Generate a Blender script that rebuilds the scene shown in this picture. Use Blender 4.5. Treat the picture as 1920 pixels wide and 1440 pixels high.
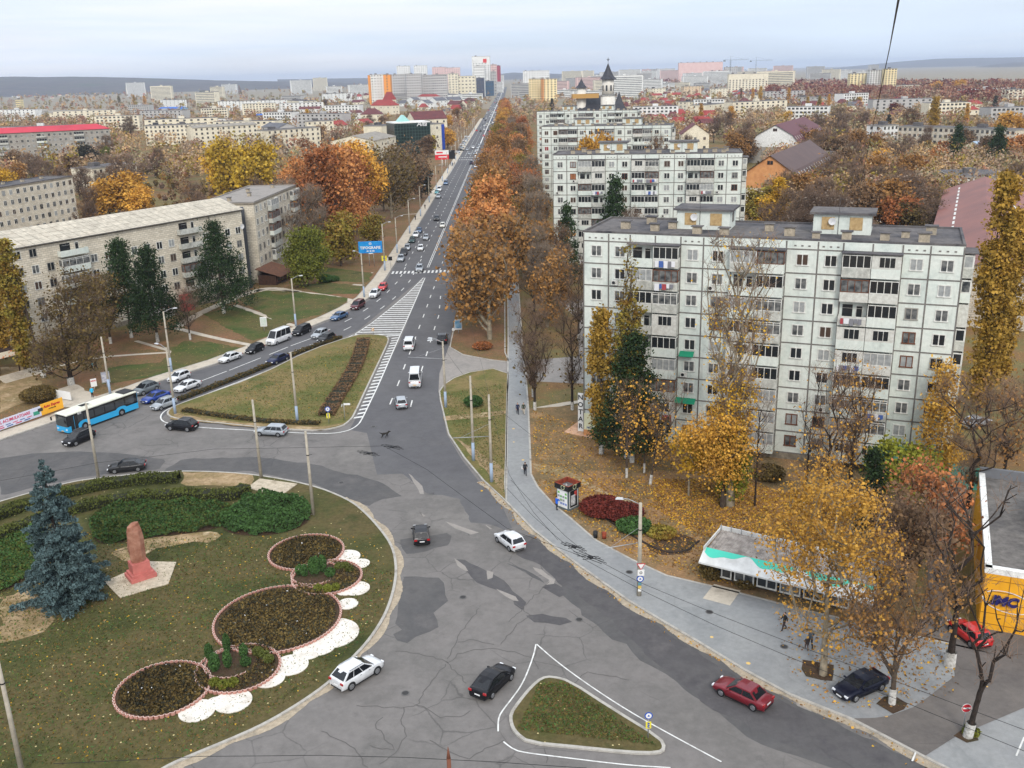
import bpy, math, random
import numpy as np
from mathutils import Vector, Matrix
for o in list(bpy.data.objects): bpy.data.objects.remove(o)
SC = bpy.context.scene
COL = SC.collection
# ------------------------------------------------------------------ camera
F = 1800.; P_ = math.radians(17.943); R_ = math.radians(-1.5); H = 47.
def _rot(v):
    c, s = math.cos(R_), math.sin(R_)
    return np.array([v[0]*c-v[1]*s, v[0]*s+v[1]*c, v[2]])
BX = _rot([1,0,0]); BY = _rot([0,-math.sin(P_),math.cos(P_)]); BZ = -_rot([0,math.cos(P_),math.sin(P_)])
cam = bpy.data.cameras.new('camera'); camo = bpy.data.objects.new('camera', cam); COL.objects.link(camo)
cam.sensor_width = 36; cam.lens = 33.75; cam.clip_start = .5; cam.clip_end = 40000
camo.matrix_world = Matrix(((BX[0],-BX[1],-BX[2],0),(BY[0],-BY[1],-BY[2],0),(BZ[0],-BZ[1],-BZ[2],H),(0,0,0,1)))
SC.camera = camo
def ray(px, py):
    r = np.array([(px-960)/F, (py-720)/F, 1.]); return np.array([r@BX, r@BY, r@BZ])
def at(px, py, z=0.):
    w = ray(px, py); t = (z-H)/w[2]
    return Vector((w[0]*t, w[1]*t, z))
def atY(px, py, Y):
    w = ray(px, py); t = Y/w[1]; return Vector((w[0]*t, Y, H+w[2]*t))
def pxof(p):
    q = p[0]*BX+p[1]*BY+(p[2]-H)*BZ
    return 960+F*q[0]/q[2], 720+F*q[1]/q[2]
# ------------------------------------------------------------------ sky, sun, exposure
SUN_EL, SUN_AZ = math.radians(38), math.radians(174)     # behind the camera, slightly to the right
w = bpy.data.worlds.new('World'); SC.world = w; w.use_nodes = True
nt = w.node_tree; nt.nodes.clear()
N = nt.nodes.new; L = nt.links.new
wo = N('ShaderNodeOutputWorld'); mx = N('ShaderNodeMixShader')
sky = N('ShaderNodeTexSky'); sky.sky_type = 'NISHITA'; sky.sun_disc = False
sky.sun_elevation = SUN_EL; sky.sun_rotation = SUN_AZ; sky.air_density = 1.2; sky.dust_density = 3.0
b1 = N('ShaderNodeBackground'); b1.inputs[1].default_value = .15
b2 = N('ShaderNodeBackground'); mst = N('ShaderNodeMapRange'); mst.inputs[1].default_value = .12; mst.inputs[2].default_value = .6; mst.inputs[3].default_value = 1.36; mst.inputs[4].default_value = 2.0   # overcast: brighter towards the zenith
tc = N('ShaderNodeTexCoord'); mp = N('ShaderNodeMapping'); mp.inputs['Scale'].default_value = (1,1,9)
ns = N('ShaderNodeTexNoise'); ns.inputs['Scale'].default_value = 2.2; ns.inputs['Detail'].default_value = 6; ns.inputs['Roughness'].default_value = .55
rp = N('ShaderNodeValToRGB'); rp.color_ramp.elements[0].position = .36; rp.color_ramp.elements[1].position = .66
rp.color_ramp.elements[0].color = (.78,.78,.78,1); rp.color_ramp.elements[1].color = (.96,.96,.96,1)
cr = N('ShaderNodeValToRGB'); sx = N('ShaderNodeSeparateXYZ')
cr.color_ramp.elements[0].position = .0; cr.color_ramp.elements[0].color = (.75,.775,.84,1)
cr.color_ramp.elements[1].position = .5; cr.color_ramp.elements[1].color = (.86,.86,.88,1)
e = cr.color_ramp.elements.new(.06); e.color = (.79,.81,.87,1)
e = cr.color_ramp.elements.new(.16); e.color = (.78,.82,.90,1)
L(tc.outputs['Generated'], mp.inputs[0]); L(mp.outputs[0], ns.inputs['Vector']); L(ns.outputs[0], rp.inputs[0])
L(tc.outputs['Generated'], sx.inputs[0]); L(sx.outputs['Z'], mst.inputs[0]); L(mst.outputs[0], b2.inputs[1]); L(sx.outputs['Z'], cr.inputs[0]); mp2 = N('ShaderNodeMapping'); mp2.inputs['Scale'].default_value = (1,1,16); mp2.inputs['Location'].default_value = (.6,.2,.5)
n2 = N('ShaderNodeTexNoise'); n2.inputs['Scale'].default_value = 1.5; n2.inputs['Detail'].default_value = 5; n2.inputs['Roughness'].default_value = .5
r2 = N('ShaderNodeMapRange'); r2.inputs[1].default_value = .40; r2.inputs[2].default_value = .60; r2.inputs[3].default_value = .75; r2.inputs[4].default_value = 0
mc = N('ShaderNodeMix'); mc.data_type = 'RGBA'; mc.inputs[7].default_value = (.57,.69,.84,1)
L(tc.outputs['Generated'], mp2.inputs[0]); L(mp2.outputs[0], n2.inputs['Vector']); L(n2.outputs[0], r2.inputs[0]); L(r2.outputs[0], mc.inputs[0]); L(cr.outputs[0], mc.inputs[6]); L(mc.outputs[2], b2.inputs[0])
L(sky.outputs[0], b1.inputs[0]); L(rp.outputs[0], mx.inputs[0]); L(b1.outputs[0], mx.inputs[1]); L(b2.outputs[0], mx.inputs[2]); L(mx.outputs[0], wo.inputs[0])
sd = bpy.data.lights.new('sun','SUN'); sd.energy = 2.0; sd.angle = math.radians(14); sd.color = (1,.95,.88)
so = bpy.data.objects.new('sun', sd); COL.objects.link(so)
dv = Vector((math.sin(SUN_AZ)*math.cos(SUN_EL), math.cos(SUN_AZ)*math.cos(SUN_EL), math.sin(SUN_EL)))
so.rotation_euler = dv.to_track_quat('Z','Y').to_euler()
SC.view_settings.view_transform = 'Standard'; SC.view_settings.look = 'None'; SC.view_settings.gamma = 1
SC.view_settings.exposure = .0
SC.render.engine = 'CYCLES'
# ------------------------------------------------------------------ helpers
rnd = random.Random(7)
R = math.radians
def s2l(c):
    return tuple(((x/255)/12.92 if x/255 <= .04045 else ((x/255+.055)/1.055)**2.4) for x in c)
MATS = {}
def mat(name, c, r=.8, c2=None, sc=1., lo=.35, hi=.65, c3=None, metal=0, spec=.3, bump=0, bsc=20, isl=0, emit=0, detail=4, coat=0, world=False, alpha=1):
    """procedural principled: colour c, noise-mixed with c2 (and per-leaf with c3)"""
    if name in MATS: return MATS[name]
    m = bpy.data.materials.new(name); m.use_nodes = True; t = m.node_tree
    b = t.nodes['Principled BSDF']; b.inputs['Roughness'].default_value = r; b.inputs['Metallic'].default_value = metal
    b.inputs['Specular IOR Level'].default_value = spec; b.inputs['Coat Weight'].default_value = coat
    b.inputs['Base Color'].default_value = (*c,1)
    n, l = t.nodes.new, t.links.new
    src = None
    if c2 or bump:
        co = n('ShaderNodeNewGeometry').outputs['Position'] if world else n('ShaderNodeTexCoord').outputs['Object']
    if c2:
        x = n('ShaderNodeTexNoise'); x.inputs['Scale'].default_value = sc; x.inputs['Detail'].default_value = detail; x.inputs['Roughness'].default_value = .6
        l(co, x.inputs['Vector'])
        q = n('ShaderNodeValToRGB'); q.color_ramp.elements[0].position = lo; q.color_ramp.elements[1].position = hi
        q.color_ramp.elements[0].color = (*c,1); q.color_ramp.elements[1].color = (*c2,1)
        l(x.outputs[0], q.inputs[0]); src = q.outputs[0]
    if c3:
        g = n('ShaderNodeNewGeometry'); q = n('ShaderNodeMix'); q.data_type = 'RGBA'
        mth = n('ShaderNodeMath'); mth.operation = 'MULTIPLY'; mth.inputs[1].default_value = isl or 1
        l(g.outputs['Random Per Island'], mth.inputs[0]); l(mth.outputs[0], q.inputs[0])
        if src: l(src, q.inputs[6])
        else: q.inputs[6].default_value = (*c,1)
        q.inputs[7].default_value = (*c3,1); src = q.outputs[2]
        hv = n('ShaderNodeHueSaturation'); oi = n('ShaderNodeObjectInfo'); mr = n('ShaderNodeMapRange')
        mr.inputs[3].default_value = .8; mr.inputs[4].default_value = 1.2
        l(oi.outputs['Random'], mr.inputs[0]); l(mr.outputs[0], hv.inputs['Value']); l(src, hv.inputs['Color']); src = hv.outputs[0]
    if src: l(src, b.inputs['Base Color'])
    if bump:
        x = n('ShaderNodeTexNoise'); x.inputs['Scale'].default_value = bsc; x.inputs['Detail'].default_value = 5
        bb = n('ShaderNodeBump'); bb.inputs['Strength'].default_value = bump; bb.inputs['Distance'].default_value = .1
        l(co, x.inputs['Vector']); l(x.outputs[0], bb.inputs['Height']); l(bb.outputs[0], b.inputs['Normal'])
    if emit:
        b.inputs['Emission Color'].default_value = (*c,1); b.inputs['Emission Strength'].default_value = emit
    MATS[name] = m; return m
def fastmesh(name, V, quads=None, tris=None, mi=None, smooth=False):
    me = bpy.data.meshes.new(name); V = np.asarray(V, np.float32)
    nq = 0 if quads is None else len(quads); nt_ = 0 if tris is None else len(tris)
    me.vertices.add(len(V)); me.vertices.foreach_set('co', V.ravel())
    me.loops.add(nq*4+nt_*3); me.polygons.add(nq+nt_)
    li = np.concatenate([np.asarray(quads,np.int32).ravel() if nq else np.zeros(0,np.int32), np.asarray(tris,np.int32).ravel() if nt_ else np.zeros(0,np.int32)])
    me.loops.foreach_set('vertex_index', li)
    st = np.concatenate([np.arange(nq)*4, nq*4+np.arange(nt_)*3]).astype(np.int32)
    me.polygons.foreach_set('loop_start', st)
    if mi is not None: me.polygons.foreach_set('material_index', np.asarray(mi,np.int32))
    me.update(calc_edges=True)
    if smooth: me.polygons.foreach_set('use_smooth', [True]*(nq+nt_))
    return me
class MB:
    def __init__(s): s.v=[]; s.f=[]; s.m=[]; s.sm=[]
    def face(s, pts, m=0, sm=False):
        i=len(s.v); s.v += [tuple(p) for p in pts]; s.f.append(tuple(range(i,i+len(pts)))); s.m.append(m); s.sm.append(sm)
    def box(s, c, d, m=0, rz=0, mt=None, tap=1.):
        """centre c, full size d; mt = top material; tap = top scale"""
        i=len(s.v); cs,sn=math.cos(rz),math.sin(rz)
        for z in (-1,1):
            k = tap if z>0 else 1
            for x,y in ((-1,-1),(1,-1),(1,1),(-1,1)):
                X,Y=x*d[0]/2*k,y*d[1]/2*k; s.v.append((c[0]+X*cs-Y*sn,c[1]+X*sn+Y*cs,c[2]+z*d[2]/2))
        for k,f in enumerate(((3,2,1,0),(4,5,6,7),(0,1,5,4),(1,2,6,5),(2,3,7,6),(3,0,4,7))):
            s.f.append(tuple(i+j for j in f)); s.m.append(mt if (mt is not None and k==1) else m); s.sm.append(False)
    def prism(s, poly, z0, z1, m=0, mt=None, bottom=False):
        """vertical prism over 2D polygon"""
        a=sum(poly[i][0]*poly[(i+1)%len(poly)][1]-poly[(i+1)%len(poly)][0]*poly[i][1] for i in range(len(poly)))
        if a<0: poly=poly[::-1]
        n=len(poly)
        s.face([(p[0],p[1],z1) for p in poly], m if mt is None else mt)
        if bottom: s.face([(p[0],p[1],z0) for p in poly[::-1]], m)
        for i in range(n):
            a,b=poly[i],poly[(i+1)%n]; s.face([(a[0],a[1],z0),(b[0],b[1],z0),(b[0],b[1],z1),(a[0],a[1],z1)],m)
    def tube(s, a, b, r0, r1=None, n=8, m=0, caps=True):
        a=Vector(a); b=Vector(b); r1=r0 if r1 is None else r1; d=(b-a)
        if d.length<1e-6: return
        d.normalize(); u=d.orthogonal().normalized(); w_=d.cross(u); i=len(s.v)
        for p,r in ((a,r0),(b,r1)):
            for k in range(n):
                t=2*math.pi*k/n; s.v.append(tuple(p+u*math.cos(t)*r+w_*math.sin(t)*r))
        for k in range(n):
            s.f.append((i+k,i+(k+1)%n,i+n+(k+1)%n,i+n+k)); s.m.append(m); s.sm.append(True)
        if caps:
            s.f.append(tuple(i+n+k for k in range(n))); s.m.append(m); s.sm.append(False)
            s.f.append(tuple(i+n-1-k for k in range(n))); s.m.append(m); s.sm.append(False)
    def mesh(s, name, mats):
        me=bpy.data.meshes.new(name); me.from_pydata(s.v,[],s.f)
        for m in (mats if isinstance(mats,(list,tuple)) else [mats]): me.materials.append(m)
        me.polygons.foreach_set('material_index', s.m); me.polygons.foreach_set('use_smooth', s.sm); me.update(); return me
    def build(s, name, mats, parent=None, **k):
        return link(name, s.mesh(name,mats), parent, **k)
def link(name, me, parent=None, loc=None, rz=None, mx=None):
    o=bpy.data.objects.new(name, me); COL.objects.link(o)
    if parent is not None: o.parent=parent
    if mx is not None: o.matrix_local = mx
    else:
        if loc is not None: o.location=loc
        if rz is not None: o.rotation_euler=(0,0,rz)
    return o
THINGS=[]
def tag(o, label=None, cat=None, group=None, kind=None):
    if label: o['label']=label
    if cat: o['category']=cat
    if group: o['group']=group
    if kind: o['kind']=kind
    return o
def thing(name, label, cat, loc=(0,0,0), rz=0, group=None):
    o=bpy.data.objects.new(name,None); COL.objects.link(o); o.location=loc; o.rotation_euler=(0,0,rz)
    o.empty_display_size=.1
    return tag(o,label,cat,group)
CH={}
def copy_tree(o, parent=None, ch=None):
    c=o.copy(); COL.objects.link(c)
    if parent is not None: c.parent=parent
    for k in kids(o): copy_tree(k,c)
    return c
def kids(o):
    if not CH or o.name not in CH:
        CH[o.name]=list(o.children)
    return CH[o.name]
def text(s, size, m, parent, mx, bold=.0, name='lettering', align='CENTER', ext=.01, sx=1, shear=0):
    c=bpy.data.curves.new('t','FONT'); c.body=s; c.size=size; c.extrude=ext; c.offset=bold; c.align_x=align; c.align_y='CENTER'; c.shear=shear
    c.resolution_u=2
    t=bpy.data.objects.new('t',c); COL.objects.link(t); dg=bpy.context.evaluated_depsgraph_get(); dg.update()
    me=bpy.data.meshes.new_from_object(t.evaluated_get(dg)); bpy.data.objects.remove(t)
    me.materials.clear(); me.materials.append(m)
    o=link(name,me,parent,mx=mx@Matrix.Diagonal((sx,1,1,1))); return o
def wallmx(p, d, up=(0,0,1)):
    """matrix with local x along d, y up, z outward(= d x up)"""
    d=Vector(d).normalized(); u=Vector(up).normalized(); n_=d.cross(u).normalized()
    return Matrix(((d[0],u[0],n_[0],p[0]),(d[1],u[1],n_[1],p[1]),(d[2],u[2],n_[2],p[2]),(0,0,0,1)))
def PX(*pts): return [at(x,y) for x,y in pts]
def smooth_poly(pts, n=3, closed=False):
    """Chaikin corner cutting"""
    for _ in range(n):
        q=[]; k=len(pts)
        for i in range(k if closed else k-1):
            a,b=Vector(pts[i]),Vector(pts[(i+1)%k]); q += [a*.75+b*.25, a*.25+b*.75]
        if not closed: q=[Vector(pts[0])]+q+[Vector(pts[-1])]
        pts=q
    return pts
def offset_line(pts, d):
    out=[]
    for i,p in enumerate(pts):
        a=Vector(pts[max(i-1,0)]); b=Vector(pts[min(i+1,len(pts)-1)]); t=(b-a); t.z=0
        if t.length<1e-9: t=Vector((1,0,0))
        t.normalize(); out.append(Vector(p)+Vector((-t.y,t.x,0))*d)
    return out
def ribbon(mb, pts, w_, z, m=0):
    a=offset_line(pts,w_/2); b=offset_line(pts,-w_/2)
    for i in range(len(pts)-1):
        mb.face([(a[i].x,a[i].y,z),(b[i].x,b[i].y,z),(b[i+1].x,b[i+1].y,z),(a[i+1].x,a[i+1].y,z)],m)
def resample(pts, step):
    out=[Vector(pts[0])]; acc=0
    for i in range(len(pts)-1):
        a,b=Vector(pts[i]),Vector(pts[i+1]); l=(b-a).length
        while acc+l>=step and l>0:
            t=(step-acc)/l; a=a.lerp(b,t); out.append(a.copy()); l=(b-a).length; acc=0
        acc+=l
    return out
# ================================================================== GROUND, ROADS
def G(*c): return s2l(c)
def ground_mat(name, cols, sc=.12, fleck=None, fl=.3, fsc=2.2, bump=.5, r=.95, sc2=2.5, amp=.3, crack=0, streak=0):
    """patchy ground: large noise over cols, fine noise, leaf flecks of voronoi cells"""
    m=bpy.data.materials.new(name); m.use_nodes=True; t=m.node_tree; n,l=t.nodes.new,t.links.new
    b=t.nodes['Principled BSDF']; b.inputs['Roughness'].default_value=r; b.inputs['Specular IOR Level'].default_value=.15
    co=n('ShaderNodeNewGeometry').outputs['Position']
    a=n('ShaderNodeTexNoise'); a.inputs['Scale'].default_value=sc; a.inputs['Detail'].default_value=7; a.inputs['Roughness'].default_value=.68; l(co,a.inputs['Vector'])
    q=n('ShaderNodeValToRGB'); el=q.color_ramp.elements; k=len(cols)
    while len(el)<k: el.new(.5)
    for i,c in enumerate(cols): el[i].position=.32+.36*i/(k-1); el[i].color=(*c,1)
    l(a.outputs[0],q.inputs[0]); src=q.outputs[0]
    f=n('ShaderNodeTexNoise'); f.inputs['Scale'].default_value=sc2; f.inputs['Detail'].default_value=6; f.inputs['Roughness'].default_value=.75; l(co,f.inputs['Vector'])
    mr=n('ShaderNodeMapRange'); mr.inputs[1].default_value=.3; mr.inputs[2].default_value=.7; mr.inputs[3].default_value=1-amp; mr.inputs[4].default_value=1+amp; l(f.outputs[0],mr.inputs[0])
    hv=n('ShaderNodeHueSaturation'); l(mr.outputs[0],hv.inputs['Value']); l(src,hv.inputs['Color']); src=hv.outputs[0]
    if fleck:
        v=n('ShaderNodeTexVoronoi'); v.inputs['Scale'].default_value=fsc; l(co,v.inputs['Vector'])
        th=n('ShaderNodeMath'); th.operation='LESS_THAN'; l(v.outputs['Distance'],th.inputs[0]); th.inputs[1].default_value=.17
        sp=n('ShaderNodeSeparateColor'); l(v.outputs['Color'],sp.inputs[0]); t2=n('ShaderNodeMath'); t2.operation='LESS_THAN'; t2.inputs[1].default_value=fl; l(sp.outputs[0],t2.inputs[0])
        mm=n('ShaderNodeMath'); mm.operation='MULTIPLY'; l(th.outputs[0],mm.inputs[0]); l(t2.outputs[0],mm.inputs[1])
        x=n('ShaderNodeMix'); x.data_type='RGBA'; l(mm.outputs[0],x.inputs[0]); l(src,x.inputs[6]); x.inputs[7].default_value=(*fleck,1); src=x.outputs[2]
    if streak:
        mpp=n('ShaderNodeMapping'); mpp.inputs['Scale'].default_value=(1.1,1.1,.10); l(co,mpp.inputs[0]); sn=n('ShaderNodeTexNoise'); sn.inputs['Scale'].default_value=1.; sn.inputs['Detail'].default_value=6; sn.inputs['Roughness'].default_value=.7; l(mpp.outputs[0],sn.inputs['Vector'])
        sm=n('ShaderNodeMapRange'); sm.inputs[1].default_value=.52; sm.inputs[2].default_value=.78; sm.inputs[3].default_value=0; sm.inputs[4].default_value=streak; l(sn.outputs[0],sm.inputs[0])
        x=n('ShaderNodeMix'); x.data_type='RGBA'; l(sm.outputs[0],x.inputs[0]); l(src,x.inputs[6]); x.inputs[7].default_value=(.16,.145,.12,1); src=x.outputs[2]
    if crack:
        # fine crazing and ragged wear of the asphalt itself
        wv=n('ShaderNodeTexNoise'); wv.inputs['Scale'].default_value=.9; wv.inputs['Detail'].default_value=4; l(co,wv.inputs['Vector'])
        ma=n('ShaderNodeMix'); ma.data_type='VECTOR'; ma.inputs[0].default_value=.35; l(co,ma.inputs[4]); l(wv.outputs['Color'],ma.inputs[5])
        v=n('ShaderNodeTexVoronoi'); v.feature='DISTANCE_TO_EDGE'; v.inputs['Scale'].default_value=.42; l(ma.outputs[1],v.inputs['Vector'])
        m2=n('ShaderNodeMapRange'); m2.inputs[1].default_value=.0; m2.inputs[2].default_value=.022; m2.inputs[3].default_value=crack; m2.inputs[4].default_value=0; l(v.outputs['Distance'],m2.inputs[0])
        nm=n('ShaderNodeTexNoise'); nm.inputs['Scale'].default_value=.11; l(co,nm.inputs['Vector']); m3=n('ShaderNodeMapRange'); m3.inputs[1].default_value=.48; m3.inputs[2].default_value=.62; l(nm.outputs[0],m3.inputs[0])
        mu=n('ShaderNodeMath'); mu.operation='MULTIPLY'; l(m2.outputs[0],mu.inputs[0]); l(m3.outputs[0],mu.inputs[1])
        st=n('ShaderNodeTexNoise'); st.inputs['Scale'].default_value=.33; st.inputs['Detail'].default_value=9; st.inputs['Roughness'].default_value=.8; l(co,st.inputs['Vector']); m4=n('ShaderNodeMapRange'); m4.inputs[1].default_value=.58; m4.inputs[2].default_value=.74; m4.inputs[3].default_value=0; m4.inputs[4].default_value=.4; l(st.outputs[0],m4.inputs[0])
        ad=n('ShaderNodeMath'); ad.operation='MAXIMUM'; l(mu.outputs[0],ad.inputs[0]); l(m4.outputs[0],ad.inputs[1])
        x=n('ShaderNodeMix'); x.data_type='RGBA'; l(ad.outputs[0],x.inputs[0]); l(src,x.inputs[6]); x.inputs[7].default_value=(.045,.043,.043,1); src=x.outputs[2]
    l(src,b.inputs['Base Color'])
    if bump:
        bb=n('ShaderNodeBump'); bb.inputs['Strength'].default_value=bump; bb.inputs['Distance'].default_value=.15; l(f.outputs[0],bb.inputs['Height']); l(bb.outputs[0],b.inputs['Normal'])
    MATS[name]=m; return m
M_ground=ground_mat('earth',[G(92,74,52),G(120,92,62),G(104,98,62),G(134,108,80)],sc=.06,fleck=G(205,150,75),fl=.5,fsc=2.6)
M_far=ground_mat('far_earth',[G(118,110,96),G(138,124,106),G(126,122,104),G(146,134,120)],sc=.012,sc2=.08,bump=0)
M_lawn=ground_mat('lawn',[G(54,60,32),G(74,74,42),G(90,80,52),G(62,66,36)],sc=.10,fleck=G(196,180,130),fl=.16,fsc=2.4)
M_lawn2=ground_mat('lawn_worn',[G(80,88,46),G(98,96,54),G(122,106,70),G(76,84,42)],sc=.09,fleck=G(170,140,80),fl=.12)
M_green=ground_mat('lawn_green',[G(56,72,36),G(72,82,42),G(92,84,52),G(54,66,34)],sc=.12,fleck=G(190,160,90),fl=.2)
M_park=ground_mat('leaf_litter',[G(120,96,70),G(142,112,80),G(108,94,68),G(156,126,90)],sc=.12,fleck=G(206,160,96),fl=.5,fsc=3.2)
M_dry=ground_mat('dry_earth',[G(176,156,124),G(150,128,98),G(124,108,74),G(190,170,140)],sc=.25,bump=.3)
M_rust=ground_mat('leaf_carpet',[G(128,94,70),G(116,90,66),G(104,90,60),G(140,104,78)],sc=.10,fleck=G(206,128,70),fl=.6,fsc=3.0)
M_soil=ground_mat('bed_soil',[G(62,50,40),G(78,62,48),G(54,56,36)],sc=.5,bump=.6,sc2=5)
M_asp=ground_mat('asphalt_old',[G(102,99,96),G(117,113,110),G(106,103,100),G(123,119,115)],sc=.07,bump=.12,r=.85,sc2=1.2,amp=.12,crack=.5)
M_asp2=ground_mat('asphalt_dark',[G(80,79,79),G(92,90,89),G(84,83,83),G(98,95,94)],sc=.09,bump=.12,r=.85,sc2=1.0,amp=.12,crack=.35)
M_asp3=ground_mat('asphalt_tar',[G(76,74,76),G(88,86,86),G(80,78,79),G(93,90,90)],sc=.2,bump=.15,r=.8,sc2=1.2,amp=.12,crack=.3)
M_aspl=ground_mat('asphalt_pale',[G(128,124,119),G(144,138,132),G(136,131,125)],sc=.2,bump=.1,r=.9,sc2=1.4,amp=.12)
M_road=ground_mat('road_surface',[G(86,85,87),G(96,95,96),G(90,89,91),G(100,98,98)],sc=.03,bump=.06,r=.85,sc2=.5,amp=.12,crack=.2)
M_pave=ground_mat('pavement_surface',[G(128,130,130),G(142,143,142),G(134,135,135),G(148,147,145)],sc=.10,bump=.08,r=.9,sc2=2.0,fleck=G(214,180,110),fl=.05,fsc=.9,amp=.12,crack=.12)
M_yard=ground_mat('yard_surface',[G(90,86,84),G(104,99,95),G(114,108,103)],sc=.10,bump=.1,r=.9,sc2=2.0,fleck=G(200,160,90),fl=.10,fsc=1.2,amp=.12,crack=.3)
M_conc=ground_mat('concrete_path',[G(172,162,146),G(188,178,162),G(160,150,136)],sc=.3,bump=.15,amp=.12)
M_sand=ground_mat('gutter_dust',[G(150,140,122),G(166,152,132),G(136,128,114)],sc=.35,bump=.1)
M_kerb=ground_mat('kerb_stone',[G(150,146,138),G(172,168,160),G(132,126,118)],sc=.5,bump=.1,amp=.12)
M_white=mat('road_paint',G(214,214,210),.7,c2=G(165,163,158),sc=1.6,lo=.45,hi=.75,world=True,detail=6)
def structure(name, mb, m): return tag(mb.build(name,m),kind='structure')
def subdivided_rect(x0,x1,y0,y1,z):
    mb=MB(); mb.face([(x0,y0,z),(x1,y0,z),(x1,y1,z),(x0,y1,z)]); return mb
# big ground sheet reaching the horizon
mb=MB()
mb.face([(-700,-60,0),(900,-60,0),(900,1400,0),(-700,1400,0)],0)
for a in ([(-14000,-60),(-700,-60),(-700,1400),(-14000,1400)],[(900,-60),(14000,-60),(14000,1400),(900,1400)],[(-14000,1400),(14000,1400),(14000,22000),(-14000,22000)]):
    mb.face([(*p,0) for p in a],1)
structure('ground',mb,[M_ground,M_far])
def road_c(y): return -20.9+.0064*(y-231)
K_left=PX((0,826),(95,794),(255,733),(310,712),(410,681),(480,655),(560,622),(620,598),(657,580),(692,559),(722,524))
K_left=[Vector((-112,60,0)),Vector((-90,98,0))]+K_left
K_right=PX((846,628),(842,645),(829,700),(823,735),(825,752),(840,815),(870,860),(905,902),(947,940),(1000,996),(1075,1055),(1175,1127),(1250,1172),(1305,1204),(1397,1260),(1480,1305),(1597,1352),(1680,1395),(1790,1452))+[Vector((60,36,0)),Vector((80,22,0))]
ys=[250,400,700,1100,1700,2600,3600]
left_up=[Vector((road_c(y)-9.2,y,0)) for y in ys]; right_up=[Vector((road_c(y)+9.6,y,0)) for y in ys]
mb=MB()
poly=[(-112,10),*[(p.x,p.y) for p in K_left+left_up],*[(p.x,p.y) for p in right_up[::-1]+[Vector((-11.3,200,0))]+K_right],(80,10)]
mb.face([(x,y,.004) for x,y in poly[::-1]]); structure('road',mb,M_asp)
# newer dark asphalt laid over the avenue and the carriageways
def jag(pts, a=.25, step=1.2):
    pts=[Vector(p) for p in pts]; pts.append(pts[0]); q=resample(pts,step); r_=random.Random(len(pts)*7+int(pts[0].x*10))
    return [(p.x+r_.uniform(-a,a),p.y+r_.uniform(-a,a)) for p in q]
SH=[0]
def sheet(name, pts, z, m, a=0):
    p=jag(pts,a) if a else [(v[0],v[1]) for v in pts]
    s=sum(p[i][0]*p[(i+1)%len(p)][1]-p[(i+1)%len(p)][0]*p[i][1] for i in range(len(p)))
    if s<0: p=p[::-1]
    SH[0]+=1; z+=(SH[0]%12)*.00035 if z<.02 else (SH[0]%40)*.0006
    b=MB()
    if z>.2: b.prism(p,.1,z)
    else: b.face([(x,y,z) for x,y in p])
    return structure(name,b,m)
Kl2=PX((301,786),(300,716),(410,684),(480,658),(560,625),(620,601),(657,583),(694,562),(724,527))
sheet('asphalt_lane',[v for v in Kl2]+[p+Vector((.3,0,0)) for p in left_up]+[p-Vector((.3,0,0)) for p in right_up[::-1]]+PX((843,645),(829,700),(825,752),(838,815),(866,862),(900,905),(940,945),(960,990),(900,1005),(885,985),(872,960),(860,935),(800,925),(755,888),(707,890),(688,812),(655,806),(750,640),(796,518),(668,622),(480,702),(330,760)),.008,M_road)
sheet('asphalt_patch',PX((0,860),(0,930),(60,915),(135,898),(190,890),(300,880),(310,862),(230,850),(150,846),(60,850)),.008,M_asp2,.15)
sheet('asphalt_patch',PX((305,884),(340,860),(480,857),(600,872),(620,880),(705,900),(760,935),(800,967),(740,957),(720,955),(655,940),(590,908),(480,884)),.008,M_asp2,.2)
sheet('asphalt_patch',PX((795,930),(812,925),(900,1000),(1000,1005),(1080,1060),(1250,1180),(1310,1215),(1480,1312),(1780,1455),(1600,1455),(1420,1390),(1270,1280),(1140,1190),(1060,1120),(960,1060),(880,1010)),.0078,M_asp2,.3)
sheet('asphalt_patch',PX((757,1082),(828,1082),(836,1110),(838,1130),(815,1150),(820,1180),(790,1190),(762,1208),(742,1200),(736,1190),(757,1180),(737,1170),(750,1130)),.0080,M_asp2,.18)
sheet('asphalt_patch',PX((752,1012),(842,1000),(848,1020),(790,1035),(760,1040)),.0082,M_asp2,.18)
for pl in [((1000,1010),(1080,1065),(1175,1135),(1250,1185),(1330,1240),(1480,1325),(1700,1430),(1620,1440),(1480,1400),(1340,1330),(1260,1270),(1140,1160),(1090,1120),(1050,1095),(1000,1050),(960,1040)),
           ((850,1050),(870,1048),(900,1065),(940,1085),(985,1130),(975,1145),(950,1110),(905,1100),(880,1080)),
           ((990,1155),(1010,1150),(1035,1155),(1060,1160),(1075,1168),(1050,1172),(1020,1168),(1000,1166)),
           ((1015,1100),(1040,1090),(1070,1110),(1050,1122))]:
    sheet('asphalt_patch',PX(*pl),.0122,M_asp3,.22)
for pl in [((690,950),(745,958),(800,970),(860,1000),(885,985),(860,935),(800,925),(750,930),(720,935)),
           ((868,980),(930,985),(1000,1045),(1060,1100),(1040,1108),(980,1062),(930,1052),(880,1010))]:
    sheet('asphalt_patch',PX(*pl),.0100,M_asp,.2)
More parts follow.
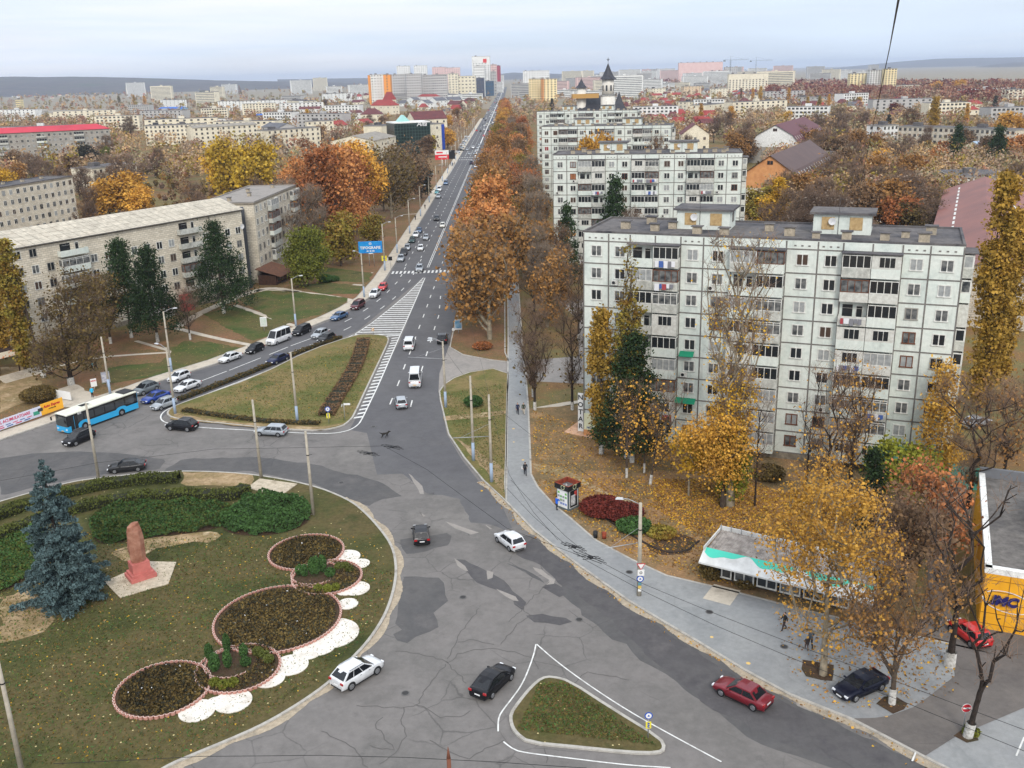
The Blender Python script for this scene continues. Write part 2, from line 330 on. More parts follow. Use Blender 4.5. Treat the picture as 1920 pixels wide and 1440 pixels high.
for pl in [((852,1046),(857,1045),(860,1052),(878,1066),(880,1075),(866,1066),(856,1058)),((912,1070),(924,1068),(926,1078),(922,1090),(915,1088),(914,1078)),
           ((930,1104),(960,1116),(976,1122),(970,1133),(962,1124),(936,1112)),((998,1063),(1010,1064),(1018,1072),(1048,1090),(1030,1100),(1022,1098),(1034,1090),(1010,1076)),
           ((1078,1160),(1090,1158),(1096,1164),(1086,1166)),((766,888),(770,887),(780,903),(788,906),(797,925),(790,930),(778,908)),((788,960),(797,968),(798,972),(790,967)),
           ((835,978),(856,985),(900,1000),(885,1003),(850,990)),((910,985),(926,992),(924,996),(912,990)),((1490,1310),(1530,1330),(1520,1336),(1494,1324)),((1340,1290),(1380,1310),(1370,1316),(1346,1300))]:
    sheet('asphalt_scar',PX(*pl),.0162,M_aspl,.08)
sheet('asphalt_scar',PX((600,1300),(0,1300),(900,1430)),-.5,M_aspl) if 0 else None
# tar-filled cracks
mb=MB(); rr=random.Random(5)
for pl in [((740,1222),(770,1224),(815,1232),(840,1242),(862,1226),(885,1220),(935,1217),(965,1222),(1000,1235),(1010,1262)),((840,1242),(860,1265),(878,1288)),((838,1246),(800,1290),(782,1322),(758,1328),(668,1324)),((782,1322),(830,1346),(870,1343),(885,1330)),
           ((758,1328),(752,1350),(762,1380),(745,1410),(712,1435)),((600,1372),(660,1400),(690,1440)),((860,1205),(885,1197),(930,1210)),((940,1210),(970,1170),(1000,1150)),((690,1400),(740,1405),(700,1360),(720,1340)),((965,1128),(1000,1160),(1010,1165)),
           ((805,1388),(840,1408),(880,1425),(900,1410),(950,1388)),((1025,1430),(1023,1400)),((480,905),(560,912),(640,925)),((240,860),(330,872),(420,866)),((100,850),(190,868),(240,880)),((1030,1090),(990,1130),(950,1170)),((1070,1290),(1100,1260),(1180,1275)),((900,1140),(860,1190),(838,1240))]:
    p=resample(PX(*pl),.5); p=[Vector((q.x+rr.uniform(-.14,.14),q.y+rr.uniform(-.14,.14),0)) for q in p]; ribbon(mb,p,.07,.0195)
structure('road_cracks',mb,mat('tar',G(88,85,83),.8))
# gutter dust along kerbs
mb=MB()
def gutter(pts,w_,seed):
    r_=random.Random(seed); p=resample(pts,.8); a=p; b=[q+o for q,o in zip(p,[Vector((0,0,0))]*len(p))]
    off=offset_line(p,1.)
    for i in range(len(p)-1):
        k0=w_*(.35+.65*abs(math.sin(i*.37+seed))+r_.uniform(-.1,.1)); k1=w_*(.35+.65*abs(math.sin((i+1)*.37+seed)))
        n0=(off[i]-p[i])*k0; n1=(off[i+1]-p[i+1])*k1
        mb.face([(p[i].x,p[i].y,.0205),(p[i+1].x,p[i+1].y,.0205),(p[i+1].x+n1.x,p[i+1].y+n1.y,.0205),(p[i].x+n0.x,p[i].y+n0.y,.0205)])
RB=PX((0,941),(67,922),(135,904),(185,897),(300,885),(380,884),(480,890),(587,910),(655,937),(687,962),(717,995),(739,1027),(746,1066),(742,1103),(730,1142),(715,1172),(690,1208),(660,1239),(623,1280),(567,1320),(500,1360),(433,1390),(367,1417),(313,1440))
cx,cy=-43.5,81.
RBo=[Vector((-28,54.5,0)),Vector((-36,51.8,0)),Vector((-46,52,0)),Vector((-60,56,0)),Vector((-71,66,0)),Vector((-74,80,0)),Vector((-71,94,0)),Vector((-65,101,0))]
RB=smooth_poly(RB+RBo,2,True)
rbn=[p for p in RB if p.y<104 and p.x>-40]
rbn.sort(key=lambda p: math.atan2(p.y-cy,p.x-cx))
gutter(rbn,-.75,3)
gutter(K_right[7:],-.8,5)
structure('gutter_dust',mb,M_sand)
# ------------------------------------------------------------------ kerbed areas
def kerb_area(name, pts, m, h=.13, kw=.18, closed=True, z0=-.05, kh=.02):
    """raised area with its kerbstones: surface sheet and kerb both structure"""
    pts=[Vector(p) for p in pts]
    s=sum(pts[i].x*pts[(i+1)%len(pts)].y-pts[(i+1)%len(pts)].x*pts[i].y for i in range(len(pts)))
    if s<0: pts=pts[::-1]
    b=MB(); b.prism([(p.x,p.y) for p in pts],z0,h); o=structure(name,b,m)
    if kw:
        n=len(pts); inn=[]
        for i in range(n):
            a,c=pts[i-1],pts[(i+1)%n]; t=(c-a); t.z=0; t.normalize(); inn.append(pts[i]+Vector((-t.y,t.x,0))*kw)
        k=MB()
        for i in range(n):
            a,c,d,e_=pts[i],pts[(i+1)%n],inn[(i+1)%n],inn[i]
            o1=offset2(a,e_,.012); o2=offset2(c,d,.012)
            k.face([(o1.x,o1.y,z0),(o2.x,o2.y,z0),(o2.x,o2.y,h+kh),(o1.x,o1.y,h+kh)])
            k.face([(o1.x,o1.y,h+kh),(o2.x,o2.y,h+kh),(d.x,d.y,h+kh),(e_.x,e_.y,h+kh)])
            k.face([(e_.x,e_.y,h+kh),(d.x,d.y,h+kh),(d.x,d.y,z0),(e_.x,e_.y,z0)])
        structure(name+'_kerb',k,M_kerb)
    return o
def offset2(a,b,d):
    t=(Vector(a)-Vector(b)); t.z=0; t.normalize(); return Vector(a)+t*d
kerb_area('roundabout_lawn',RB,M_lawn,kw=.25)
TRI=smooth_poly(PX((730,640),(720,662),(687,732),(665,780),(657,790),(642,801),(600,809),(542,807),(480,802),(375,791),(332,787),(315,781),(312,774),(322,764),(350,753),(480,707),(580,657),(665,629),(687,627),(717,629),(728,632)),1,True)
kerb_area('triangle_lawn',TRI,M_lawn2,kw=.25)
SPL=smooth_poly(PX((1035,1269),(1014,1272),(993,1290),(970,1318),(955,1340),(955,1358),(964,1377),(990,1396),(1083,1405),(1180,1415),(1235,1416),(1250,1406),(1240,1385),(1150,1330),(1070,1278)),1,True)
kerb_area('splitter_lawn',SPL,M_lawn,kw=.25)
# pavement on the right, with the path going on north beside the plane trees
PK=K_right[8:-2]; 
edge_park=PX((1700,1190),(1630,1172),(1517,1147),(1425,1123),(1375,1110),(1322,1097),(1250,1080),(1185,1050),(1120,1015),(1102,1000),(1070,972),(1042,950),(1010,915),(997,890),(996,860),(992,765))
north=[Vector((2.4,150,0)),Vector((2.2,170,0)),Vector((2.2,300,0)),Vector((4,600,0)),Vector((1.4,600,0)),Vector((-.4,300,0)),Vector((-.6,170,0)),Vector((-.8,142,0))]+PX((948,900))
kerb_area('pavement',PX((947,941))+PK[1:]+[Vector((58,40,0)),Vector((80,46,0))]+PX((1920,1240))+edge_park+north,M_pave,kw=.22)
# yard in front of the yellow shop, driveway
sheet('yard',PX((1920,1245),(1920,1195),(1850,1180),(1790,1170),(1770,1120),(1775,1050),(1800,960),(1820,900),(1760,905),(1735,960),(1740,1100),(1720,1190))+[] ,.139,M_yard)
sheet('driveway',PX((1601,1350),(1640,1349),(1667,1345),(1690,1337),(1712,1329),(1740,1310),(1790,1270),(1780,1180),(1850,1182),(1920,1196),(1920,1330),(1790,1385),(1735,1420)),.135,M_yard)
# left pavement + lawn areas
offl=offset_line(K_left[1:]+left_up[:4],3.0)
kerb_area('pavement_beyond',K_left[1:]+left_up[:4]+offl[::-1],M_conc,kw=.2)
offf=offset_line(K_left[1:]+left_up[:2],3.0)
def left_area(name,pts,m,z=.09,a=0): return sheet(name,pts,z,m,a)
left_area('lawn',PX((640,545),(690,520),(725,470),(700,440),(560,470),(520,540))+[],M_rust)
LA=[Vector((-112,60,0)),Vector((-94,99,0))]+[p for p in offl[1:]]
b=MB(); poly=[(p.x,p.y) for p in LA]+[(-75,1100),(-75,300),(-62,232),(-64,205),(-110,130)]
s=sheet('lawn_strip',[Vector((*p,0)) for p in poly],.07,M_rust)
for pl in [((300,680),(345,640),(440,655),(400,680),(330,700),(240,715),(190,722),(200,690)),((445,560),(500,545),(560,548),(652,560),(640,580),(600,590),(560,600),(530,612)),((380,590),(440,575),(540,610),(500,632),(470,640)),((560,535),(620,530),(680,538),(672,552),(600,552)),
           ((310,655),(380,640),(465,655),(420,672),(350,668)),((600,500),(660,508),(700,512),(690,530),(640,528),(590,524))]:
    left_area('lawn',PX(*pl),M_green,.095,.3)
left_area('bare_ground',PX((0,690),(50,688),(80,720),(60,750),(0,775)),M_dry,.095,.3)
left_area('bare_ground',PX((100,735),(140,720),(180,745),(230,728),(250,735),(150,765),(100,765)),M_conc,.097,.2)
mb=MB()
for pl,w_ in [(((440,573),(490,590),(530,606),(585,620)),1.3),(((330,616),(400,634),(480,650)),1.3),(((255,640),(330,662),(392,676)),.9),(((100,690),(170,672),(260,665),(350,660),(395,662)),1.0),(((480,545),(560,548),(640,560),(680,570)),2.2),(((610,506),(660,510),(705,513)),1.2),
               (((560,548),(500,538),(440,560),(380,585),(330,615)),2.2),(((600,525),(640,533),(690,536)),1.2),(((755,403),(800,400)),1.2)]:
    ribbon(mb,resample(smooth_poly(PX(*pl),2),1.2),w_,.105)
structure('garden_paths',mb,M_conc)
# right side: strip lawn, side street, park
PKl=K_right[3:9]
kerb_area('verge',[p for p in PKl]+PX((948,905),(950,860),(951,790),(952,740),(955,702),(925,692),(880,699),(850,710),(832,722)),M_lawn2,kw=.2)
sheet('side_street',PX((842,648),(867,665),(920,675),(960,678),(1085,668),(1085,600),(1040,560),(1100,560),(1140,640),(1110,720),(1000,715),(960,703),(925,690),(880,697),(850,708),(832,720),(822,737),(824,700)),.0085,M_aspl)
kerb_area('verge_north',PX((845,640),(843,652),(867,666),(920,676),(955,679))+[Vector((-1,163,0)),Vector((-1,400,0)),Vector((road_c(700)+10.6,700,0)),Vector((road_c(700)+9.9,700,0)),Vector((road_c(400)+9.9,400,0)),Vector((-10.9,200,0))],M_rust,kw=.2)
sheet('park_ground',PX((992,767),(996,860),(997,890),(1010,915),(1042,950),(1070,972),(1120,1015),(1185,1050),(1250,1080),(1322,1097),(1425,1123),(1517,1147),(1630,1172),(1700,1190),(1735,1000),(1780,900),(1700,880),(1500,850),(1250,790),(1110,760)),.10,M_park)
for pl in [((1000,870),(1060,880),(1130,920),(1200,950),(1190,955),(1110,920),(1040,890),(1005,885)),((1230,1010),(1270,1000),(1312,1018),(1290,1040),(1240,1045),(1210,1030))]:
    sheet('bare_ground',PX(*pl),.108,M_dry if pl[0][0]<1100 else M_soil,.2)
left_area('bare_ground',PX((830,782),(905,775),(950,770),(950,778),(905,785),(832,790)),M_dry,.137,.12)
left_area('bare_ground',PX((850,820),(900,850),(945,880),(946,930),(925,900),(890,860)),M_dry,.137,.2)
sheet('path',PX((992,767),(1020,764),(1085,784),(1085,793),(1030,778),(993,776)),.112,M_conc)
sheet('path',PX((1000,766),(1060,755),(1085,752),(1085,757),(1030,767)),.111,M_conc)
left_area('bare_ground',PX((345,887),(460,888),(480,896),(470,915),(440,912),(340,912)),M_dry,.139,.2)
left_area('bare_ground',PX((0,1120),(60,1105),(110,1130),(100,1170),(60,1200),(0,1210)),M_dry,.139,.5)
left_area('bare_ground',PX((200,1040),(280,1010),(400,1000),(420,1012),(300,1030),(230,1060)),M_dry,.139,.4)
left_area('bare_ground',PX((320,787),(480,803),(600,808),(655,793),(600,803),(480,796),(380,786),(330,775)),M_dry,.139,.15)
# painted markings
mb=MB()
def dashes(pts,step=9.,ln=3.,w_=.16,z=.0245,start=0.):
    p=resample(pts,.5); k=int(start/.5)
    while k+int(ln/.5)<len(p):
        ribbon(mb,p[k:k+int(ln/.5)+1],w_,z); k+=int(step/.5)
C=lambda a,y: Vector((road_c(y)+a,y,0))
A_=lambda pts: [at(480+x/4,400+y/4) for x,y in pts]
dashes([C(-6.1,560),C(-6.1,246)][::-1],start=1)
dashes(A_([(1120,405),(1100,450),(1065,508),(1010,568),(940,635),(850,705),(735,778),(590,852),(410,940)]),start=0,w_=.2)
dashes([C(-3.05,560),C(-3.05,246)][::-1],start=3)
dashes(A_([(1240,345),(1190,440),(1155,505),(1105,565),(1037,635),(948,707),(827,788),(685,865),(520,940)]),w_=.2)
for pl in [((410,940),(260,995)),((240,1003),(100,1060)),((430,980),(400,990)),((350,1012),(240,1050)),((80,1130),(-120,1210)),((35,1085),(-200,1178)),((-220,1185),(-520,1300))]:
    ribbon(mb,A_(pl),.2,.0245)
dashes(A_([(1355,490),(1335,557),(1310,620),(1285,692),(1257,770),(1225,853),(1155,1045),(1117,1140),(1073,1262),(1022,1390),(965,1530)]),w_=.2)
dashes(A_([(1385,620),(1370,770),(1342,853),(1315,942),(1285,1040),(1250,1150),(1175,1390),(1132,1560)]),w_=.2)
dashes([C(3.3,560),C(3.3,240)][::-1]); dashes([C(6.5,560),C(6.5,240)][::-1])
for a in (-6.1,-3.05,3.3,6.5): ribbon(mb,[C(a,y) for y in (590,640)],.16,.0245); dashes([C(a,650),C(a,2200)],step=12,ln=4,w_=.3)
ribbon(mb,[C(-9,560),C(-9,480)],.15,.0245)
for a in (-.22,.22):
    ribbon(mb,[C(a,y) for y in (244,300,400,560)],.17,.0245)
ribbon(mb,[C(0,y) for y in (590,900,1400,2200,3400)],.75,.0245)
structure('lane_markings',mb,M_white)
mb=MB()
for yy,x0 in ((238.5,-8.6),(568,-8.4),(583,-8.4)):
    x=x0
    while x<9.2: mb.face([(road_c(yy)+x,yy-1.6,.0245),(road_c(yy)+x+.5,yy-1.6,.0245),(road_c(yy)+x+.5,yy+1.6,.0245),(road_c(yy)+x,yy+1.6,.0245)]); x+=1.0
structure('crosswalk_markings',mb,M_white)
mb=MB()
LL=PX((794,521),(762,553),(730,580),(697,606),(665,627)); RRm=PX((797,521),(776,571),(745,640),(712,717),(695,752),(677,792),(668,800),(655,807))
ribbon(mb,resample(LL,1.),.2,.0285); 
outl=smooth_poly(PX((797,521),(776,571),(745,640),(712,717),(695,752),(677,790),(668,800),(650,809),(615,814),(540,811),(475,807),(375,802),(325,796),(305,791),(300,782),(306,772),(325,762),(480,704),(580,663),(640,638),(665,627)),2)
ribbon(mb,resample(outl,.7),.2,.0245)
def xat(line,y):
    for i in range(len(line)-1):
        a,c=line[i],line[i+1]
        if (a.y-y)*(c.y-y)<=0 and a.y!=c.y: return a.x+(c.x-a.x)*(y-a.y)/(c.y-a.y)
islR=PX((665,627),(700,628),(732,637),(720,662),(687,732),(665,780),(655,790))
y=227.
while y>128:
    xr=xat(RRm,y); xl=xat(LL,y+.8) if y>177.5 else xat(islR,y-.3)
    if xr and xl is not None and xr-xl>.5:
        xl+= .3 if y<177 else .0; xr-=.1
        sk=.35 if y>177 else -.55
        mb.face([(xl,y+sk*0,.0262),(xr,y-sk*.9,.0262),(xr,y-sk*.9+.62,.0262),(xl,y+.62,.0262)])
    y-=1.75
structure('hatched_markings',mb,M_white)
mb=MB()
for pl in [((1005,1208),(1000,1232),(981,1281),(960,1310),(938,1338),(934,1350),(934,1374)),((944,1391),(960,1404),(978,1411),(1053,1420),(1174,1435),(1260,1440)),((1006,1208),(1040,1238),(1098,1281),(1180,1335),(1280,1390),(1355,1430))]:
    ribbon(mb,resample(smooth_poly(PX(*pl),2),.5),.12,.0245)
for pl in [((1710,1430),(1722,1400)),((1905,1420),(1920,1385))]: ribbon(mb,PX(*pl),.12,.142)
structure('edge_markings',mb,M_white)
# white gravel fans beside the flower beds, stone slabs
M_slab=ground_mat('pale_slab',[G(206,200,190),G(218,212,202),G(190,182,170)],sc=.5,bump=.1,amp=.12)
mb=MB(); 
for (x,y,r_) in [(650,1046,26),(676,1059,18),(668,1106,26),(652,1135,20),(622,1190,52),(578,1224,28),(545,1250,34),(505,1275,30),(437,1318,36),(370,1336,34),(640,1075,18),(600,1215,30),(405,1322,20),(648,1110,18)]:
    c=at(x,y); rr_=r_*(at(x+1,y)-at(x,y)).length*.98
    mb.prism([(c.x+rr_*math.cos(t*math.pi/14),c.y+rr_*math.sin(t*math.pi/14)) for t in range(28)],.1,.195+.00004*len(mb.f))
structure('gravel_fans',mb,M_slab)
M_slab2=ground_mat('stone_slab',[G(168,156,136),G(184,172,152),G(150,138,118)],sc=.6,bump=.1)
sheet('monument_slab',PX((196,1094),(282,1056),(331,1057),(316,1098),(285,1106),(226,1124)),.215,M_slab2)
sheet('paved_corner',PX((464,917),(487,900),(558,910),(530,930),(500,927)),.215,M_slab2)
# hills, far ridges
def ridge(name, crest, depth, base_z, m, seed):
    r_=random.Random(seed); b=MB(); p=[Vector(c) for c in crest]; q=[]
    for i in range(len(p)-1):
        for k in range(8):
            v=p[i].lerp(p[i+1],k/8); v.z+=r_.uniform(-1,1)*v.z*.012; q.append(v)
    q.append(p[-1])
    rows=[]
    for v in q:
        d=Vector((v.x,v.y,0)).normalized()
        rows.append([Vector((v.x,v.y,0))-d*depth+Vector((0,0,base_z)), Vector((v.x,v.y,v.z*.55))-d*depth*.5, v, Vector((v.x,v.y,0))+d*depth+Vector((0,0,base_z))])
    for i in range(len(rows)-1):
        for k in range(3): b.face([rows[i][k],rows[i+1][k],rows[i+1][k+1],rows[i][k+1]],0,True)
    return structure(name,b,m)
def crest(pts,D): 
    out=[]
    for x,y in pts:
        w_=ray(x,y); t=D/math.hypot(w_[0],w_[1]); out.append((w_[0]*t,w_[1]*t,H+w_[2]*t))
    return out
M_hill=ground_mat('wooded_hill',[G(66,66,68),G(84,78,76),G(74,80,70)],sc=.004,sc2=.02,bump=0)
ridge('hills',crest([(-400,142),(-150,144),(0,144),(180,144),(300,147),(420,151),(620,154),(700,157)],6500),1500,-5,M_hill,1)
ridge('hills',crest([(520,149),(700,146),(900,143),(960,136),(1000,137),(1100,140),(1300,141)],9000),1500,-5,M_hill,2)
ridge('hills',crest([(1180,136),(1420,134),(1560,128),(1680,116),(1760,110),(1920,107),(2100,100)],13000),2500,-5,M_hill,3)
ridge('hills',crest([(1640,142),(1740,134),(1840,124),(1900,117),(2000,112),(2200,110)],9500),1800,-5,M_hill,4)
# haze over the city
hz=MB(); hz.box((0,9800,62),(30000,20000,136),0)
mh=bpy.data.materials.new('haze'); mh.use_nodes=True; t=mh.node_tree; t.nodes.remove(t.nodes['Principled BSDF'])
pv=t.nodes.new('ShaderNodeVolumePrincipled'); pv.inputs['Color'].default_value=(.72,.82,1.,1); pv.inputs['Density'].default_value=7.5e-5; pv.inputs['Anisotropy'].default_value=.2
t.links.new(pv.outputs[0],t.nodes['Material Output'].inputs['Volume'])
hzo=tag(hz.build('haze',mh),'thin bluish autumn haze lying over the far city','haze',kind='stuff')
# ================================================================== VEHICLES
def paint(name,c,metal=.2): return mat('paint_'+name,c,.3,metal=metal,spec=.3 if max(c)<.1 else .5,coat=.12 if max(c)<.1 else .5,c2=tuple(q*.8 for q in c),sc=1.2)
M_glass=mat('car_glass',(.010,.012,.015),.1,spec=.45); M_tyre=mat('tyre_rubber',(.012,.012,.013),.8); M_rim=mat('wheel_alloy',(.42,.43,.45),.35,metal=.8)
M_blk=mat('black_trim',(.015,.015,.016),.5); M_head=mat('headlight_lens',(.75,.77,.8),.12,spec=.8,coat=.5); M_tail=mat('tail_lens',(.35,.012,.015),.2,coat=.4)
M_plate=mat('plate',(.7,.7,.7),.5); M_orange=mat('plate_yellow',(.75,.4,.04),.5)
PAINTS={'white':(.74,.75,.76),'black':(.010,.010,.013),'dark grey':(.035,.037,.042),'silver':(.36,.39,.42),'grey':(.14,.16,.17),'navy':(.012,.018,.06),'blue':(.012,.05,.30),'steel blue':(.06,.13,.26),
 'dark red':(.20,.012,.022),'red':(.62,.022,.02),'maroon':(.10,.012,.018),'dark green':(.02,.06,.06),'teal':(.08,.35,.38),'cream':(.72,.70,.62),'charcoal':(.028,.028,.03),'midnight':(.008,.010,.024)}
#            L    W    H    belt deck hood0 hood1 xb0 xr0 xr1 xb1 rw
KINDS={'sedan':(4.6,1.78,1.44,.92,.97,.92,.70,.55,1.25,2.55,3.35,.32),'hatchback':(4.0,1.70,1.50,.94,.95,.95,.72,.08,.50,2.15,2.95,.31),
 'estate':(4.5,1.75,1.50,.93,.94,.92,.70,.08,.42,2.45,3.25,.32),'suv':(4.5,1.85,1.64,1.04,1.08,1.04,.84,.10,.85,2.45,3.45,.37),
 'minivan':(4.6,1.84,1.72,1.02,1.0,1.02,.76,.06,.30,2.75,3.75,.33),'van':(5.0,1.95,1.98,1.15,1.1,1.12,.86,.05,.16,3.25,4.15,.34),'minibus':(5.7,1.98,2.55,1.28,1.2,1.2,.95,.04,.14,4.1,4.95,.35),'fastback':(4.55,1.77,1.47,.93,1.02,.92,.70,.16,1.35,2.45,3.45,.32)}
CARM={}
def car_meshes(kind):
    if kind in CARM: return CARM[kind]
    Lg,W,Hh,belt,deck,h0,h1,xb0,xr0,xr1,xb1,rw=KINDS[kind]; hw=W/2; c=Lg/2
    st=[(0,.62,.86),(.04,deck-.10,.92),(.12,deck,.95),(xb0+.05 if xb0>.1 else .2,deck+.0,.97),(Lg*.30,belt,1.),(Lg*.5,belt,1.),(xb1-.3,belt,.995),(xb1,h0,.985),((xb1+Lg)/2,(h0+h1)/2+.045,.97),(Lg-.22,h1+.03,.93),(Lg-.06,h1-.08,.84),(Lg,.52,.74)]
    rings=[]
    for x,zt,k in st:
        lo=.24 if .3<x<Lg-.3 else .30
        h=[(.0,lo-.03),(hw*k*.86,lo-.03),(hw*k*.985,lo+.08),(hw*k,min(.58,zt-.1)),(hw*k*.985,zt-.09),(hw*k*.90,zt-.01),(hw*k*.55,zt+.015),(0,zt+.025)]
        rings.append([(x-c,y,z) for y,z in h]+[(x-c,-y,z) for y,z in h[-2:0:-1]])
    b=MB(); n=len(rings[0])
    for i in range(len(rings)-1):
        for k in range(n):
            b.face([rings[i][k],rings[i][(k+1)%n],rings[i+1][(k+1)%n],rings[i+1][k]][::-1],0,True)
    b.face(rings[0]); b.face(rings[-1][::-1])
    # merged verts for smooth look
    # cabin
    yb=hw*.93; yr=hw*.74; zr=Hh
    S=[(xb0,belt-.03,yb),(xr0,zr-.03,yr),((xr0+xr1)/2,zr,yr),(xr1,zr-.035,yr),(xb1,belt-.03,yb)]
    for sy in (1,-1):
        p=[(x-c,sy*y,z) for x,z,y in S]
        b.face(p[::-1] if sy<0 else p,0)
    for i in range(4):
        (x0,z0,y0),(x1,z1,y1)=S[i],S[i+1]; m0=.035 if 0<i<4 else 0; m1=.035 if i<3 else 0
        b.face([(x0-c,y0,z0),(x0-c,0,z0+m0),(x1-c,0,z1+m1),(x1-c,y1,z1)],0,False)
        b.face([(x0-c,0,z0+m0),(x0-c,-y0,z0),(x1-c,-y1,z1),(x1-c,0,z1+m1)],0,False)
    # arches, bumper trim, grille
    wx=(Lg*.19,Lg*.80)
    for x in wx:
        for sy in (1,-1):
            cpts=[(x-c+math.cos(t*math.pi/8)*(rw+.06), sy*(hw+.003), max(.24,rw+math.sin(t*math.pi/8)*(rw+.06))) for t in range(16)]
            b.face(cpts if sy<0 else cpts[::-1],1)
    b.box((Lg-c-.01,0,.45),(.05,W*.5,.16),1); b.box((.0-c+.0,0,.36),(.04,W*.7,.12),1)
    for sy in (1,-1): b.box((0,sy*(hw-.005),.27),(Lg*.42,.03,.08),1)
    body=b.mesh('body',[M_blk,M_blk])
    import bmesh; bm_=bmesh.new(); bm_.from_mesh(body); bmesh.ops.remove_doubles(bm_,verts=bm_.verts,dist=.001); bm_.to_mesh(body); bm_.free()
    me={'body':body}
    # glass
    g=MB(); e=.012
    def P(x,z,y): return (x-c,y,z)
    k0,k1=.10,.90
    z0,z1=belt,zr-.035
    xa=xb1+(xr1-xb1)*.06; xz=xb1+(xr1-xb1)*.93
    g.face([(xb1-.02-c+e,-yb*.88,belt-.02+e+.02),(xb1-.02-c+e,yb*.88,belt-.02+e+.02),(xz-c+e,yr*.88,zr-.07+e),(xz-c+e,-yr*.88,zr-.07+e)])
    me['windscreen']=g.mesh('windscreen',M_glass)
    g=MB(); q=.92
    t0,t1=(.15,.88)
    pa=lambda t,y: (xb0+(xr0-xb0)*t-c-e, y, belt-.03+(zr-.03-belt+.03)*t+e)
    g.face([pa(t0,yb*.86),pa(t0,-yb*.86),pa(t1,-yr*.86),pa(t1,yr*.86)])
    me['rear_window']=g.mesh('rear_window',M_glass)
    def sidey(z): return yb+(yr-yb)*((z-belt+.03)/(zr-belt))+e
    zlo=belt+.03; zhi=zr-.10
    def xr_at(z): return xb0+(xr0-xb0)*min(1,(z-belt+.03)/(zr-belt))
    def xf_at(z): return xb1+(xr1-xb1)*min(1,(z-belt+.03)/(zr-belt))
    A0,A1=xr_at(zlo)+.16,xr_at(zhi)+.12; B0,B1=xf_at(zlo)-.16,xf_at(zhi)-.10
    cuts=[0,.48,1] if kind not in ('minibus','van','estate','suv','minivan') else ([0,.30,.64,1] if kind!='minibus' else [0,.33,.66,1])
    sides=[]
    for i in range(len(cuts)-1):
        a,b_=cuts[i]+(.012 if i else 0),cuts[i+1]-(.012 if i<len(cuts)-2 else 0)
        for sy in (1,-1):
            g=MB(); p=[(A0+(B0-A0)*a-c,sy*sidey(zlo),zlo),(A0+(B0-A0)*b_-c,sy*sidey(zlo),zlo),(A1+(B1-A1)*b_-c,sy*sidey(zhi),zhi),(A1+(B1-A1)*a-c,sy*sidey(zhi),zhi)]
            g.face(p if sy<0 else p[::-1]); sides.append(g.mesh('side_window',M_glass))
    me['sides']=sides
    def wheel():
        g=MB(); g.tube((0,-.1,0),(0,.1,0),rw,n=18); return g.mesh('tyre',M_tyre)
    me['tyre']=wheel(); g=MB(); g.tube((0,-.112,0),(0,.112,0),rw*.64,n=14)
    for k in range(5):
        a=k*math.pi*2/5; 
        for sy in (1,-1): g.box((math.cos(a)*rw*.36,sy*.1135,math.sin(a)*rw*.36),(rw*.13,.004,rw*.13),1)
    me['rim']=g.mesh('rim',[M_rim,M_blk]); me['wx']=wx; me['rw']=rw
    yl=hw*.78
    for nm,x,z,m in (('headlight',Lg-.10,h1-.10,M_head),('tail_light',.02,deck-.16,M_tail)):
        g=MB(); g.box((0,0,0),(.16 if nm=='headlight' else .09,.30,.13 if nm=='headlight' else .17),0); me[nm]=(g.mesh(nm,m),(x-c,hw*.80*(.86 if nm=='headlight' else .98),z))
    g=MB(); g.box((0,0,0),(.02,.5,.11)); me['number_plate']=(g.mesh('number_plate',M_plate),[(Lg-c+.03,0,.42),(-c-.012,0,.62 if kind!='sedan' else .66)])
    g=MB(); g.box((0,0,0),(.10,.20,.13)); me['wing_mirror']=(g,(xb1-.35-c,hw+.09,belt+.05))
    g=MB(); g.box((0,0,0),(.02,hw*.9,.14)); me['grille']=(g.mesh('grille',M_blk),(Lg-c+.004,0,h1-.18))
    g=MB(); g.box((0,0,0),(.16,.02,.03)); me['door_handle']=(g.mesh('door_handle',M_rim if 0 else M_blk),[(-c+Lg*.42,hw+.004,belt-.12),(-c+Lg*.62,hw+.004,belt-.12)])
    me['dim']=(Lg,W,Hh,belt,zr,xr0,xr1,yr)
    CARM[kind]=me; return me
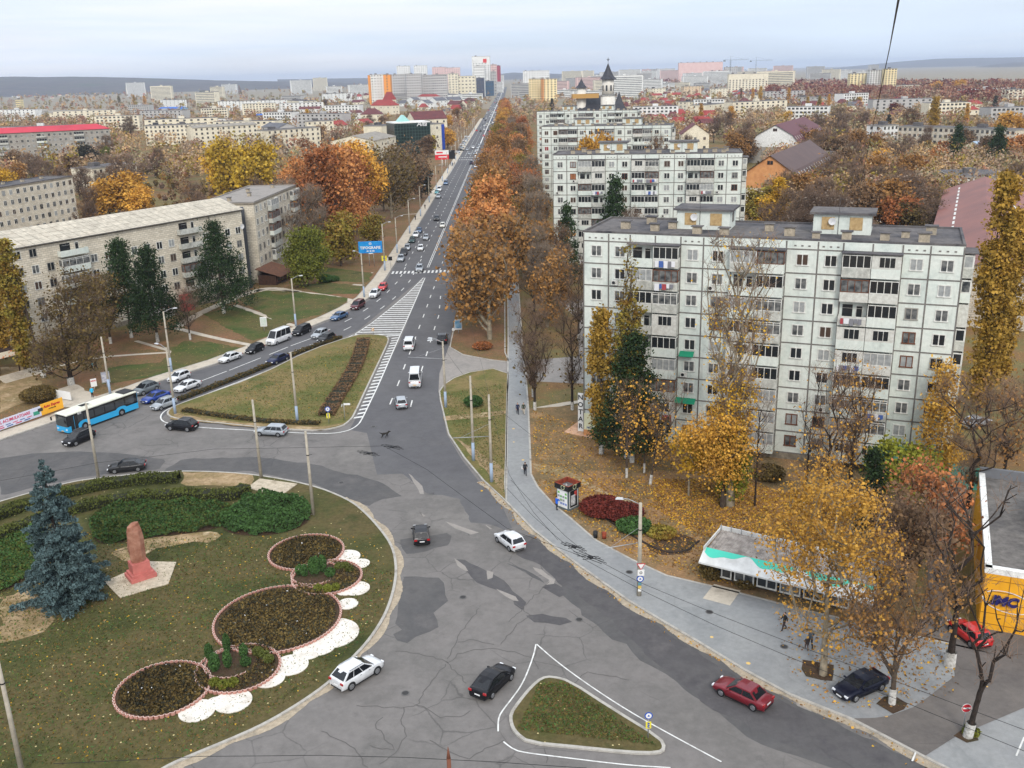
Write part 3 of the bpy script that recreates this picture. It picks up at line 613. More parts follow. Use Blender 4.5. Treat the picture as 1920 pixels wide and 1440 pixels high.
def car(kind,colour,pos,ang,label,group=None,detail=2,cat='car',plate=None,roofrails=False,name=None):
    nm={'minibus':'minibus','van':'delivery_van','suv':'suv_car'}.get(kind,'parked_car' if group and 'parked' in group else 'passenger_car') if not name else name
    me=car_meshes(kind); t=thing(nm,label,cat,(pos[0],pos[1],pos[2]),ang,group)
    pm=paint(colour.replace(' ','_'),PAINTS[colour])
    bm=me['body'].copy(); bm.materials[0]=pm; link('body',bm,t)
    link('windscreen',me['windscreen'],t); link('rear_window',me['rear_window'],t)
    for s in me['sides']: link('side_window',s,t)
    Lg,W=me['dim'][:2]
    for x in me['wx']:
        for sy in (1,-1):
            wl=link('wheel',me['tyre'],t,(x-Lg/2,sy*(W/2-.088),me['rw']))
            if detail>1: link('rim',me['rim'],wl)
    for nm2 in ('headlight','tail_light'):
        m_,p=me[nm2]
        for sy in (1,-1): link(nm2,m_,t,(p[0],p[1]*sy,p[2]))
    if detail>1:
        for i,p in enumerate(me['number_plate'][1]):
            o=link('number_plate',me['number_plate'][0],t,p)
        if plate: 
            pmx=me['number_plate'][0].copy(); pmx.materials[0]=M_orange; o.data=pmx
        mm=me['wing_mirror'][0].mesh('wing_mirror',pm)
        for sy in (1,-1):
            p=me['wing_mirror'][1]; link('wing_mirror',mm,t,(p[0],p[1]*sy,p[2]))
            for p in me['door_handle'][1]: link('door_handle',me['door_handle'][0],t,(p[0],p[1]*sy,p[2]))
        link('grille',me['grille'][0],t,me['grille'][1])
        if roofrails or kind=='suv':
            Lg,W,Hh,belt,zr,xr0,xr1,yr=me['dim']
            for sy in (1,-1):
                g=MB(); g.box((0,0,0),(xr1-xr0-.2,.04,.05)); link('roof_rail',g.mesh('roof_rail',M_rim),t,((xr0+xr1)/2-Lg/2,sy*(yr-.02),zr+.03))
    return t
Zr=.024
def carpx(kind,colour,c,rear,front,label,**k):
    p=at(*c); a=at(*rear); b=at(*front); z=k.pop('z',Zr); return car(kind,colour,(p.x,p.y,z),math.atan2(b.y-a.y,b.x-a.x),label,**k)
Q='cars queueing in the left carriageway towards the roundabout'
carpx('suv','white',(671,1272),(640,1290),(702,1252),'white crossover car rounding the lawn, nearest the flower beds',group=None)
carpx('fastback','black',(925,1287),(902,1310),(950,1264),'black fastback car just left of the small triangular island')
carpx('hatchback','black',(790,1010),(791,1022),(787,992),'black hatchback driving away beside the roundabout kerb')
carpx('hatchback','white',(956,1022),(974,1036),(937,1008),'white hatchback with red tail lights heading up the junction')
carpx('sedan','dark red',(1391,1310),(1432,1328),(1350,1290),'dark red saloon driving along the broken kerb lane')
carpx('sedan','midnight',(1612,1298),(1655,1279),(1572,1315),'dark navy saloon parked on the pavement beneath a thin tree',z=.135)
carpx('hatchback','red',(1815,1199),(1840,1217),(1790,1178),'bright red hatchback parked before the yellow shop',z=.142)
carpx('suv','black',(149,829),(178,816),(122,840),'black crossover with chrome window line beside the bus front',roofrails=True)
carpx('sedan','charcoal',(239,882),(277,878),(201,886),'dark grey saloon entering the roundabout beyond the hedge',)
carpx('suv','black',(342,805),(373,807),(310,802),'black crossover waiting at the tip of the large triangle lawn')
carpx('estate','silver',(509,815),(537,816),(482,813),'silver blue estate car at the foot of the large triangle lawn')
carpx('hatchback','silver',(308,764),(332,755),(285,772),'silver hatchback at the queue head next to the lamp post',group=Q)
carpx('sedan','blue',(292,751),(315,742),(268,759),'bright blue saloon between the silver hatchback and grey estate',group=Q)
carpx('suv','grey',(274,736),(297,727),(250,745),'grey off-road estate behind the bus roof',group=Q)
carpx('hatchback','white',(336,713),(358,703),(313,721),'white hatchback at the kerb beside another white car',group=Q)
carpx('sedan','white',(352,730),(376,720),(328,738),'white saloon in the outer lane next to a white hatchback',group=Q)
tx=carpx('sedan','white',(432,676),(454,667),(410,683),'white taxi saloon with a grey square on its door',group=Q,cat='taxi')
for s_ in (-.905,.905): g=MB(); g.box((-.35,s_,.62),(.55,.01,.34)); g.build('door_sticker',mat('sticker',(.35,.38,.38)),tx)
carpx('hatchback','black',(478,660),(498,651),(458,668),'black hatchback between the white taxi and white minibus',group=Q)
carpx('minibus','white',(523,642),(546,632),(499,651),'white high-roofed minibus in the kerb lane',group=Q,cat='minibus')
carpx('minivan','black',(566,626),(584,618),(548,634),'black people carrier right behind the white minibus',group=Q)
carpx('hatchback','silver',(600,632),(616,624),(584,639),'silver hatchback alongside a small black hatchback',group=Q)
carpx('hatchback','charcoal',(612,640),(628,632),(594,647),'small black hatchback on the lane beside the lawn tip',group=Q)
carpx('sedan','navy',(521,679),(542,669),(498,687),'dark blue saloon on the lane beside the lawn',group=Q)
carpx('sedan','steel blue',(636,598),(652,591),(620,604),'steel blue saloon in the kerb lane',group=Q)
carpx('minivan','maroon',(671,578),(684,570),(658,585),'maroon people carrier between steel blue and white cars',group=Q)
carpx('suv','white',(703,556),(713,547),(693,564),'white crossover car behind the maroon one',group=Q)
carpx('hatchback','red',(718,543),(725,535),(711,550),'bright red hatchback below the pedestrian crossing',group=Q)
carpx('suv','silver',(787,508),(790,497),(785,512),'silver estate car just coming over the pedestrian crossing',group=Q)
carpx('van','white',(768,652),(765,657),(772,632),'small white van driving away beside the striped zone',cat='van')
carpx('minibus','white',(779,719),(778,728),(781,700),'white minibus with yellow rear plate driving away',plate=1,cat='minibus')
carpx('hatchback','silver',(752,761),(754,768),(747,742),'silver hatchback with tall red tail lights driving up the avenue')
carpx('suv','black',(830,641),(829,646),(834,620),'black off-road car stopped at the right kerb')
UP='cars parked along the left kerb of the avenue'
def rd(kind,col,px,py,away,label,group,detail=1,ang=0.,cat='car'):
    p=at(px,py); a=math.pi/2-.0064*1 if away else -math.pi/2
    return car(kind,col,(p.x,p.y,Zr),a+ang,label,group=group,detail=detail,cat=cat)
rd('suv','silver',752,489,0,'silver crossover, nearest car parked beyond the pedestrian crossing',UP)
rd('minivan','charcoal',757,478,0,'dark people carrier, second parked beyond the crossing',UP)
rd('estate','silver',764,468,0,'silver estate, third parked beyond the crossing',UP)
rd('estate','dark green',773,454,0,'dark green estate, fourth parked beyond the crossing',UP)
rd('suv','white',780,444,0,'white crossover, fifth parked beyond the crossing',UP)
rd('hatchback','steel blue',786,436,0,'bluish hatchback, farthest of the kerb cars beyond the crossing',UP)
MV='cars driving on the avenue beyond the crossing'
rd('hatchback','white',789,469,0,'white hatchback driving past the parked row',MV)
rd('hatchback','silver',799,449,0,'silver hatchback driving beside the farther parked cars',MV)
rd('hatchback','cream',830,426,0,'cream hatchback close to the double centre line',MV)
rd('suv','charcoal',819,413,0,'charcoal car ahead of the cream hatchback',MV)
rd('suv','silver',822,371,0,'silver car standing below the white van at the kerb',UP)
rd('hatchback','teal',819,363,0,'turquoise car standing at the kerb before the white van',UP)
rd('van','white',824,358,0,'white van standing at the left kerb',UP,cat='van')
rd('van','steel blue',836,346,0,'dark blue van standing beyond the white van',UP,cat='van')
rd('hatchback','white',884,365,1,'white car driving away beside the orange trees',MV)
# lorry, crossing traffic and the cars before the crossroads
far_cars=[('van','navy',884,308,1),('hatchback','white',892,314,0),('suv','white',901,316,1),('hatchback','silver',880,290,0),('hatchback','silver',890,290,0),('hatchback','white',893,285,0),('suv','silver',896,279,0),('suv','white',887,278,0),('hatchback','silver',876,282,0),
('hatchback','silver',899,273,0),('hatchback','red',907,256,0),('van','charcoal',901,247,0),('hatchback','white',908,237,0),('hatchback','red',919,248,1),('hatchback','silver',921,241,1),('hatchback','grey',923,236,1),('van','white',924,231,1),('hatchback','silver',927,225,1),('hatchback','white',931,218,1),('hatchback','grey',915,215,0)]
FARC=[]
for i,(k,c_,x,y,aw) in enumerate(far_cars):
    o=rd(k,c_,x,y,aw,'',None,detail=0,cat='van' if k=='van' else 'car'); FARC.append((o,c_+' '+('van' if k=='van' else 'car'),'before the far crossroads' if y>228 else 'beyond the far crossroads',y))
PK_='cars parked at an angle by the far crossroads'
for i,(c_,x,y) in enumerate([('white',858,287),('charcoal',864,283),('silver',865,278),('white',868,273),('silver',870,269),('white',873,265),('silver',874,262),('white',876,258)]):
    p=at(x,y); car('estate' if i%2 else 'hatchback',c_,(p.x,p.y,Zr),math.pi*.08,['nearest','second','third','fourth','fifth','sixth','seventh','farthest'][i]+' of the cars parked at an angle by the crossroads, '+c_,group=PK_,detail=0)
# simple cars far up the avenue (a few pixels long)
g=MB(); g.box((0,0,.55),(4.3,1.75,.62),0,tap=.96); g.box((-.15,0,1.12),(2.4,1.6,.52),1,mt=0,tap=.8); g.box((1.3,0,.33),(.6,1.8,.6),1); g.box((-1.3,0,.33),(.6,1.8,.6),1)
base_=g.mesh('far_car',[M_blk,M_glass]); FM={}
for k in PAINTS: m_=base_.copy(); m_.materials[0]=paint(k.replace(' ','_'),PAINTS[k]); FM[k]=m_
r_=random.Random(11); cols=['white','silver','white','grey','charcoal','silver','cream','navy','red','white','black','steel blue']
i=0
for lane,aw in ((-8,0),(-5,0),(-1.7,0),(2,1),(5.2,1),(8.3,1)):
    y=830+r_.uniform(0,60)
    while y<3000 and i<110:
        c_=r_.choice(cols); o=link('far_car',FM[c_],loc=(road_c(y)+lane,y,.03),rz=math.pi/2 if aw else -math.pi/2); o['category']='car'
        FARC.append((o,c_+' car',('in the left lanes' if not aw else 'in the right lanes')+' up the avenue',pxof((road_c(y),y,0))[1])); y+=r_.uniform(18,150) if abs(lane)<7 else r_.uniform(60,260); i+=1
# ------------------------------------------------------------------ bus
def bus():
    pf=at(110,817); pr=at(258,763); a=math.atan2(pf.y-pr.y,pf.x-pr.x); mid=(pf+pr)/2
    t=thing('city_bus','turquoise and black city bus with a cream roof turning by the pavement','bus',(mid.x,mid.y,Zr),a)
    Lh,w_=6.0,1.27; blue=mat('bus_blue',(.03,.36,.66),.3,coat=.5); cream=mat('bus_cream',(.74,.74,.64),.45,c2=(.62,.62,.53),sc=1.2); dark=mat('bus_glass',(.012,.013,.016),.07,spec=.8)
    g=MB(); g.box((0,0,.73),(12,2.54,.86),0); g.box((0,0,.26),(11.2,2.4,.2),1)
    for x in (3.3,-3.0):
        for sy in (1,-1):
            pts=[(x+math.cos(k*math.pi/8)*.58,sy*1.2745,.5+max(-.2,math.sin(k*math.pi/8)*.58)) for k in range(16)]; g.face(pts if sy<0 else pts[::-1],1)
            pts=[(x+math.cos(k*math.pi/10)*.95,sy*1.272,1.1+math.sin(k*math.pi/10)*.38) for k in range(11)]; g.face(pts if sy<0 else pts[::-1],0)
    g.box((6.0,0,.52),(.10,2.4,.42),0); g.box((-5.99,0,1.9),(.05,2.5,1.6),0)
    g.build('body',[blue,M_blk],t)
    g=MB(); g.box((0,0,1.96),(11.96,2.5,1.6),0); g.build('window_band',dark,t)
    for sy in (1,-1):
        for k in range(6):
            g=MB(); g.box((-4.6+k*1.75,sy*1.256,1.95),(1.55,.012,1.0),0); g.build('side_window',mat('bus_pane',(.035,.04,.045),.06,spec=.9),t)
        for x in ((4.9,) if sy>0 else (4.9,.6,-4.3)):
            g=MB(); g.box((x,sy*1.264,1.45),(1.15,.02,2.1),0); g.box((x,sy*1.27,1.5),(.04,.02,2.0),1); g.build('door',[dark,blue if sy>0 else M_blk],t)
    g=MB(); g.box((0,0,2.83),(12,2.52,.14),0); g.box((0,0,2.93),(11.7,2.25,.10),0,tap=.97); g.build('roof',cream,t)
    g=MB(); g.box((2.6,0,3.06),(2.4,1.7,.2),0,tap=.92); g.box((-.2,0,3.04),(1.9,1.5,.14),0,tap=.9); g.box((2.2,.1,3.17),(1.3,.9,.03),1); g.build('air_conditioner',[cream,M_blk],t)
    g=MB(); g.box((-4.9,0,3.05),(1.9,2.0,.2),0,tap=.9); g.build('roof_engine_cover',mat('engine_cover',(.03,.03,.032),.6),t)
    g=MB(); g.box((.9,0,3.0),(1.0,.9,.06)); g.build('roof_hatch',cream,t)
    g=MB(); g.box((6.0,0,1.86),(.04,2.3,1.5),0); g.build('windscreen',mat('bus_screen',(.05,.06,.06),.05,spec=1),t)
    g=MB(); g.box((6.02,0,2.68),(.05,1.8,.24)); g.build('destination_board',M_blk,t)
    for sy in (1,-1):
        g=MB(); g.box((6.03,sy*.95,.72),(.05,.34,.16)); g.build('headlight',M_head,t)
        g=MB(); g.box((-6.03,sy*1.05,.95),(.05,.14,.5)); g.build('tail_light',M_tail,t)
        g=MB(); g.tube((6.0,sy*1.2,2.6),(6.45,sy*1.5,2.5),.03); g.box((6.5,sy*1.5,2.2),(.12,.2,.5)); g.build('wing_mirror',M_blk,t)
        for x in (3.3,-3.0):
            g=MB(); g.tube((0,-.14,0),(0,.14,0),.48,n=20); wl=g.build('wheel',M_tyre,t,loc=(x,sy*1.15,.48)); g=MB(); g.tube((0,-.15,0),(0,.15,0),.27,n=14); g.build('rim',M_rim,wl)
    g=MB(); g.box((6.06,0,.42),(.02,.52,.11)); g.build('number_plate',M_orange,t)
    text('673',.42,M_plate,t,wallmx((3.9,1.275,2.62),(-1,0,0)),.012)
bus()
# ================================================================== PEOPLE AND THE DOG
def skin_mesh(verts,edges,radii,sub=1):
    me=bpy.data.meshes.new('s'); me.from_pydata(verts,edges,[]); o=bpy.data.objects.new('s',me); COL.objects.link(o)
    m=o.modifiers.new('k','SKIN'); m.use_smooth_shade=True; s=o.modifiers.new('u','SUBSURF'); s.levels=sub; s.render_levels=sub
    sv=me.skin_vertices[0].data
    for i,r_ in enumerate(radii): sv[i].radius=(r_,r_) if not isinstance(r_,tuple) else r_
    sv[0].use_root=True
    dg=bpy.context.evaluated_depsgraph_get(); dg.update(); out=bpy.data.meshes.new_from_object(o.evaluated_get(dg)); bpy.data.objects.remove(o); return out
SKIN=mat('skin',(.52,.32,.23),.6)
def person(pos,ang,label,top,legs,hair=(.03,.02,.015),pose='walk',h=1.72,bag=None,group=None,jl=.82,shoes=(.02,.02,.02),hold=None):
    """x forward, one continuous skinned body"""
    k=h/1.72; st=.24 if pose=='walk' else .05; V=[];E=[];Rd=[]
    def a(p,r_,par=None):
        V.append(tuple(q*k for q in p)); Rd.append(r_*k*(1.25 if r_>.03 else 1) if not isinstance(r_,tuple) else (r_[0]*k*1.15,r_[1]*k*1.15)); i=len(V)-1
        if par is not None: E.append((par,i))
        return i
    pel=a((0,0,.95),(.15,.11)); w1=a((.0,0,1.12),(.13,.10),pel); ch=a((.01,0,1.32),(.17,.12),w1); nk=a((.0,0,1.46),(.065,.06),ch); hd=a((.02,0,1.56),(.08,.09),nk); hd2=a((.025,0,1.66),(.085,.095),hd); a((.02,0,1.72),(.05,.055),hd2)
    a((.115,0,1.58),.018,hd)
    for sy,ph in ((1,1),(-1,-1)):
        hp=a((0,sy*.09,.90),.095,pel); kn=a((.10*(st>.1)+ph*st*.45,sy*.09,.50),.065,hp); an=a((ph*st-(.06 if ph<0 and st>.1 else 0),sy*.085,.10 if ph>0 or st<.1 else .14),.045,kn); a((ph*st+.07-(.04 if ph<0 else 0),sy*.09,.045),.045,an); a((ph*st+.16-(.04 if ph<0 else 0),sy*.09,.035),.035,an+1)
        sh=a((0,sy*.19,1.40),.065,ch)
        if pose=='reach': el=a((.16,sy*.22,1.24),.048,sh); wr=a((.38,sy*.15,1.22),.034,el); d=(1,0,.0)
        else: el=a((-ph*st*.35-.02,sy*.25,1.13),.048,sh); wr=a((-ph*st*.75+.10,sy*.24,.92),.034,el); d=(.25,0,-.97)
        x,y,z=V[wr][0]/k,V[wr][1]/k,V[wr][2]/k; pm_=a((x+d[0]*.06,y,z+d[2]*.06),.034,wr)
        for j,(o_,l_) in enumerate(((-.026,.07),(-.009,.08),(.009,.075),(.026,.06))):
            f1=a((x+d[0]*(.09+l_*.4)+.0,y+o_,z+d[2]*(.09+l_*.4)),.009,pm_); a((x+d[0]*(.09+l_)+.015,y+o_,z+d[2]*(.09+l_)),.008,f1)
        tb=a((x+d[0]*.06+.03,y-sy*.01,z+d[2]*.05),.010,pm_); a((x+d[0]*.09+.045,y-sy*.012,z+d[2]*.08),.009,tb)
    me=skin_mesh(V,E,Rd,1)
    ms=[mat('cloth_%02x%02x%02x'%tuple(int(255*q) for q in c_),c_,.85) for c_ in (top,legs,shoes)]+[SKIN]
    me.materials.clear(); [me.materials.append(m) for m in ms]
    for p in me.polygons:
        c=p.center/k
        if c.z>1.475: i=3
        elif c.z<.09: i=2
        elif c.z<jl and abs(c.y)<.185: i=1
        elif abs(c.y)>.17 and c.z<.95 and pose!='reach': i=3
        elif pose=='reach' and c.x>.36: i=3
        elif c.z<jl: i=1
        else: i=0
        p.material_index=i
    t=thing('person',label,'person',pos,ang,group); link('body',me,t)
    g=MB(); c0=Vector((.0,0,1.655*k)); 
    for i in range(8):
        for j in range(5):
            def pt(i,j): th=i*math.pi/4; ph=-.35+j*(math.pi/2+.35)/5; return (c0.x+math.cos(th)*math.cos(ph)*.108*k-.012,math.sin(th)*math.cos(ph)*.104*k,c0.z+math.sin(ph)*.10*k)
            if j<2 and i in (7,0): continue
            g.face([pt(i,j),pt(i+1,j),pt(i+1,j+1),pt(i,j+1)],0,True)
    hm=mat('hair_%02x%02x%02x'%tuple(int(255*q) for q in hair),hair,.7); g.build('hair',hm,t)
    if bag:
        b=MB(); b.box((-.19*k,0,1.22*k),(.16,.30,.42),0,tap=.85); b.build('backpack',mat('bag_%02x'%int(bag[0]*255),bag,.7),t)
    if hold:
        b=MB(); b.box((.14,.30,.95),(.05,.25,.32)); b.build('carrier_bag',mat('bag_white',(.7,.7,.7),.6),t)
    return t
def ppl(px,py,deg,label,*a_,z=.13,**k): p=at(px,py); return person((p.x,p.y,z),R(deg),label,*a_,**k)
BL=(.02,.02,.025)
ppl(985,893,95,'woman in a dark coat walking up the pavement carrying something white',(.018,.018,.022),(.02,.02,.03),hair=(.06,.025,.015),hold=1)
ppl(971,778,-85,'person in dark clothes walking on the path beside a companion',(.02,.025,.06),BL)
ppl(982,778,-95,'person in an olive jacket and pale trousers on the path',(.05,.055,.035),(.45,.40,.32))
ppl(1044,958,25,'person in a bright blue jacket reading the kiosk window',(.02,.13,.62),BL,pose='reach',z=.10)
ppl(174,746,-60,'person in a turquoise jacket standing behind the bus',(.02,.45,.72),BL,pose='stand',z=.10)
ppl(174,697,170,'person with a pale teal backpack walking on the earth path',(.02,.02,.025),BL,bag=(.2,.5,.5),z=.11)
ppl(181,694,170,'person in black leaning forward on the earth path',(.015,.015,.02),BL,z=.11)
ppl(12,675,-40,'person in a teal top standing under the canopy steps',(.03,.30,.30),BL,pose='stand',z=.1)
ppl(1470,1183,200,'person in black striding under the golden maple',(.02,.02,.02),(.05,.03,.03))
ppl(1519,1216,90,'person in a grey jacket walking next to the maple trunk',(.10,.12,.14),BL)
ppl(1512,1221,90,'child walking beside the person in grey near the trunk',(.05,.04,.04),(.10,.06,.05),h=1.3)
ppl(1756,1184,-110,'person with white cap and dark green coat by the red car',(.03,.035,.03),BL,hair=(.7,.7,.7),pose='stand')
ppl(797,392,-90,'walker in black on the left pavement beside the avenue',BL,BL)
ppl(779,413,90,'walker in black farther down the left pavement',BL,BL)
ppl(815,485,80,'walker reaching the crossing under the orange trees',BL,BL) if 0 else None
for i,(x,y) in enumerate([(845,310),(849,311),(852,309),(841,318),(822,326),(826,337)]): ppl(x,y,40+i*60,['first','second','third','fourth','fifth','sixth'][i]+' from the nearest junction kerb among the walkers at the crossroads' if 0 else 'walker waiting at the far crossroads, number %s from the left'%['four','five','six','three','one','two'][i],BL,BL)
ppl(903,293,0,'walker in black crossing the far zebra crossing',BL,BL,z=.03)
ppl(917,742,200,'worker in an orange vest standing on the far verge',(.8,.16,.03),(.03,.03,.06),z=.14) if 0 else None
# dog
V=[(0,0,.48),(.22,0,.50),(.36,0,.58),(.46,0,.68),(.60,0,.66),(.68,0,.63),(-.22,0,.50),(-.32,0,.52),(-.50,0,.62),(-.62,0,.66),
   (.26,.09,.38),(.34,.09,.22),(.30,.09,.05),(.36,.09,.03),(.22,-.09,.38),(.12,-.09,.22),(.04,-.09,.07),(.09,-.09,.04),
   (-.26,.09,.40),(-.16,.09,.26),(-.28,.09,.15),(-.24,.09,.03),(-.28,-.09,.40),(-.26,-.09,.26),(-.42,-.09,.15),(-.44,-.09,.04),(.45,.05,.77),(.45,-.05,.77)]
E_=[(0,1),(1,2),(2,3),(3,4),(4,5),(0,6),(6,7),(7,8),(8,9),(1,10),(10,11),(11,12),(12,13),(1,14),(14,15),(15,16),(16,17),(6,18),(18,19),(19,20),(20,21),(6,22),(22,23),(23,24),(24,25),(3,26),(3,27)]
Rr=[.12,.14,.09,.075,.05,.03,.11,.07,.045,.02,.06,.035,.025,.025,.06,.035,.025,.025,.07,.045,.028,.022,.07,.045,.028,.022,.02,.02]
me=skin_mesh(V,E_,Rr,1); me.materials.clear(); me.materials.append(mat('dog_fur',(.012,.011,.01),.8,c2=(.03,.025,.02),sc=9))
p=at(722,821); o=link('dog',me,loc=(p.x,p.y,.02),rz=.25); o.scale=(1.25,1.25,1.25); tag(o,'black dog trotting across the junction asphalt','dog')
# ================================================================== TREES
def skeleton(rs, top, tips, r_tip=.02, bend=.12, up=.5, power=.46, base_r=None, lean=(0,0)):
    """grow a branch graph from the trunk line to every tip; returns segment arrays"""
    n0=9; nodes=[]; par=[]
    for i in range(n0+1):
        t=i/n0; nodes.append(np.array([lean[0]*t+rs.uniform(-.06,.06)*top*.12*t, lean[1]*t+rs.uniform(-.06,.06)*top*.12*t, top*t])); par.append(i-1)
    nodes=[np.array(n) for n in nodes]
    order=np.argsort([math.hypot(p[0],p[1])+abs(p[2]-top*.7)*.2 for p in tips]); tipn=[]
    A=np.array(nodes)
    for k in order:
        p=tips[k]; d=p-A; hd=np.hypot(d[:,0],d[:,1]); dz=d[:,2]
        cost=np.sqrt((d**2).sum(1))+np.where(dz<up*hd,3.*(up*hd-dz),0)
        cost[0]=1e9; j=int(np.argmin(cost)); a=A[j]; L_=np.linalg.norm(p-a); m=max(1,min(4,int(L_/1.1)))
        new=[]; prev=j
        for s in range(1,m+1):
            t=s/m; q=a+(p-a)*t
            q=q+np.array([0,0,1.])*bend*L_*math.sin(t*math.pi)*(-.5 if up>.2 else .3)+rs.normal(0,.05*L_/m,3)*(1 if s<m else 0)
            nodes.append(q); par.append(prev); prev=len(nodes)-1; new.append(q)
        tipn.append(prev); A=np.vstack([A]+[x[None] for x in new])
    cnt=np.zeros(len(nodes))
    for t in tipn: cnt[t]+=1
    for i in range(len(nodes)-1,0,-1):
        if par[i]>=0: cnt[par[i]]+=cnt[i]
    cnt=np.maximum(cnt,1); rad=r_tip*cnt**power
    if base_r: rad*=1; rad[:n0+1]=np.maximum(rad[:n0+1],base_r*(1-np.arange(n0+1)/n0*.75)*.9)
    idx=np.arange(1,len(nodes)); pi=np.array(par)[1:]
    A=np.array(nodes); return A[pi],A[idx],np.minimum(rad[pi],rad[idx]*1.6),rad[idx],A[tipn]
def segs_mesh(P0,P1,r0,r1,n=5):
    d=P1-P0; l=np.linalg.norm(d,axis=1,keepdims=True); l[l==0]=1; d=d/l
    ref=np.where(np.abs(d[:,2:3])>.9,np.array([[1.,0,0]]),np.array([[0,0,1.]])); u=np.cross(d,ref); u/=np.linalg.norm(u,axis=1,keepdims=True)+1e-9; v=np.cross(d,u)
    ang=np.arange(n)*2*math.pi/n; c=np.cos(ang)[None,:,None]; s=np.sin(ang)[None,:,None]
    ring=u[:,None]*c+v[:,None]*s
    a=P0[:,None]+ring*r0[:,None,None]; b=P1[:,None]+ring*r1[:,None,None]
    V=np.concatenate([a,b],1).reshape(-1,3); m=len(P0); base=(np.arange(m)*2*n)[:,None]; k=np.arange(n)[None]
    Q=np.stack([base+k,base+(k+1)%n,base+n+(k+1)%n,base+n+k],-1).reshape(-1,4); return V,Q
def leaves_mesh(rs,P,size,aspect=1.,up=0.):
    n=len(P); a=rs.normal(size=(n,3)); a[:,2]*=(1+up); a/=np.linalg.norm(a,axis=1,keepdims=True); b=rs.normal(size=(n,3)); b-=(a*b).sum(1,keepdims=True)*a; b/=np.linalg.norm(b,axis=1,keepdims=True)
    s=size*(.35+1.15*rs.random((n,1))**1.5)*1.12; a=a*s*.5*aspect; b=b*s*.5
    V=np.stack([P-a-b*.5,P+a*.2-b,P+a+b*.4,P-a*.3+b],1).reshape(-1,3); Q=np.arange(n*4).reshape(n,4); return V,Q
def crown_pts(rs,shape,n,h,rx,z0):
    out=[]; lob=[(rs.uniform(-.62,.62,3),rs.uniform(.28,.5)) for _ in range(11)]
    while len(out)<n:
        p=rs.uniform(-1,1,3)
        if shape=='round':
            if np.linalg.norm(p)>1 or not any(np.linalg.norm(p-c)<r_ for c,r_ in lob): continue
            q=np.array([p[0]*rx,p[1]*rx,(z0+h)/2+p[2]*(h-z0)/2])
        elif shape=='dome':
            if np.linalg.norm(p)>1.05 or not any(np.linalg.norm(p-c)<r_ for c,r_ in lob) or p[2]<-.8: continue
            q=np.array([p[0]*rx,p[1]*rx,z0+(h-z0)*.42+p[2]*(h-z0)*.58])
        elif shape=='poplar':
            t=(p[2]+1)/2; w_=rx*math.sin(min(1,t*1.35+.12)*math.pi*.5)*(1-t**3*.85)
            if math.hypot(p[0],p[1])>1: continue
            q=np.array([p[0]*w_,p[1]*w_,z0+t*(h-z0)])
        elif shape=='cone':
            t=((p[2]+1)/2)**1.25; w_=rx*(1-t)**.85*(.85+.3*rs.random())+.15
            if not .45<math.hypot(p[0],p[1])<=1: continue
            q=np.array([p[0]*w_,p[1]*w_,z0+t*(h-z0)])
        elif shape=='vase':
            t=(p[2]+1)/2; w_=rx*(t**.7)*(1.15-.45*t)
            if math.hypot(p[0],p[1])>1: continue
            q=np.array([p[0]*w_,p[1]*w_,z0+t*(h-z0)])
        out.append(q)
    return np.array(out)
BARK=mat('bark_grey',G(88,76,64),.95,c2=G(62,52,44),sc=3,bump=.4)
BARKD=mat('bark_dark',G(58,48,42),.95,c2=G(40,34,30),sc=3,bump=.4)
BARKP=mat('bark_pale',G(150,138,118),.9,c2=G(104,96,80),sc=1.5)
LIME=mat('limewash',G(206,204,198),.9,c2=G(150,146,138),sc=4)
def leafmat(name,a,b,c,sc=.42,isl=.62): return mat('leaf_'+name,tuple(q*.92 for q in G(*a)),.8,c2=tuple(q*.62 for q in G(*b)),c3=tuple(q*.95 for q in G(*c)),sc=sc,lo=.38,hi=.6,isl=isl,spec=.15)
LM={'orange':leafmat('orange',(188,124,72),(164,110,66),(206,146,88)),'rust':leafmat('rust',(164,98,56),(134,88,56),(186,120,74)),'amber':leafmat('amber',(206,152,58),(178,124,50),(224,176,82)),
 'gold':leafmat('gold',(206,158,44),(176,128,36),(220,182,70)),'yellow':leafmat('yellow',(204,164,40),(160,130,36),(222,190,84)),'olive':leafmat('olive',(118,110,48),(138,96,42),(150,138,60)),
 'green':leafmat('green',(86,98,40),(118,118,44),(130,132,52)),'brown':leafmat('brown',(124,98,74),(104,86,68),(146,114,80)),'browngreen':leafmat('browngreen',(100,86,50),(84,72,48),(126,104,56)),
 'pine':leafmat('pine',(44,62,36),(34,48,30),(60,80,44)),'spruce':leafmat('spruce',(78,98,100),(56,76,78),(112,134,134),sc=.8),'juniper':leafmat('juniper',(62,92,48),(54,80,44),(86,118,62),sc=.6),
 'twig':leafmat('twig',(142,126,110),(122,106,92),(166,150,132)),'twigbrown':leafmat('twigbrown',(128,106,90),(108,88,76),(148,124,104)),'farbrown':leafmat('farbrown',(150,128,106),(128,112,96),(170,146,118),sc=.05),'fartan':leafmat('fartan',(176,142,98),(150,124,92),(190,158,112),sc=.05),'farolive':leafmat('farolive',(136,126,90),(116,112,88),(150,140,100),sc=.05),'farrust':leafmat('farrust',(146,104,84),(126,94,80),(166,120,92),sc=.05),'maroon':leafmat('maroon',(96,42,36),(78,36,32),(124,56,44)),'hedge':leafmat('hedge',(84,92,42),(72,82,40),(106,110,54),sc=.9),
 'poplar':leafmat('poplar',(176,136,52),(140,116,46),(196,158,76)),'tan':leafmat('tan',(150,108,58),(124,92,56),(170,126,72)),'dark':leafmat('dark',(56,56,44),(44,46,38),(70,66,48)),'birch':leafmat('birch',(212,160,58),(190,138,50),(226,184,90)),'limegreen':leafmat('limegreen',(112,118,36),(140,136,44),(150,152,60))}
class TreeM: pass
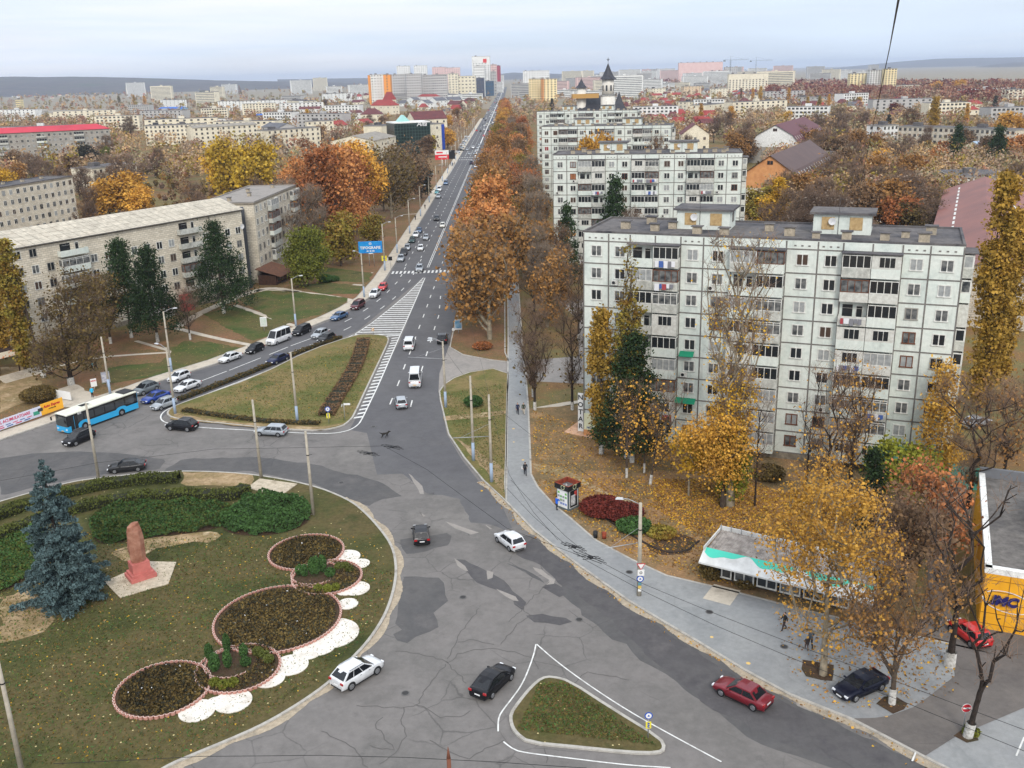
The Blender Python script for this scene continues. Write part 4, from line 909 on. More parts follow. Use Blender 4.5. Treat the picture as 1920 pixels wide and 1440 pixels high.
def grow(seed,shape,h,rx,z0,ntips,nleaf,lsize,sig=.8,top=.62,rtip=.022,base_r=.3,up=.5,twigs=0,aspect=1.,leafz=None,lean=(0,0),white=True,bark=None,n=5,drop=0.):
    rs=np.random.RandomState(seed); tips=crown_pts(rs,shape,ntips,h,rx,z0); tips[:,0]+=lean[0]; tips[:,1]+=lean[1]
    P0,P1,r0,r1,T=skeleton(rs,h*top,list(tips),rtip,up=up,base_r=base_r,lean=(lean[0]*.6,lean[1]*.6))
    V,Q=segs_mesh(P0,P1,r0,r1,n); mi=np.zeros(len(Q),np.int32)
    if white:
        zc=V[Q].mean(1)[:,2]; mi[zc<1.0]=1
        # split first trunk segment for the limewashed foot
        s=segs_mesh(np.array([[0,0,0.]]),np.array([[P1[0][0]*1.3/(h*top/9),P1[0][1]*1.3/(h*top/9),1.3]]),np.array([base_r*1.12]),np.array([base_r*1.0+.015]),10)
        Q=np.vstack([Q,s[1]+len(V)]); V=np.vstack([V,s[0]]); mi=np.concatenate([mi,np.ones(len(s[1]),np.int32)])
    tm=TreeM(); tm.h=h
    tm.trunk=fastmesh('trunk',V,Q,mi=mi,smooth=True); tm.trunk.materials.append(bark or BARK); tm.trunk.materials.append(LIME)
    tw=None
    if twigs:
        c=T[rs.randint(0,len(T),twigs)]; a=c+rs.normal(0,.25,c.shape); d=rs.normal(size=c.shape); d[:,2]=np.abs(d[:,2])+.5; d/=np.linalg.norm(d,axis=1,keepdims=True)
        b=a+d*rs.uniform(.5,1.7,(twigs,1)); tw=segs_mesh(a,b,np.full(twigs,rtip*.55),np.full(twigs,rtip*.25),3)
    tm.crown=None; V=np.zeros((0,3)); Q=np.zeros((0,4),int); nl=0
    if nleaf:
        k=rs.randint(0,len(T),nleaf); 
        if leafz is not None:
            ok=np.array([rs.random()<leafz(T[i][2]/h) for i in k]); k=k[ok]
        P=T[k]+rs.normal(0,sig,(len(k),3))*np.array([1,1,.8]); P[:,2]=np.maximum(P[:,2]-drop*rs.random(len(k)),.3)
        V,Q=leaves_mesh(rs,P,lsize,aspect); nl=len(Q)
    if tw: Q=np.vstack([Q,tw[1]+len(V)]); V=np.vstack([V,tw[0]])
    if len(V): tm.crown=fastmesh('crown',V,Q,mi=(np.arange(len(Q))>=nl).astype(np.int32))
    return tm
def plant(tm,pos,label,leaf='orange',twig='twig',h=None,rz=None,sxy=1.,cat='tree',group=None,name='tree'):
    s=(h or tm.h)/tm.h; t=thing(name,label,cat,pos,rnd.uniform(0,6.28) if rz is None else rz,group); t.scale=(s*sxy,s*sxy,s)
    link('trunk',tm.trunk,t)
    if tm.crown:
        me=tm.crown
        if not me.materials: me.materials.append(LM[leaf]); me.materials.append(LM[twig])
        o=link('crown',me,t)
        for i,mm in enumerate((leaf,twig)):
            if me.materials[i]!=LM[mm]: o.material_slots[i].link='OBJECT'; o.material_slots[i].material=LM[mm]
    return t
def TP(x,y,z=.1): p=at(x,y); return (p.x,p.y,z)
def h_of(b,t):
    p=at(*b); r_=ray(*t); return H+r_[2]*math.hypot(p.x,p.y)/math.hypot(r_[0],r_[1])
# ---- hero trees near the camera
sparse=lambda z: 1 if z<.3 else .12
plant(grow(101,'vase',30,5.0,4,230,15000,.19,sig=.6,top=.45,rtip=.038,bark=BARKP,base_r=.7,up=1.6,twigs=3200,leafz=lambda z: .8 if z<.48 else (.22 if z<.75 else .06),white=False),TP(1367,950),'tall half-bare poplar with golden lower branches in front of the panel block','gold','twigbrown',name='poplar_tree')
plant(grow(102,'poplar',9,2.1,1.0,60,5200,.26,sig=.5,base_r=.5,white=False),TP(1369,946),'dense green and yellow growth sprouting round the foot of the tall poplar','limegreen',cat='tree',name='poplar_sprouts')
plant(grow(103,'dome',12.5,5.0,4.0,110,9500,.2,sig=.8,top=.5,base_r=.4,white=False,up=.3),TP(1355,952),'golden tree spreading its low crown before the panel block','amber',name='golden_tree')
plant(grow(104,'poplar',19,1.9,2.0,110,9000,.28,sig=.42,top=.85,rtip=.015,base_r=.32,up=2.4),TP(1128,852),'slim poplar with golden top and green foot at the left end of the panel block','poplar',name='poplar_tree')
plant(grow(105,'poplar',27,2.0,3.0,150,8000,.28,sig=.42,top=.88,rtip=.018,base_r=.36,up=2.6,leafz=lambda z: .9 if z<.78 else .15,twigs=600),TP(1176,860),'tall thin poplar with bare tip rising above the dark pine','olive','twigbrown',name='poplar_tree')
plant(grow(106,'cone',16.5,4.4,3.0,150,17000,.30,sig=.55,top=.93,rtip=.02,base_r=.3,up=-.3,aspect=.6,bark=BARKD),TP(1185,868),'dark green pine standing among the poplars by the panel block','pine',name='pine_tree')
plant(grow(107,'vase',12,2.6,3.5,50,400,.22,top=.7,base_r=.14,twigs=500,up=1),TP(1175,897),'thin bare tree with whitewashed foot below the pine','amber','twigbrown',name='bare_tree')
plant(grow(108,'vase',12.5,3.4,3.5,60,1100,.22,top=.7,base_r=.16,twigs=600,up=1,leafz=lambda z: 1 if z<.55 else .1,lean=(-1.5,.5)),TP(1219,910),'leaning slender tree with a few golden sprays and white foot','amber','twigbrown',name='bare_tree')
plant(grow(109,'vase',9,2.4,3.2,40,300,.3,top=.7,base_r=.12,twigs=400,up=1),TP(1208,888),'short bare tree with white foot right of the pine','amber','twigbrown',name='bare_tree')
plant(grow(110,'dome',8,2.7,3.6,50,1500,.3,sig=.5,top=.6,base_r=.12,white=False,bark=BARKP),TP(1291,932),'small pale-barked tree with a thin golden crown','gold',name='golden_tree')
plant(grow(111,'dome',17.5,6.6,4.0,230,20000,.175,sig=.62,top=.42,rtip=.022,base_r=.38,up=.5,white=False,bark=BARKP,twigs=900,leafz=lambda z: .35 if z<.55 else 1,lean=(1.0,1.5)),TP(1543,1268),'golden maple growing from a square pit in the pavement','amber','twig',name='maple_tree')
plant(grow(112,'dome',14,5.0,4.0,150,3200,.19,sig=.7,top=.5,rtip=.02,base_r=.26,up=.7,twigs=2300,lean=(.8,1)),TP(1672,1322),'thinning tree with brown twigs over the navy saloon','tan','twigbrown',name='street_tree')
plant(grow(113,'vase',17,5.6,5,70,0,.3,top=.34,rtip=.034,base_r=.42,up=.8,twigs=260,bark=BARKD),TP(1780,1250),'bare forked tree with whitewashed foot beside the red hatchback',twig='twigbrown',name='bare_tree')
plant(grow(114,'vase',13.5,3.6,5,42,0,.3,top=.33,rtip=.034,base_r=.32,up=1.2,twigs=150,bark=BARKD,lean=(.8,0)),TP(1814,1384,.14),'bare tree by the no-entry sign at the bottom right',twig='twigbrown',name='bare_tree')
plant(grow(115,'dome',11,4.6,3,120,3300,.28,sig=.8,top=.55,base_r=.24,up=.6,twigs=1500,white=False,bark=BARKD),TP(1690,1120),'russet brown tree thicket between the pavilion and the yellow shop','brown','twigbrown',name='russet_tree')
plant(grow(116,'dome',10.5,4.2,3,110,3400,.28,sig=.8,top=.55,base_r=.2,up=.6,twigs=1100,white=False,bark=BARKD),TP(1725,1060),'reddish tree behind the pavilion end beside the alley','rust','twigbrown',name='russet_tree')
plant(grow(117,'vase',17,4.0,5,80,900,.2,top=.6,rtip=.025,base_r=.24,up=1.2,twigs=1300,leafz=lambda z: 1 if z<.7 else .2,bark=BARKD,white=False),TP(1545,980),'dark thin tree with scattered amber leaves in front of the right balconies','amber','twigbrown',name='bare_tree')
plant(grow(118,'vase',16,4.6,4,130,1100,.2,top=.5,rtip=.024,base_r=.36,up=1.1,twigs=2400,bark=BARKD,white=False),TP(1592,930),'dark many-stemmed bare tree close to the right balconies','amber','twigbrown',name='bare_tree')
plant(grow(119,'vase',13,2.8,4,40,60,.28,top=.8,rtip=.02,base_r=.16,up=1.1,twigs=500,bark=BARKD),TP(1508,960),'slender bare tree with pale trunk foot on the leaf carpet','amber','twigbrown',name='bare_tree')
plant(grow(120,'vase',14,2.8,4,36,60,.28,top=.8,rtip=.02,base_r=.14,up=1.1,twigs=500,bark=BARKD,white=False),TP(1415,950),'thin bare sapling right of the golden poplar','amber','twigbrown',name='bare_tree')
plant(grow(121,'cone',15,2.3,3.5,110,5200,.28,sig=.6,top=.9,rtip=.014,base_r=.16,up=.2,aspect=.7,white=False,bark=BARKP,drop=1),TP(1748,910),'golden birch at the right corner of the panel block','birch',name='birch_tree')
plant(grow(122,'dome',7.5,4.2,1,100,9000,.28,sig=.6,top=.5,base_r=.2,up=.3,white=False),TP(1690,945),'low yellow-green tree against the teal wall','limegreen',name='green_tree')
plant(grow(123,'cone',8.5,2.4,.8,70,6000,.28,sig=.45,top=.9,base_r=.18,up=-.2,aspect=.6,white=False),TP(1630,990),'dark young pine behind the golden maple','pine',name='pine_tree')
plant(grow(124,'poplar',h_of((1835,770),(1852,322)),2.7,1.5,220,19000,.34,sig=.6,top=.85,base_r=.5,up=2.2,white=False),TP(1835,770),'big golden poplar column beyond the right end of the panel block','poplar',name='poplar_tree')
plant(grow(125,'poplar',26,2.2,1.5,120,11000,.33,sig=.55,top=.85,base_r=.4,up=2.2,white=False),TP(1872,720),'greener poplar column just behind the big golden one','poplar',name='poplar_tree')
plant(grow(126,'vase',15,6,4,110,250,.28,top=.4,rtip=.028,base_r=.36,up=.5,twigs=2200,bark=BARKD),TP(1812,975),'crooked bare tree with white foot at the shop roof corner','tan','twigbrown',name='bare_tree')
plant(grow(127,'vase',12,5,3,110,1200,.28,top=.4,rtip=.022,base_r=.26,up=.5,twigs=2400,bark=BARKD,white=False),TP(1880,905),'brown bare tree beyond the shop roof','tan','twigbrown',name='bare_tree')
# left foreground
plant(grow(131,'poplar',23,2.1,2.5,150,14000,.30,sig=.5,top=.85,base_r=.4,up=2.2,lean=(-2.6,0)),TP(82,708),'leaning poplar with green foot, right one of a pair at the left edge','olive',name='poplar_tree',rz=0)
plant(grow(132,'poplar',24,2.2,4,150,13000,.30,sig=.5,top=.85,base_r=.36,up=2.2,lean=(-3.2,0),white=False),TP(50,700),'leaning golden poplar cut by the left edge','poplar',name='poplar_tree',rz=0)
plant(grow(133,'dome',20.5,7.0,3.5,260,7800,.30,sig=.9,top=.5,rtip=.024,base_r=.52,up=.6,twigs=4200,bark=BARKD,leafz=lambda z:.9),TP(134,722),'large thinning brown-green tree with a black trunk and white foot','browngreen','twigbrown',name='street_tree')
plant(grow(134,'dome',15,5.0,4,150,3800,.30,sig=.8,top=.5,base_r=.26,up=.6,twigs=2300),TP(208,645),'thinner brown-green tree left of the dark pines','browngreen','twigbrown',name='street_tree')
plant(grow(135,'cone',19,4.6,4,100,15000,.32,sig=.7,top=.93,base_r=.3,up=-.2,aspect=.6),TP(247,634),'dark pine, left one of two before the long block','pine',name='pine_tree')
plant(grow(136,'cone',18,5.4,3.0,105,17000,.32,sig=.75,top=.93,base_r=.3,up=-.2,aspect=.6),TP(296,642),'dark pine, right one of two before the long block','pine',name='pine_tree')
plant(grow(137,'cone',18.5,7.0,2.6,120,22000,.33,sig=.85,top=.93,base_r=.34,up=-.2,aspect=.6),TP(420,588),'broad dark pine standing alone at the corner of the long block','pine',name='pine_tree')
plant(grow(138,'vase',10,4.5,2.5,110,0,.3,top=.5,rtip=.016,base_r=.2,up=.5,twigs=2600,bark=BARKD),TP(357,638),'small bare purplish tree between the pines',twig='twigbrown',name='bare_tree')
plant(grow(139,'dome',13.5,5.4,2,170,15000,.34,sig=.8,top=.5,base_r=.26,up=.3,white=False),TP(578,536),'green and yellow broadleaf tree by the brown lean-to','green',name='green_tree')
plant(grow(140,'vase',14,2,6,14,0,.3,top=.9,rtip=.03,base_r=.22,up=.5,twigs=40,lean=(-2,0)),TP(48,688),'bare leaning trunk beside the canopy steps',twig='twigbrown',name='bare_tree',rz=0)
# bare trees by the side street and the path
for i,(x,y,h_,l) in enumerate([(1000,745,14.5,'bare tree with white foot between path and side street'),(1073,770,17,'bare dark tree with white foot beside the corner of the panel block'),(1003,770,11,'bare tree with a few yellow leaves, white foot on the path edge'),(1085,640,15,'bare tree in the courtyard left of the panel block')]):
    plant(grow(150+i,'vase',h_,4.2,3.5,110,500,.3,top=.5,rtip=.022,base_r=.22,up=.8,twigs=2600,bark=BARKD,leafz=lambda z: .5),TP(x,y),l,'browngreen','twigbrown',name='bare_tree')
# ---- blue spruce
def spruce(pos,h,label):
    rs=np.random.RandomState(3); P=[];D=[];S0=[];S1=[]
    n=27
    for i in range(n):
        t=i/(n-1); z=.5+t**.9*(h-1.0)+rs.uniform(-.1,.1); rr_=((1-t)**.85*3.6+.25)*(1+.12*math.sin(i*1.9)); m=int(6+10*(1-t))
        for k in range(m):
            a=rs.uniform(0,6.283); r_=rr_*rs.uniform(.62,1.22); S0.append([0,0,z+.1]); e=np.array([math.cos(a)*r_,math.sin(a)*r_,z-.22*r_]); S1.append(e)
            q=int(16+r_*75); u=rs.random(q)**.5; base=np.array([0,0,z+.1])[None]*(1-u[:,None])+e[None]*u[:,None]; side=np.array([-math.sin(a),math.cos(a),0]); sp=(rs.random(q)-.5)*(r_*.46)*(1.15-u*.7)
            p=base+side[None]*sp[:,None]; p[:,2]+=-.35*np.abs(sp)+rs.uniform(-.14,.12,q)+.25*u**3; P.append(p)
    P=np.vstack(P); V,Q=leaves_mesh(rs,P,.26,.45); cr_=fastmesh('crown',V,Q); cr_.materials.append(LM['spruce'])
    S0=np.array(S0+[[0,0,0]]);S1=np.array(S1+[[0,0,h]]); r0=np.full(len(S0),.04); r0[-1]=.28; r1=np.full(len(S0),.015); r1[-1]=.02
    V,Q=segs_mesh(S0,S1,r0,r1,5); tr=fastmesh('trunk',V,Q); tr.materials.append(BARKD)
    t=thing('blue_spruce',label,'spruce tree',pos); link('trunk',tr,t); link('crown',cr_,t); return t
spruce(TP(128,1128,.13),14.6,'tall blue-grey spruce standing on the roundabout lawn')
# ---- prototypes for the rest
PR={}
def proto(k,*a,**q): PR[k]=grow(*a,**q)
proto('plane1',201,'dome',22,6.6,4,190,9500,.46,sig=.95,top=.5,rtip=.035,base_r=.42,up=.7,twigs=900,bark=BARKP,leafz=lambda z:.95,white=False)
proto('plane2',202,'round',22,6,5,170,9500,.46,sig=.95,top=.5,rtip=.035,base_r=.40,up=.8,twigs=1100,bark=BARKP,white=False)
proto('plane3',203,'dome',22,6.5,4,180,5200,.46,sig=.95,top=.5,rtip=.04,base_r=.42,up=.8,twigs=3200,bark=BARKP,white=False)
proto('bare1',204,'dome',15,5.5,3.5,170,900,.36,sig=.9,top=.5,rtip=.03,base_r=.26,up=.7,twigs=4200,white=False,aspect=.7)
proto('bare2',205,'round',16,5,4,170,500,.36,sig=.9,top=.5,rtip=.03,base_r=.26,up=.8,twigs=4200,white=False,aspect=.7)
proto('round1',206,'dome',13,5,3,130,5200,.46,sig=.85,top=.5,rtip=.03,base_r=.26,up=.5,twigs=300,white=False)
proto('round2',207,'round',13,4.6,2.5,130,5600,.46,sig=.85,top=.5,rtip=.03,base_r=.26,up=.5,twigs=300,white=False)
proto('pop1',208,'poplar',22,2.4,2,110,5200,.46,sig=.6,top=.85,rtip=.025,base_r=.3,up=2.2,white=False)
proto('pop2',209,'poplar',22,2.0,2,100,4200,.46,sig=.6,top=.85,rtip=.025,base_r=.3,up=2.4,twigs=500,white=False)
proto('fir1',210,'cone',16,4.2,1.5,110,6500,.44,sig=.6,top=.95,rtip=.02,base_r=.26,up=-.3,aspect=.6,white=False)
proto('far1',211,'dome',13,6,2,60,1500,.85,sig=1.0,top=.5,rtip=.04,base_r=.26,up=.5,white=False,n=4)
proto('far2',212,'round',13,5.2,2,60,1300,.85,sig=1.0,top=.5,rtip=.04,base_r=.26,up=.5,white=False,n=4)
proto('farbare',213,'dome',13,5.6,2.5,80,500,.7,sig=1.0,top=.5,rtip=.06,base_r=.26,up=.6,twigs=900,white=False,n=3)
LAND=[]   # (x, y, phrase) landmarks in the photograph for labels
TREES=[]  # (object, description, px, py)
def T(proto_,pos,leaf,desc,h,twig='twigbrown',name='tree',group=None,sxy=1.):
    t=plant(PR[proto_],pos,'',leaf,twig,h=h,name=name,group=group,sxy=sxy); x,y=pxof((pos[0],pos[1],h*.6)); TREES.append((t,desc,x,y)); return t
# plane tree avenue on the right of the road
r_=random.Random(21)
yy=172.; i=0
while yy<1150:
    x=road_c(yy)+15.5+r_.uniform(-1,1.2)+(2.5 if yy<190 else 0); k=r_.choice(['plane1','plane2','plane3','plane3']) if yy>190 else 'plane3'; lf=r_.choice(['orange','orange','rust','tan','tan'] if yy<420 else ['rust','tan','olive','orange','amber','browngreen'])
    if 235<yy<330: lf=r_.choice(['olive','tan','orange'])
    hh=r_.uniform(22,26) if yy<260 else r_.uniform(18,23)
    T(k,(x,yy,.1),lf,{'orange':'orange','rust':'rust-red','amber':'amber','tan':'tawny','olive':'olive green','browngreen':'brown-green'}[lf]+' plane tree',hh,'twig',name='plane_tree',group='plane trees lining the right side of the avenue'); yy+=r_.uniform(12,16)*(1 if yy<500 else 1.5); i+=1
yy=180.
while yy<760:
    k=r_.choice(['bare1','bare2','plane3','plane3']) if yy<260 else r_.choice(['plane1','plane3','plane2','bare2']); lf=r_.choice(['tan','brown','browngreen'] if yy<300 else ['tan','rust','olive','orange','brown']); x=6.2+r_.uniform(-1.5,2) if yy<560 else r_.uniform(3,12)
    T(k,(x,yy,.1),lf,('bare grey' if 'bare' in k else 'half-bare' if k=='plane3' else 'leafy')+' tree',r_.uniform(15,21),'twig',name='bare_tree' if 'bare' in k else 'plane_tree',group='trees between the avenue path and the panel blocks'); yy+=r_.uniform(10,15)
# left of the road: tall plane trees
for x,y,tx,ty,k,lf,ds in [(600,470,600,272,'plane2','rust','rust-brown plane tree'),(640,462,632,262,'plane1','orange','orange plane tree'),(560,440,585,285,'plane1','orange','bright orange plane tree'),(665,440,668,268,'plane1','rust','rust-red plane tree'),
   (690,430,706,262,'plane2','amber','golden-tipped plane tree'),(548,470,540,330,'bare1','browngreen','bare grey plane tree'),(640,500,645,392,'round1','olive','olive plane tree'),(700,470,690,400,'round2','olive','olive green tree'),(735,410,740,255,'plane3','browngreen','dark brown-green tree'),
   (765,385,770,250,'plane3','brown','dark brown tree'),(790,372,786,310,'round1','dark','dark bushy tree'),(720,395,722,300,'plane1','tan','tawny plane tree'),(610,420,650,300,'plane1','orange','deep orange plane tree'),(780,350,776,285,'fir1','dark','dark evergreen'),(575,500,560,340,'bare2','tan','bare tawny tree')]:
    p=TP(x,y); T(k,p,lf,ds,h_of((x,y),(tx,ty)),'twig',name='plane_tree' if 'plane' in ds else 'tree',group='tall trees along the left side of the avenue')
# background trees placed by their tops: x, y, kind, leaf, description, height
BG=[(428,250,'round1','yellow','bright yellow tree',27,1.0),(472,262,'round2','yellow','yellow tree',26,.95),(402,266,'round1','gold','golden yellow tree',22,.85),(225,318,'round1','amber','orange tree',17,1.5),(195,330,'round1','amber','orange tree',15,1.1),(258,345,'round1','amber','orange tree',13,1.1),
 (40,180,'pop1','amber','orange tree',15,1.5),(150,180,'round1','amber','orange poplar clump',15,.8),(160,182,'pop1','amber','orange poplar',16,1.4),(222,180,'pop1','olive','olive poplar',20,1.5),(250,178,'pop1','poplar','tawny poplar',22,1.5),(270,180,'pop1','amber','golden poplar',22,1.6),(240,215,'bare2','olive','yellow-green willowy tree',22,1.2),
 (235,158,'pop2','tan','brown poplar',20,1.1),(252,160,'pop2','tan','brown poplar',20,1.1),(275,157,'pop2','tan','brown poplar',21,1.2),(300,157,'pop2','tan','brown poplar',20,1.3),(315,155,'pop2','amber','brown poplar',20,1.2),(340,150,'pop1','dark','dark green poplar',26,1.5),(352,152,'pop2','tan','tawny poplar',24,1.2),(372,158,'pop2','tan','tawny poplar',22,1.1),(388,160,'pop1','dark','dark green poplar',22,1.2),
 (425,155,'pop2','amber','tawny poplar',26,1.1),(448,160,'pop2','tan','tawny poplar',25,1.3),(470,150,'pop2','tan','tawny poplar',20,1.0),(484,148,'pop2','dark','dark poplar',20,1.0),(508,150,'pop2','tan','tawny poplar',21,1.0),(522,148,'pop2','amber','tawny poplar',21,1.0),(533,150,'pop2','tan','tawny poplar',20,1.0),(573,148,'pop2','tan','slim brown poplar',20,1.0),(590,152,'pop2','amber','slim brown poplar',18,1.0),(602,152,'pop2','tan','slim brown poplar',18,1.0),(636,168,'pop2','tan','tawny poplar',22,1.1),(664,155,'pop2','tan','tawny poplar',22,1.0),(673,157,'pop2','amber','tawny poplar',22,1.1),(652,175,'bare2','brown','dark brown tree',16,1),
 (560,195,'round1','gold','yellow-brown tree',13,1),(575,205,'pop1','gold','yellow-green poplar',16,1.5),(610,185,'round2','brown','brown tree',14,1),(20,245,'round1','brown','dark brown tree',17,1.4),(10,255,'round2','browngreen','dark green-brown tree',17,1.3),(55,285,'bare1','brown','brown tree',15,1.2),(160,270,'round2','dark','dark green tree',15,1.3),(135,285,'round1','brown','russet tree',13,1.1),(195,272,'round1','green','small green tree',12,.7),
 (90,300,'bare1','brown','bare brown tree',14,1.2),(5,310,'round1','gold','yellow tree',13,1.1),(190,250,'bare2','tan','pale brown tree',18,1.1),(600,235,'bare2','brown','bare brown tree',15,1.1),(690,225,'bare1','brown','bare brown tree',13,1),(575,258,'round1','rust','russet round tree',13,1.2),(520,250,'bare1','brown','bare brown tree',13,1.1),
 (760,215,'bare2','brown','bare brown tree',12,1),(800,250,'round1','brown','brown tree',14,1.2),(838,235,'round1','amber','orange round tree',15,1.2),(852,200,'round1','tan','brown tree',15,1),(866,190,'bare1','brown','bare dark tree',14,1.2),(880,182,'bare1','brown','bare dark tree',14,1.2),(840,215,'round2','amber','amber tree',13,1.),(888,172,'bare1','brown','bare russet tree',14,1.2),(905,165,'bare1','brown','bare russet tree',13,1.2),
 # right half
 (1035,185,'pop1','dark','dark poplar',18,1.2),(1065,148,'pop2','tan','tawny poplar',20,1.3),(1290,395,'bare1','brown','dark bare tree',17,.9),(1155,335,'fir1','pine','dark green pine',22.5,.8),(1063,385,'fir1','pine','dark green pine',17.5,.8),(1145,240,'round1','amber','sparse golden tree',28,.6),(1110,250,'round2','amber','sparse golden tree',27,.55),(1240,248,'bare1','tan','bare tawny tree',26,.6),(1180,385,'bare1','twig','bare pale tree',17.5,.8),(1330,385,'bare2','twig','bare pale tree',18,.8),(1045,420,'bare1','tan','bare tawny tree',15,.8),(1430,345,'round2','olive','yellow-green tree',14,1.2),(1462,335,'pop1','gold','golden poplar',16,1.6),(1440,360,'round1','gold','yellow tree',12,1.1),
 (1300,180,'pop2','tan','tawny poplar',18,1.2),(1315,195,'pop2','amber','amber poplar',18,1.2),(1390,165,'pop2','brown','dark poplar',20,1),(1372,200,'pop1','amber','amber poplar',18,1.5),(1412,165,'pop2','amber','golden poplar',20,1.3),(1427,162,'pop2','gold','golden poplar',22,1.2),(1340,215,'bare2','brown','brown tree',18,1.2),(1360,208,'bare1','brown','bare brown tree',18,1.3),(1395,225,'bare1','brown','bare brown tree',18,1.3),
 (1480,165,'pop2','amber','golden poplar',20,1.2),(1475,205,'round1','gold','yellow tree',14,.9),(1515,182,'pop1','poplar','yellow-brown poplar',16,1.2),(1537,180,'pop1','olive','yellow-brown poplar',16,1.2),(1555,177,'pop2','amber','amber poplar',16,1.2),(1610,180,'round1','gold','yellow tree',12,1),(1500,175,'bare1','brown','bare brown tree',14,1.2),
 (1755,150,'round1','amber','amber-topped tree',24,1.0),(1800,148,'round2','amber','amber-topped tree',24,1.0),(1765,155,'bare1','tan','tall bare tree',22,1.2),(1830,150,'bare2','tan','tall bare tree',22,1.1),(1755,184,'pop1','poplar','tall golden-brown poplar',28,1.0),(1900,205,'round1','amber','orange oak',18,1.5),(1880,225,'round1','amber','orange oak',16,1.2),(1905,250,'round2','orange','orange oak',16,1.2),(1815,195,'pop2','amber','amber poplar',20,1.0),
 (1800,235,'fir1','pine','dark fir',20,1.0),(1875,238,'fir1','pine','dark fir',21,1.1),(1868,180,'fir1','dark','dark fir',16,1),(1668,215,'fir1','dark','small dark fir',14,1.),(1540,210,'bare1','brown','bare brown tree',18,1.4),(1500,230,'bare2','tan','bare tawny tree',18,1.4),(1580,200,'bare1','brown','bare brown tree',18,1.4),(1620,205,'bare2','brown','bare brown tree',18,1.4),(1520,240,'round2','tan','yellow-brown tree',16,1.2),
 (1600,240,'round1','tan','russet tree',15,1.3),(1640,250,'round1','tan','russet tree',14,1.3),(1570,255,'round1','brown','brown tree',15,1.4),(1610,265,'bare1','brown','brown tree',14,1.4),(1650,275,'round1','amber','orange tree',12,1.2),(1690,265,'bare1','brown','brown tree',14,1.3),(1550,285,'bare1','tan','bare grey tree',16,1.4),(1590,300,'bare1','brown','bare brown tree',14,1.4),(1640,305,'bare2','brown','bare brown tree',14,1.4),(1700,300,'bare1','twigbrown','bare tree',13,1.3),
 (1560,325,'bare2','twig','pale bare tree',17,1.3),(1510,345,'bare2','twig','pale bare tree',19,1.2),(1545,350,'bare2','twig','pale bare tree',19,1.2),(1580,365,'bare1','twig','pale bare tree',17,1.3),(1700,325,'bare1','twig','pale bare tree',15,1.5),(1735,330,'bare1','tan','bare tree',14,1.4),(1690,365,'round2','rust','russet sparse tree',12,1.2),(1720,375,'round1','browngreen','olive brown tree',11,1.3),(1760,370,'bare1','brown','bare brown tree',12,1.3),(1665,350,'bare1','brown','bare brown tree',13,1.3),
 (1760,275,'round2','orange','orange tree',12,.9),(1735,290,'round1','rust','orange tree',12,1.),(1780,262,'round1','rust','russet tree',13,1.1),(1850,255,'bare1','brown','bare brown tree',14,1.2),(1905,300,'bare1','brown','bare brown tree',14,1.2),(1730,240,'bare1','tan','bare tree',14,1.3),(1710,200,'round1','brown','dark brown tree',16,1.2),(1680,190,'round1','maroon','dark red tree',15,1.2),(1660,175,'bare1','brown','brown tree',15,1.2)]
for x,y,k,lf,ds,h_,sx_ in BG:
    y=max(y,146); p=at(x,y,h_); T(k,(p.x,p.y,0),lf,ds,h_,sxy=sx_,name='poplar_tree' if 'pop' in k else ('fir_tree' if k=='fir1' else 'tree'),group='trees among the distant buildings')
# mid-distance bare woodland between the left blocks, grown tree by tree
r_=random.Random(77)
def zone(x0,x1,y0,y1,n,kinds,h0,h1,desc):
    for i in range(n):
        for _ in range(40):
            x=r_.uniform(x0,x1); y=r_.uniform(y0,y1); h_=r_.uniform(h0,h1); p=at(x,y,h_)
            if all((p.x-q[0])**2+(p.y-q[1])**2>36 for q in ZP) and abs(p.x-road_c(p.y))>14 and not inblock(p.x,p.y): break
        else: continue
        ZP.append((p.x,p.y)); k,lf,ds=r_.choice(kinds); T(k,(p.x,p.y,0),lf,ds,h_,sxy=r_.uniform(.9,1.3),name='tree',group=desc)
ZP=[]
BLOCKS=[]   # filled with building footprints (x0,y0,x1,y1) that trees must avoid
def inblock(x,y):
    for (ax,ay,bx,by,dep) in BLOCKS:
        d=math.hypot(bx-ax,by-ay); ux,uy=(bx-ax)/d,(by-ay)/d; s=(x-ax)*ux+(y-ay)*uy; t=-(x-ax)*uy+(y-ay)*ux
        if -2<s<d+2 and -2<t<dep+2: return True
    return False
# ================================================================== BUILDINGS
M_frame=mat('window_frame_white',G(216,216,210),.6,c2=G(188,186,178),sc=2); M_frbr=mat('window_frame_brown',G(104,62,40),.7); M_frgr=mat('window_frame_grey',G(150,146,138),.7)
PANES=[mat('pane_dark',(.018,.021,.024),.12,spec=.7),mat('pane_curtain',(.20,.20,.19),.35,c2=(.03,.035,.04),sc=1.2),mat('pane_pale',(.36,.37,.36),.4,c2=(.24,.25,.25),sc=2),mat('pane_brown',(.07,.045,.032),.3),mat('pane_red',(.26,.03,.035),.4),mat('pane_orange',(.30,.12,.05),.5)]
M_pale=ground_mat('panel_paint',[G(196,204,196),G(210,214,206),G(202,209,201),G(184,192,186)],sc=.22,bump=.06,sc2=2.2,amp=.10,streak=.34)
M_seam=ground_mat('seam_mastic',[G(122,118,113),G(104,101,97)],sc=.5,bump=0)
M_roofb=ground_mat('bitumen_roof',[G(66,66,70),G(88,86,88),G(104,100,98),G(60,60,64)],sc=.14,bump=.15,sc2=1.5)
M_conb=ground_mat('balcony_concrete',[G(170,172,164),G(186,186,178),G(150,150,142)],sc=.4,bump=.05,streak=.45)
M_brick=mat('painted_brick',G(206,206,198),.9,c2=G(184,182,174),sc=3)
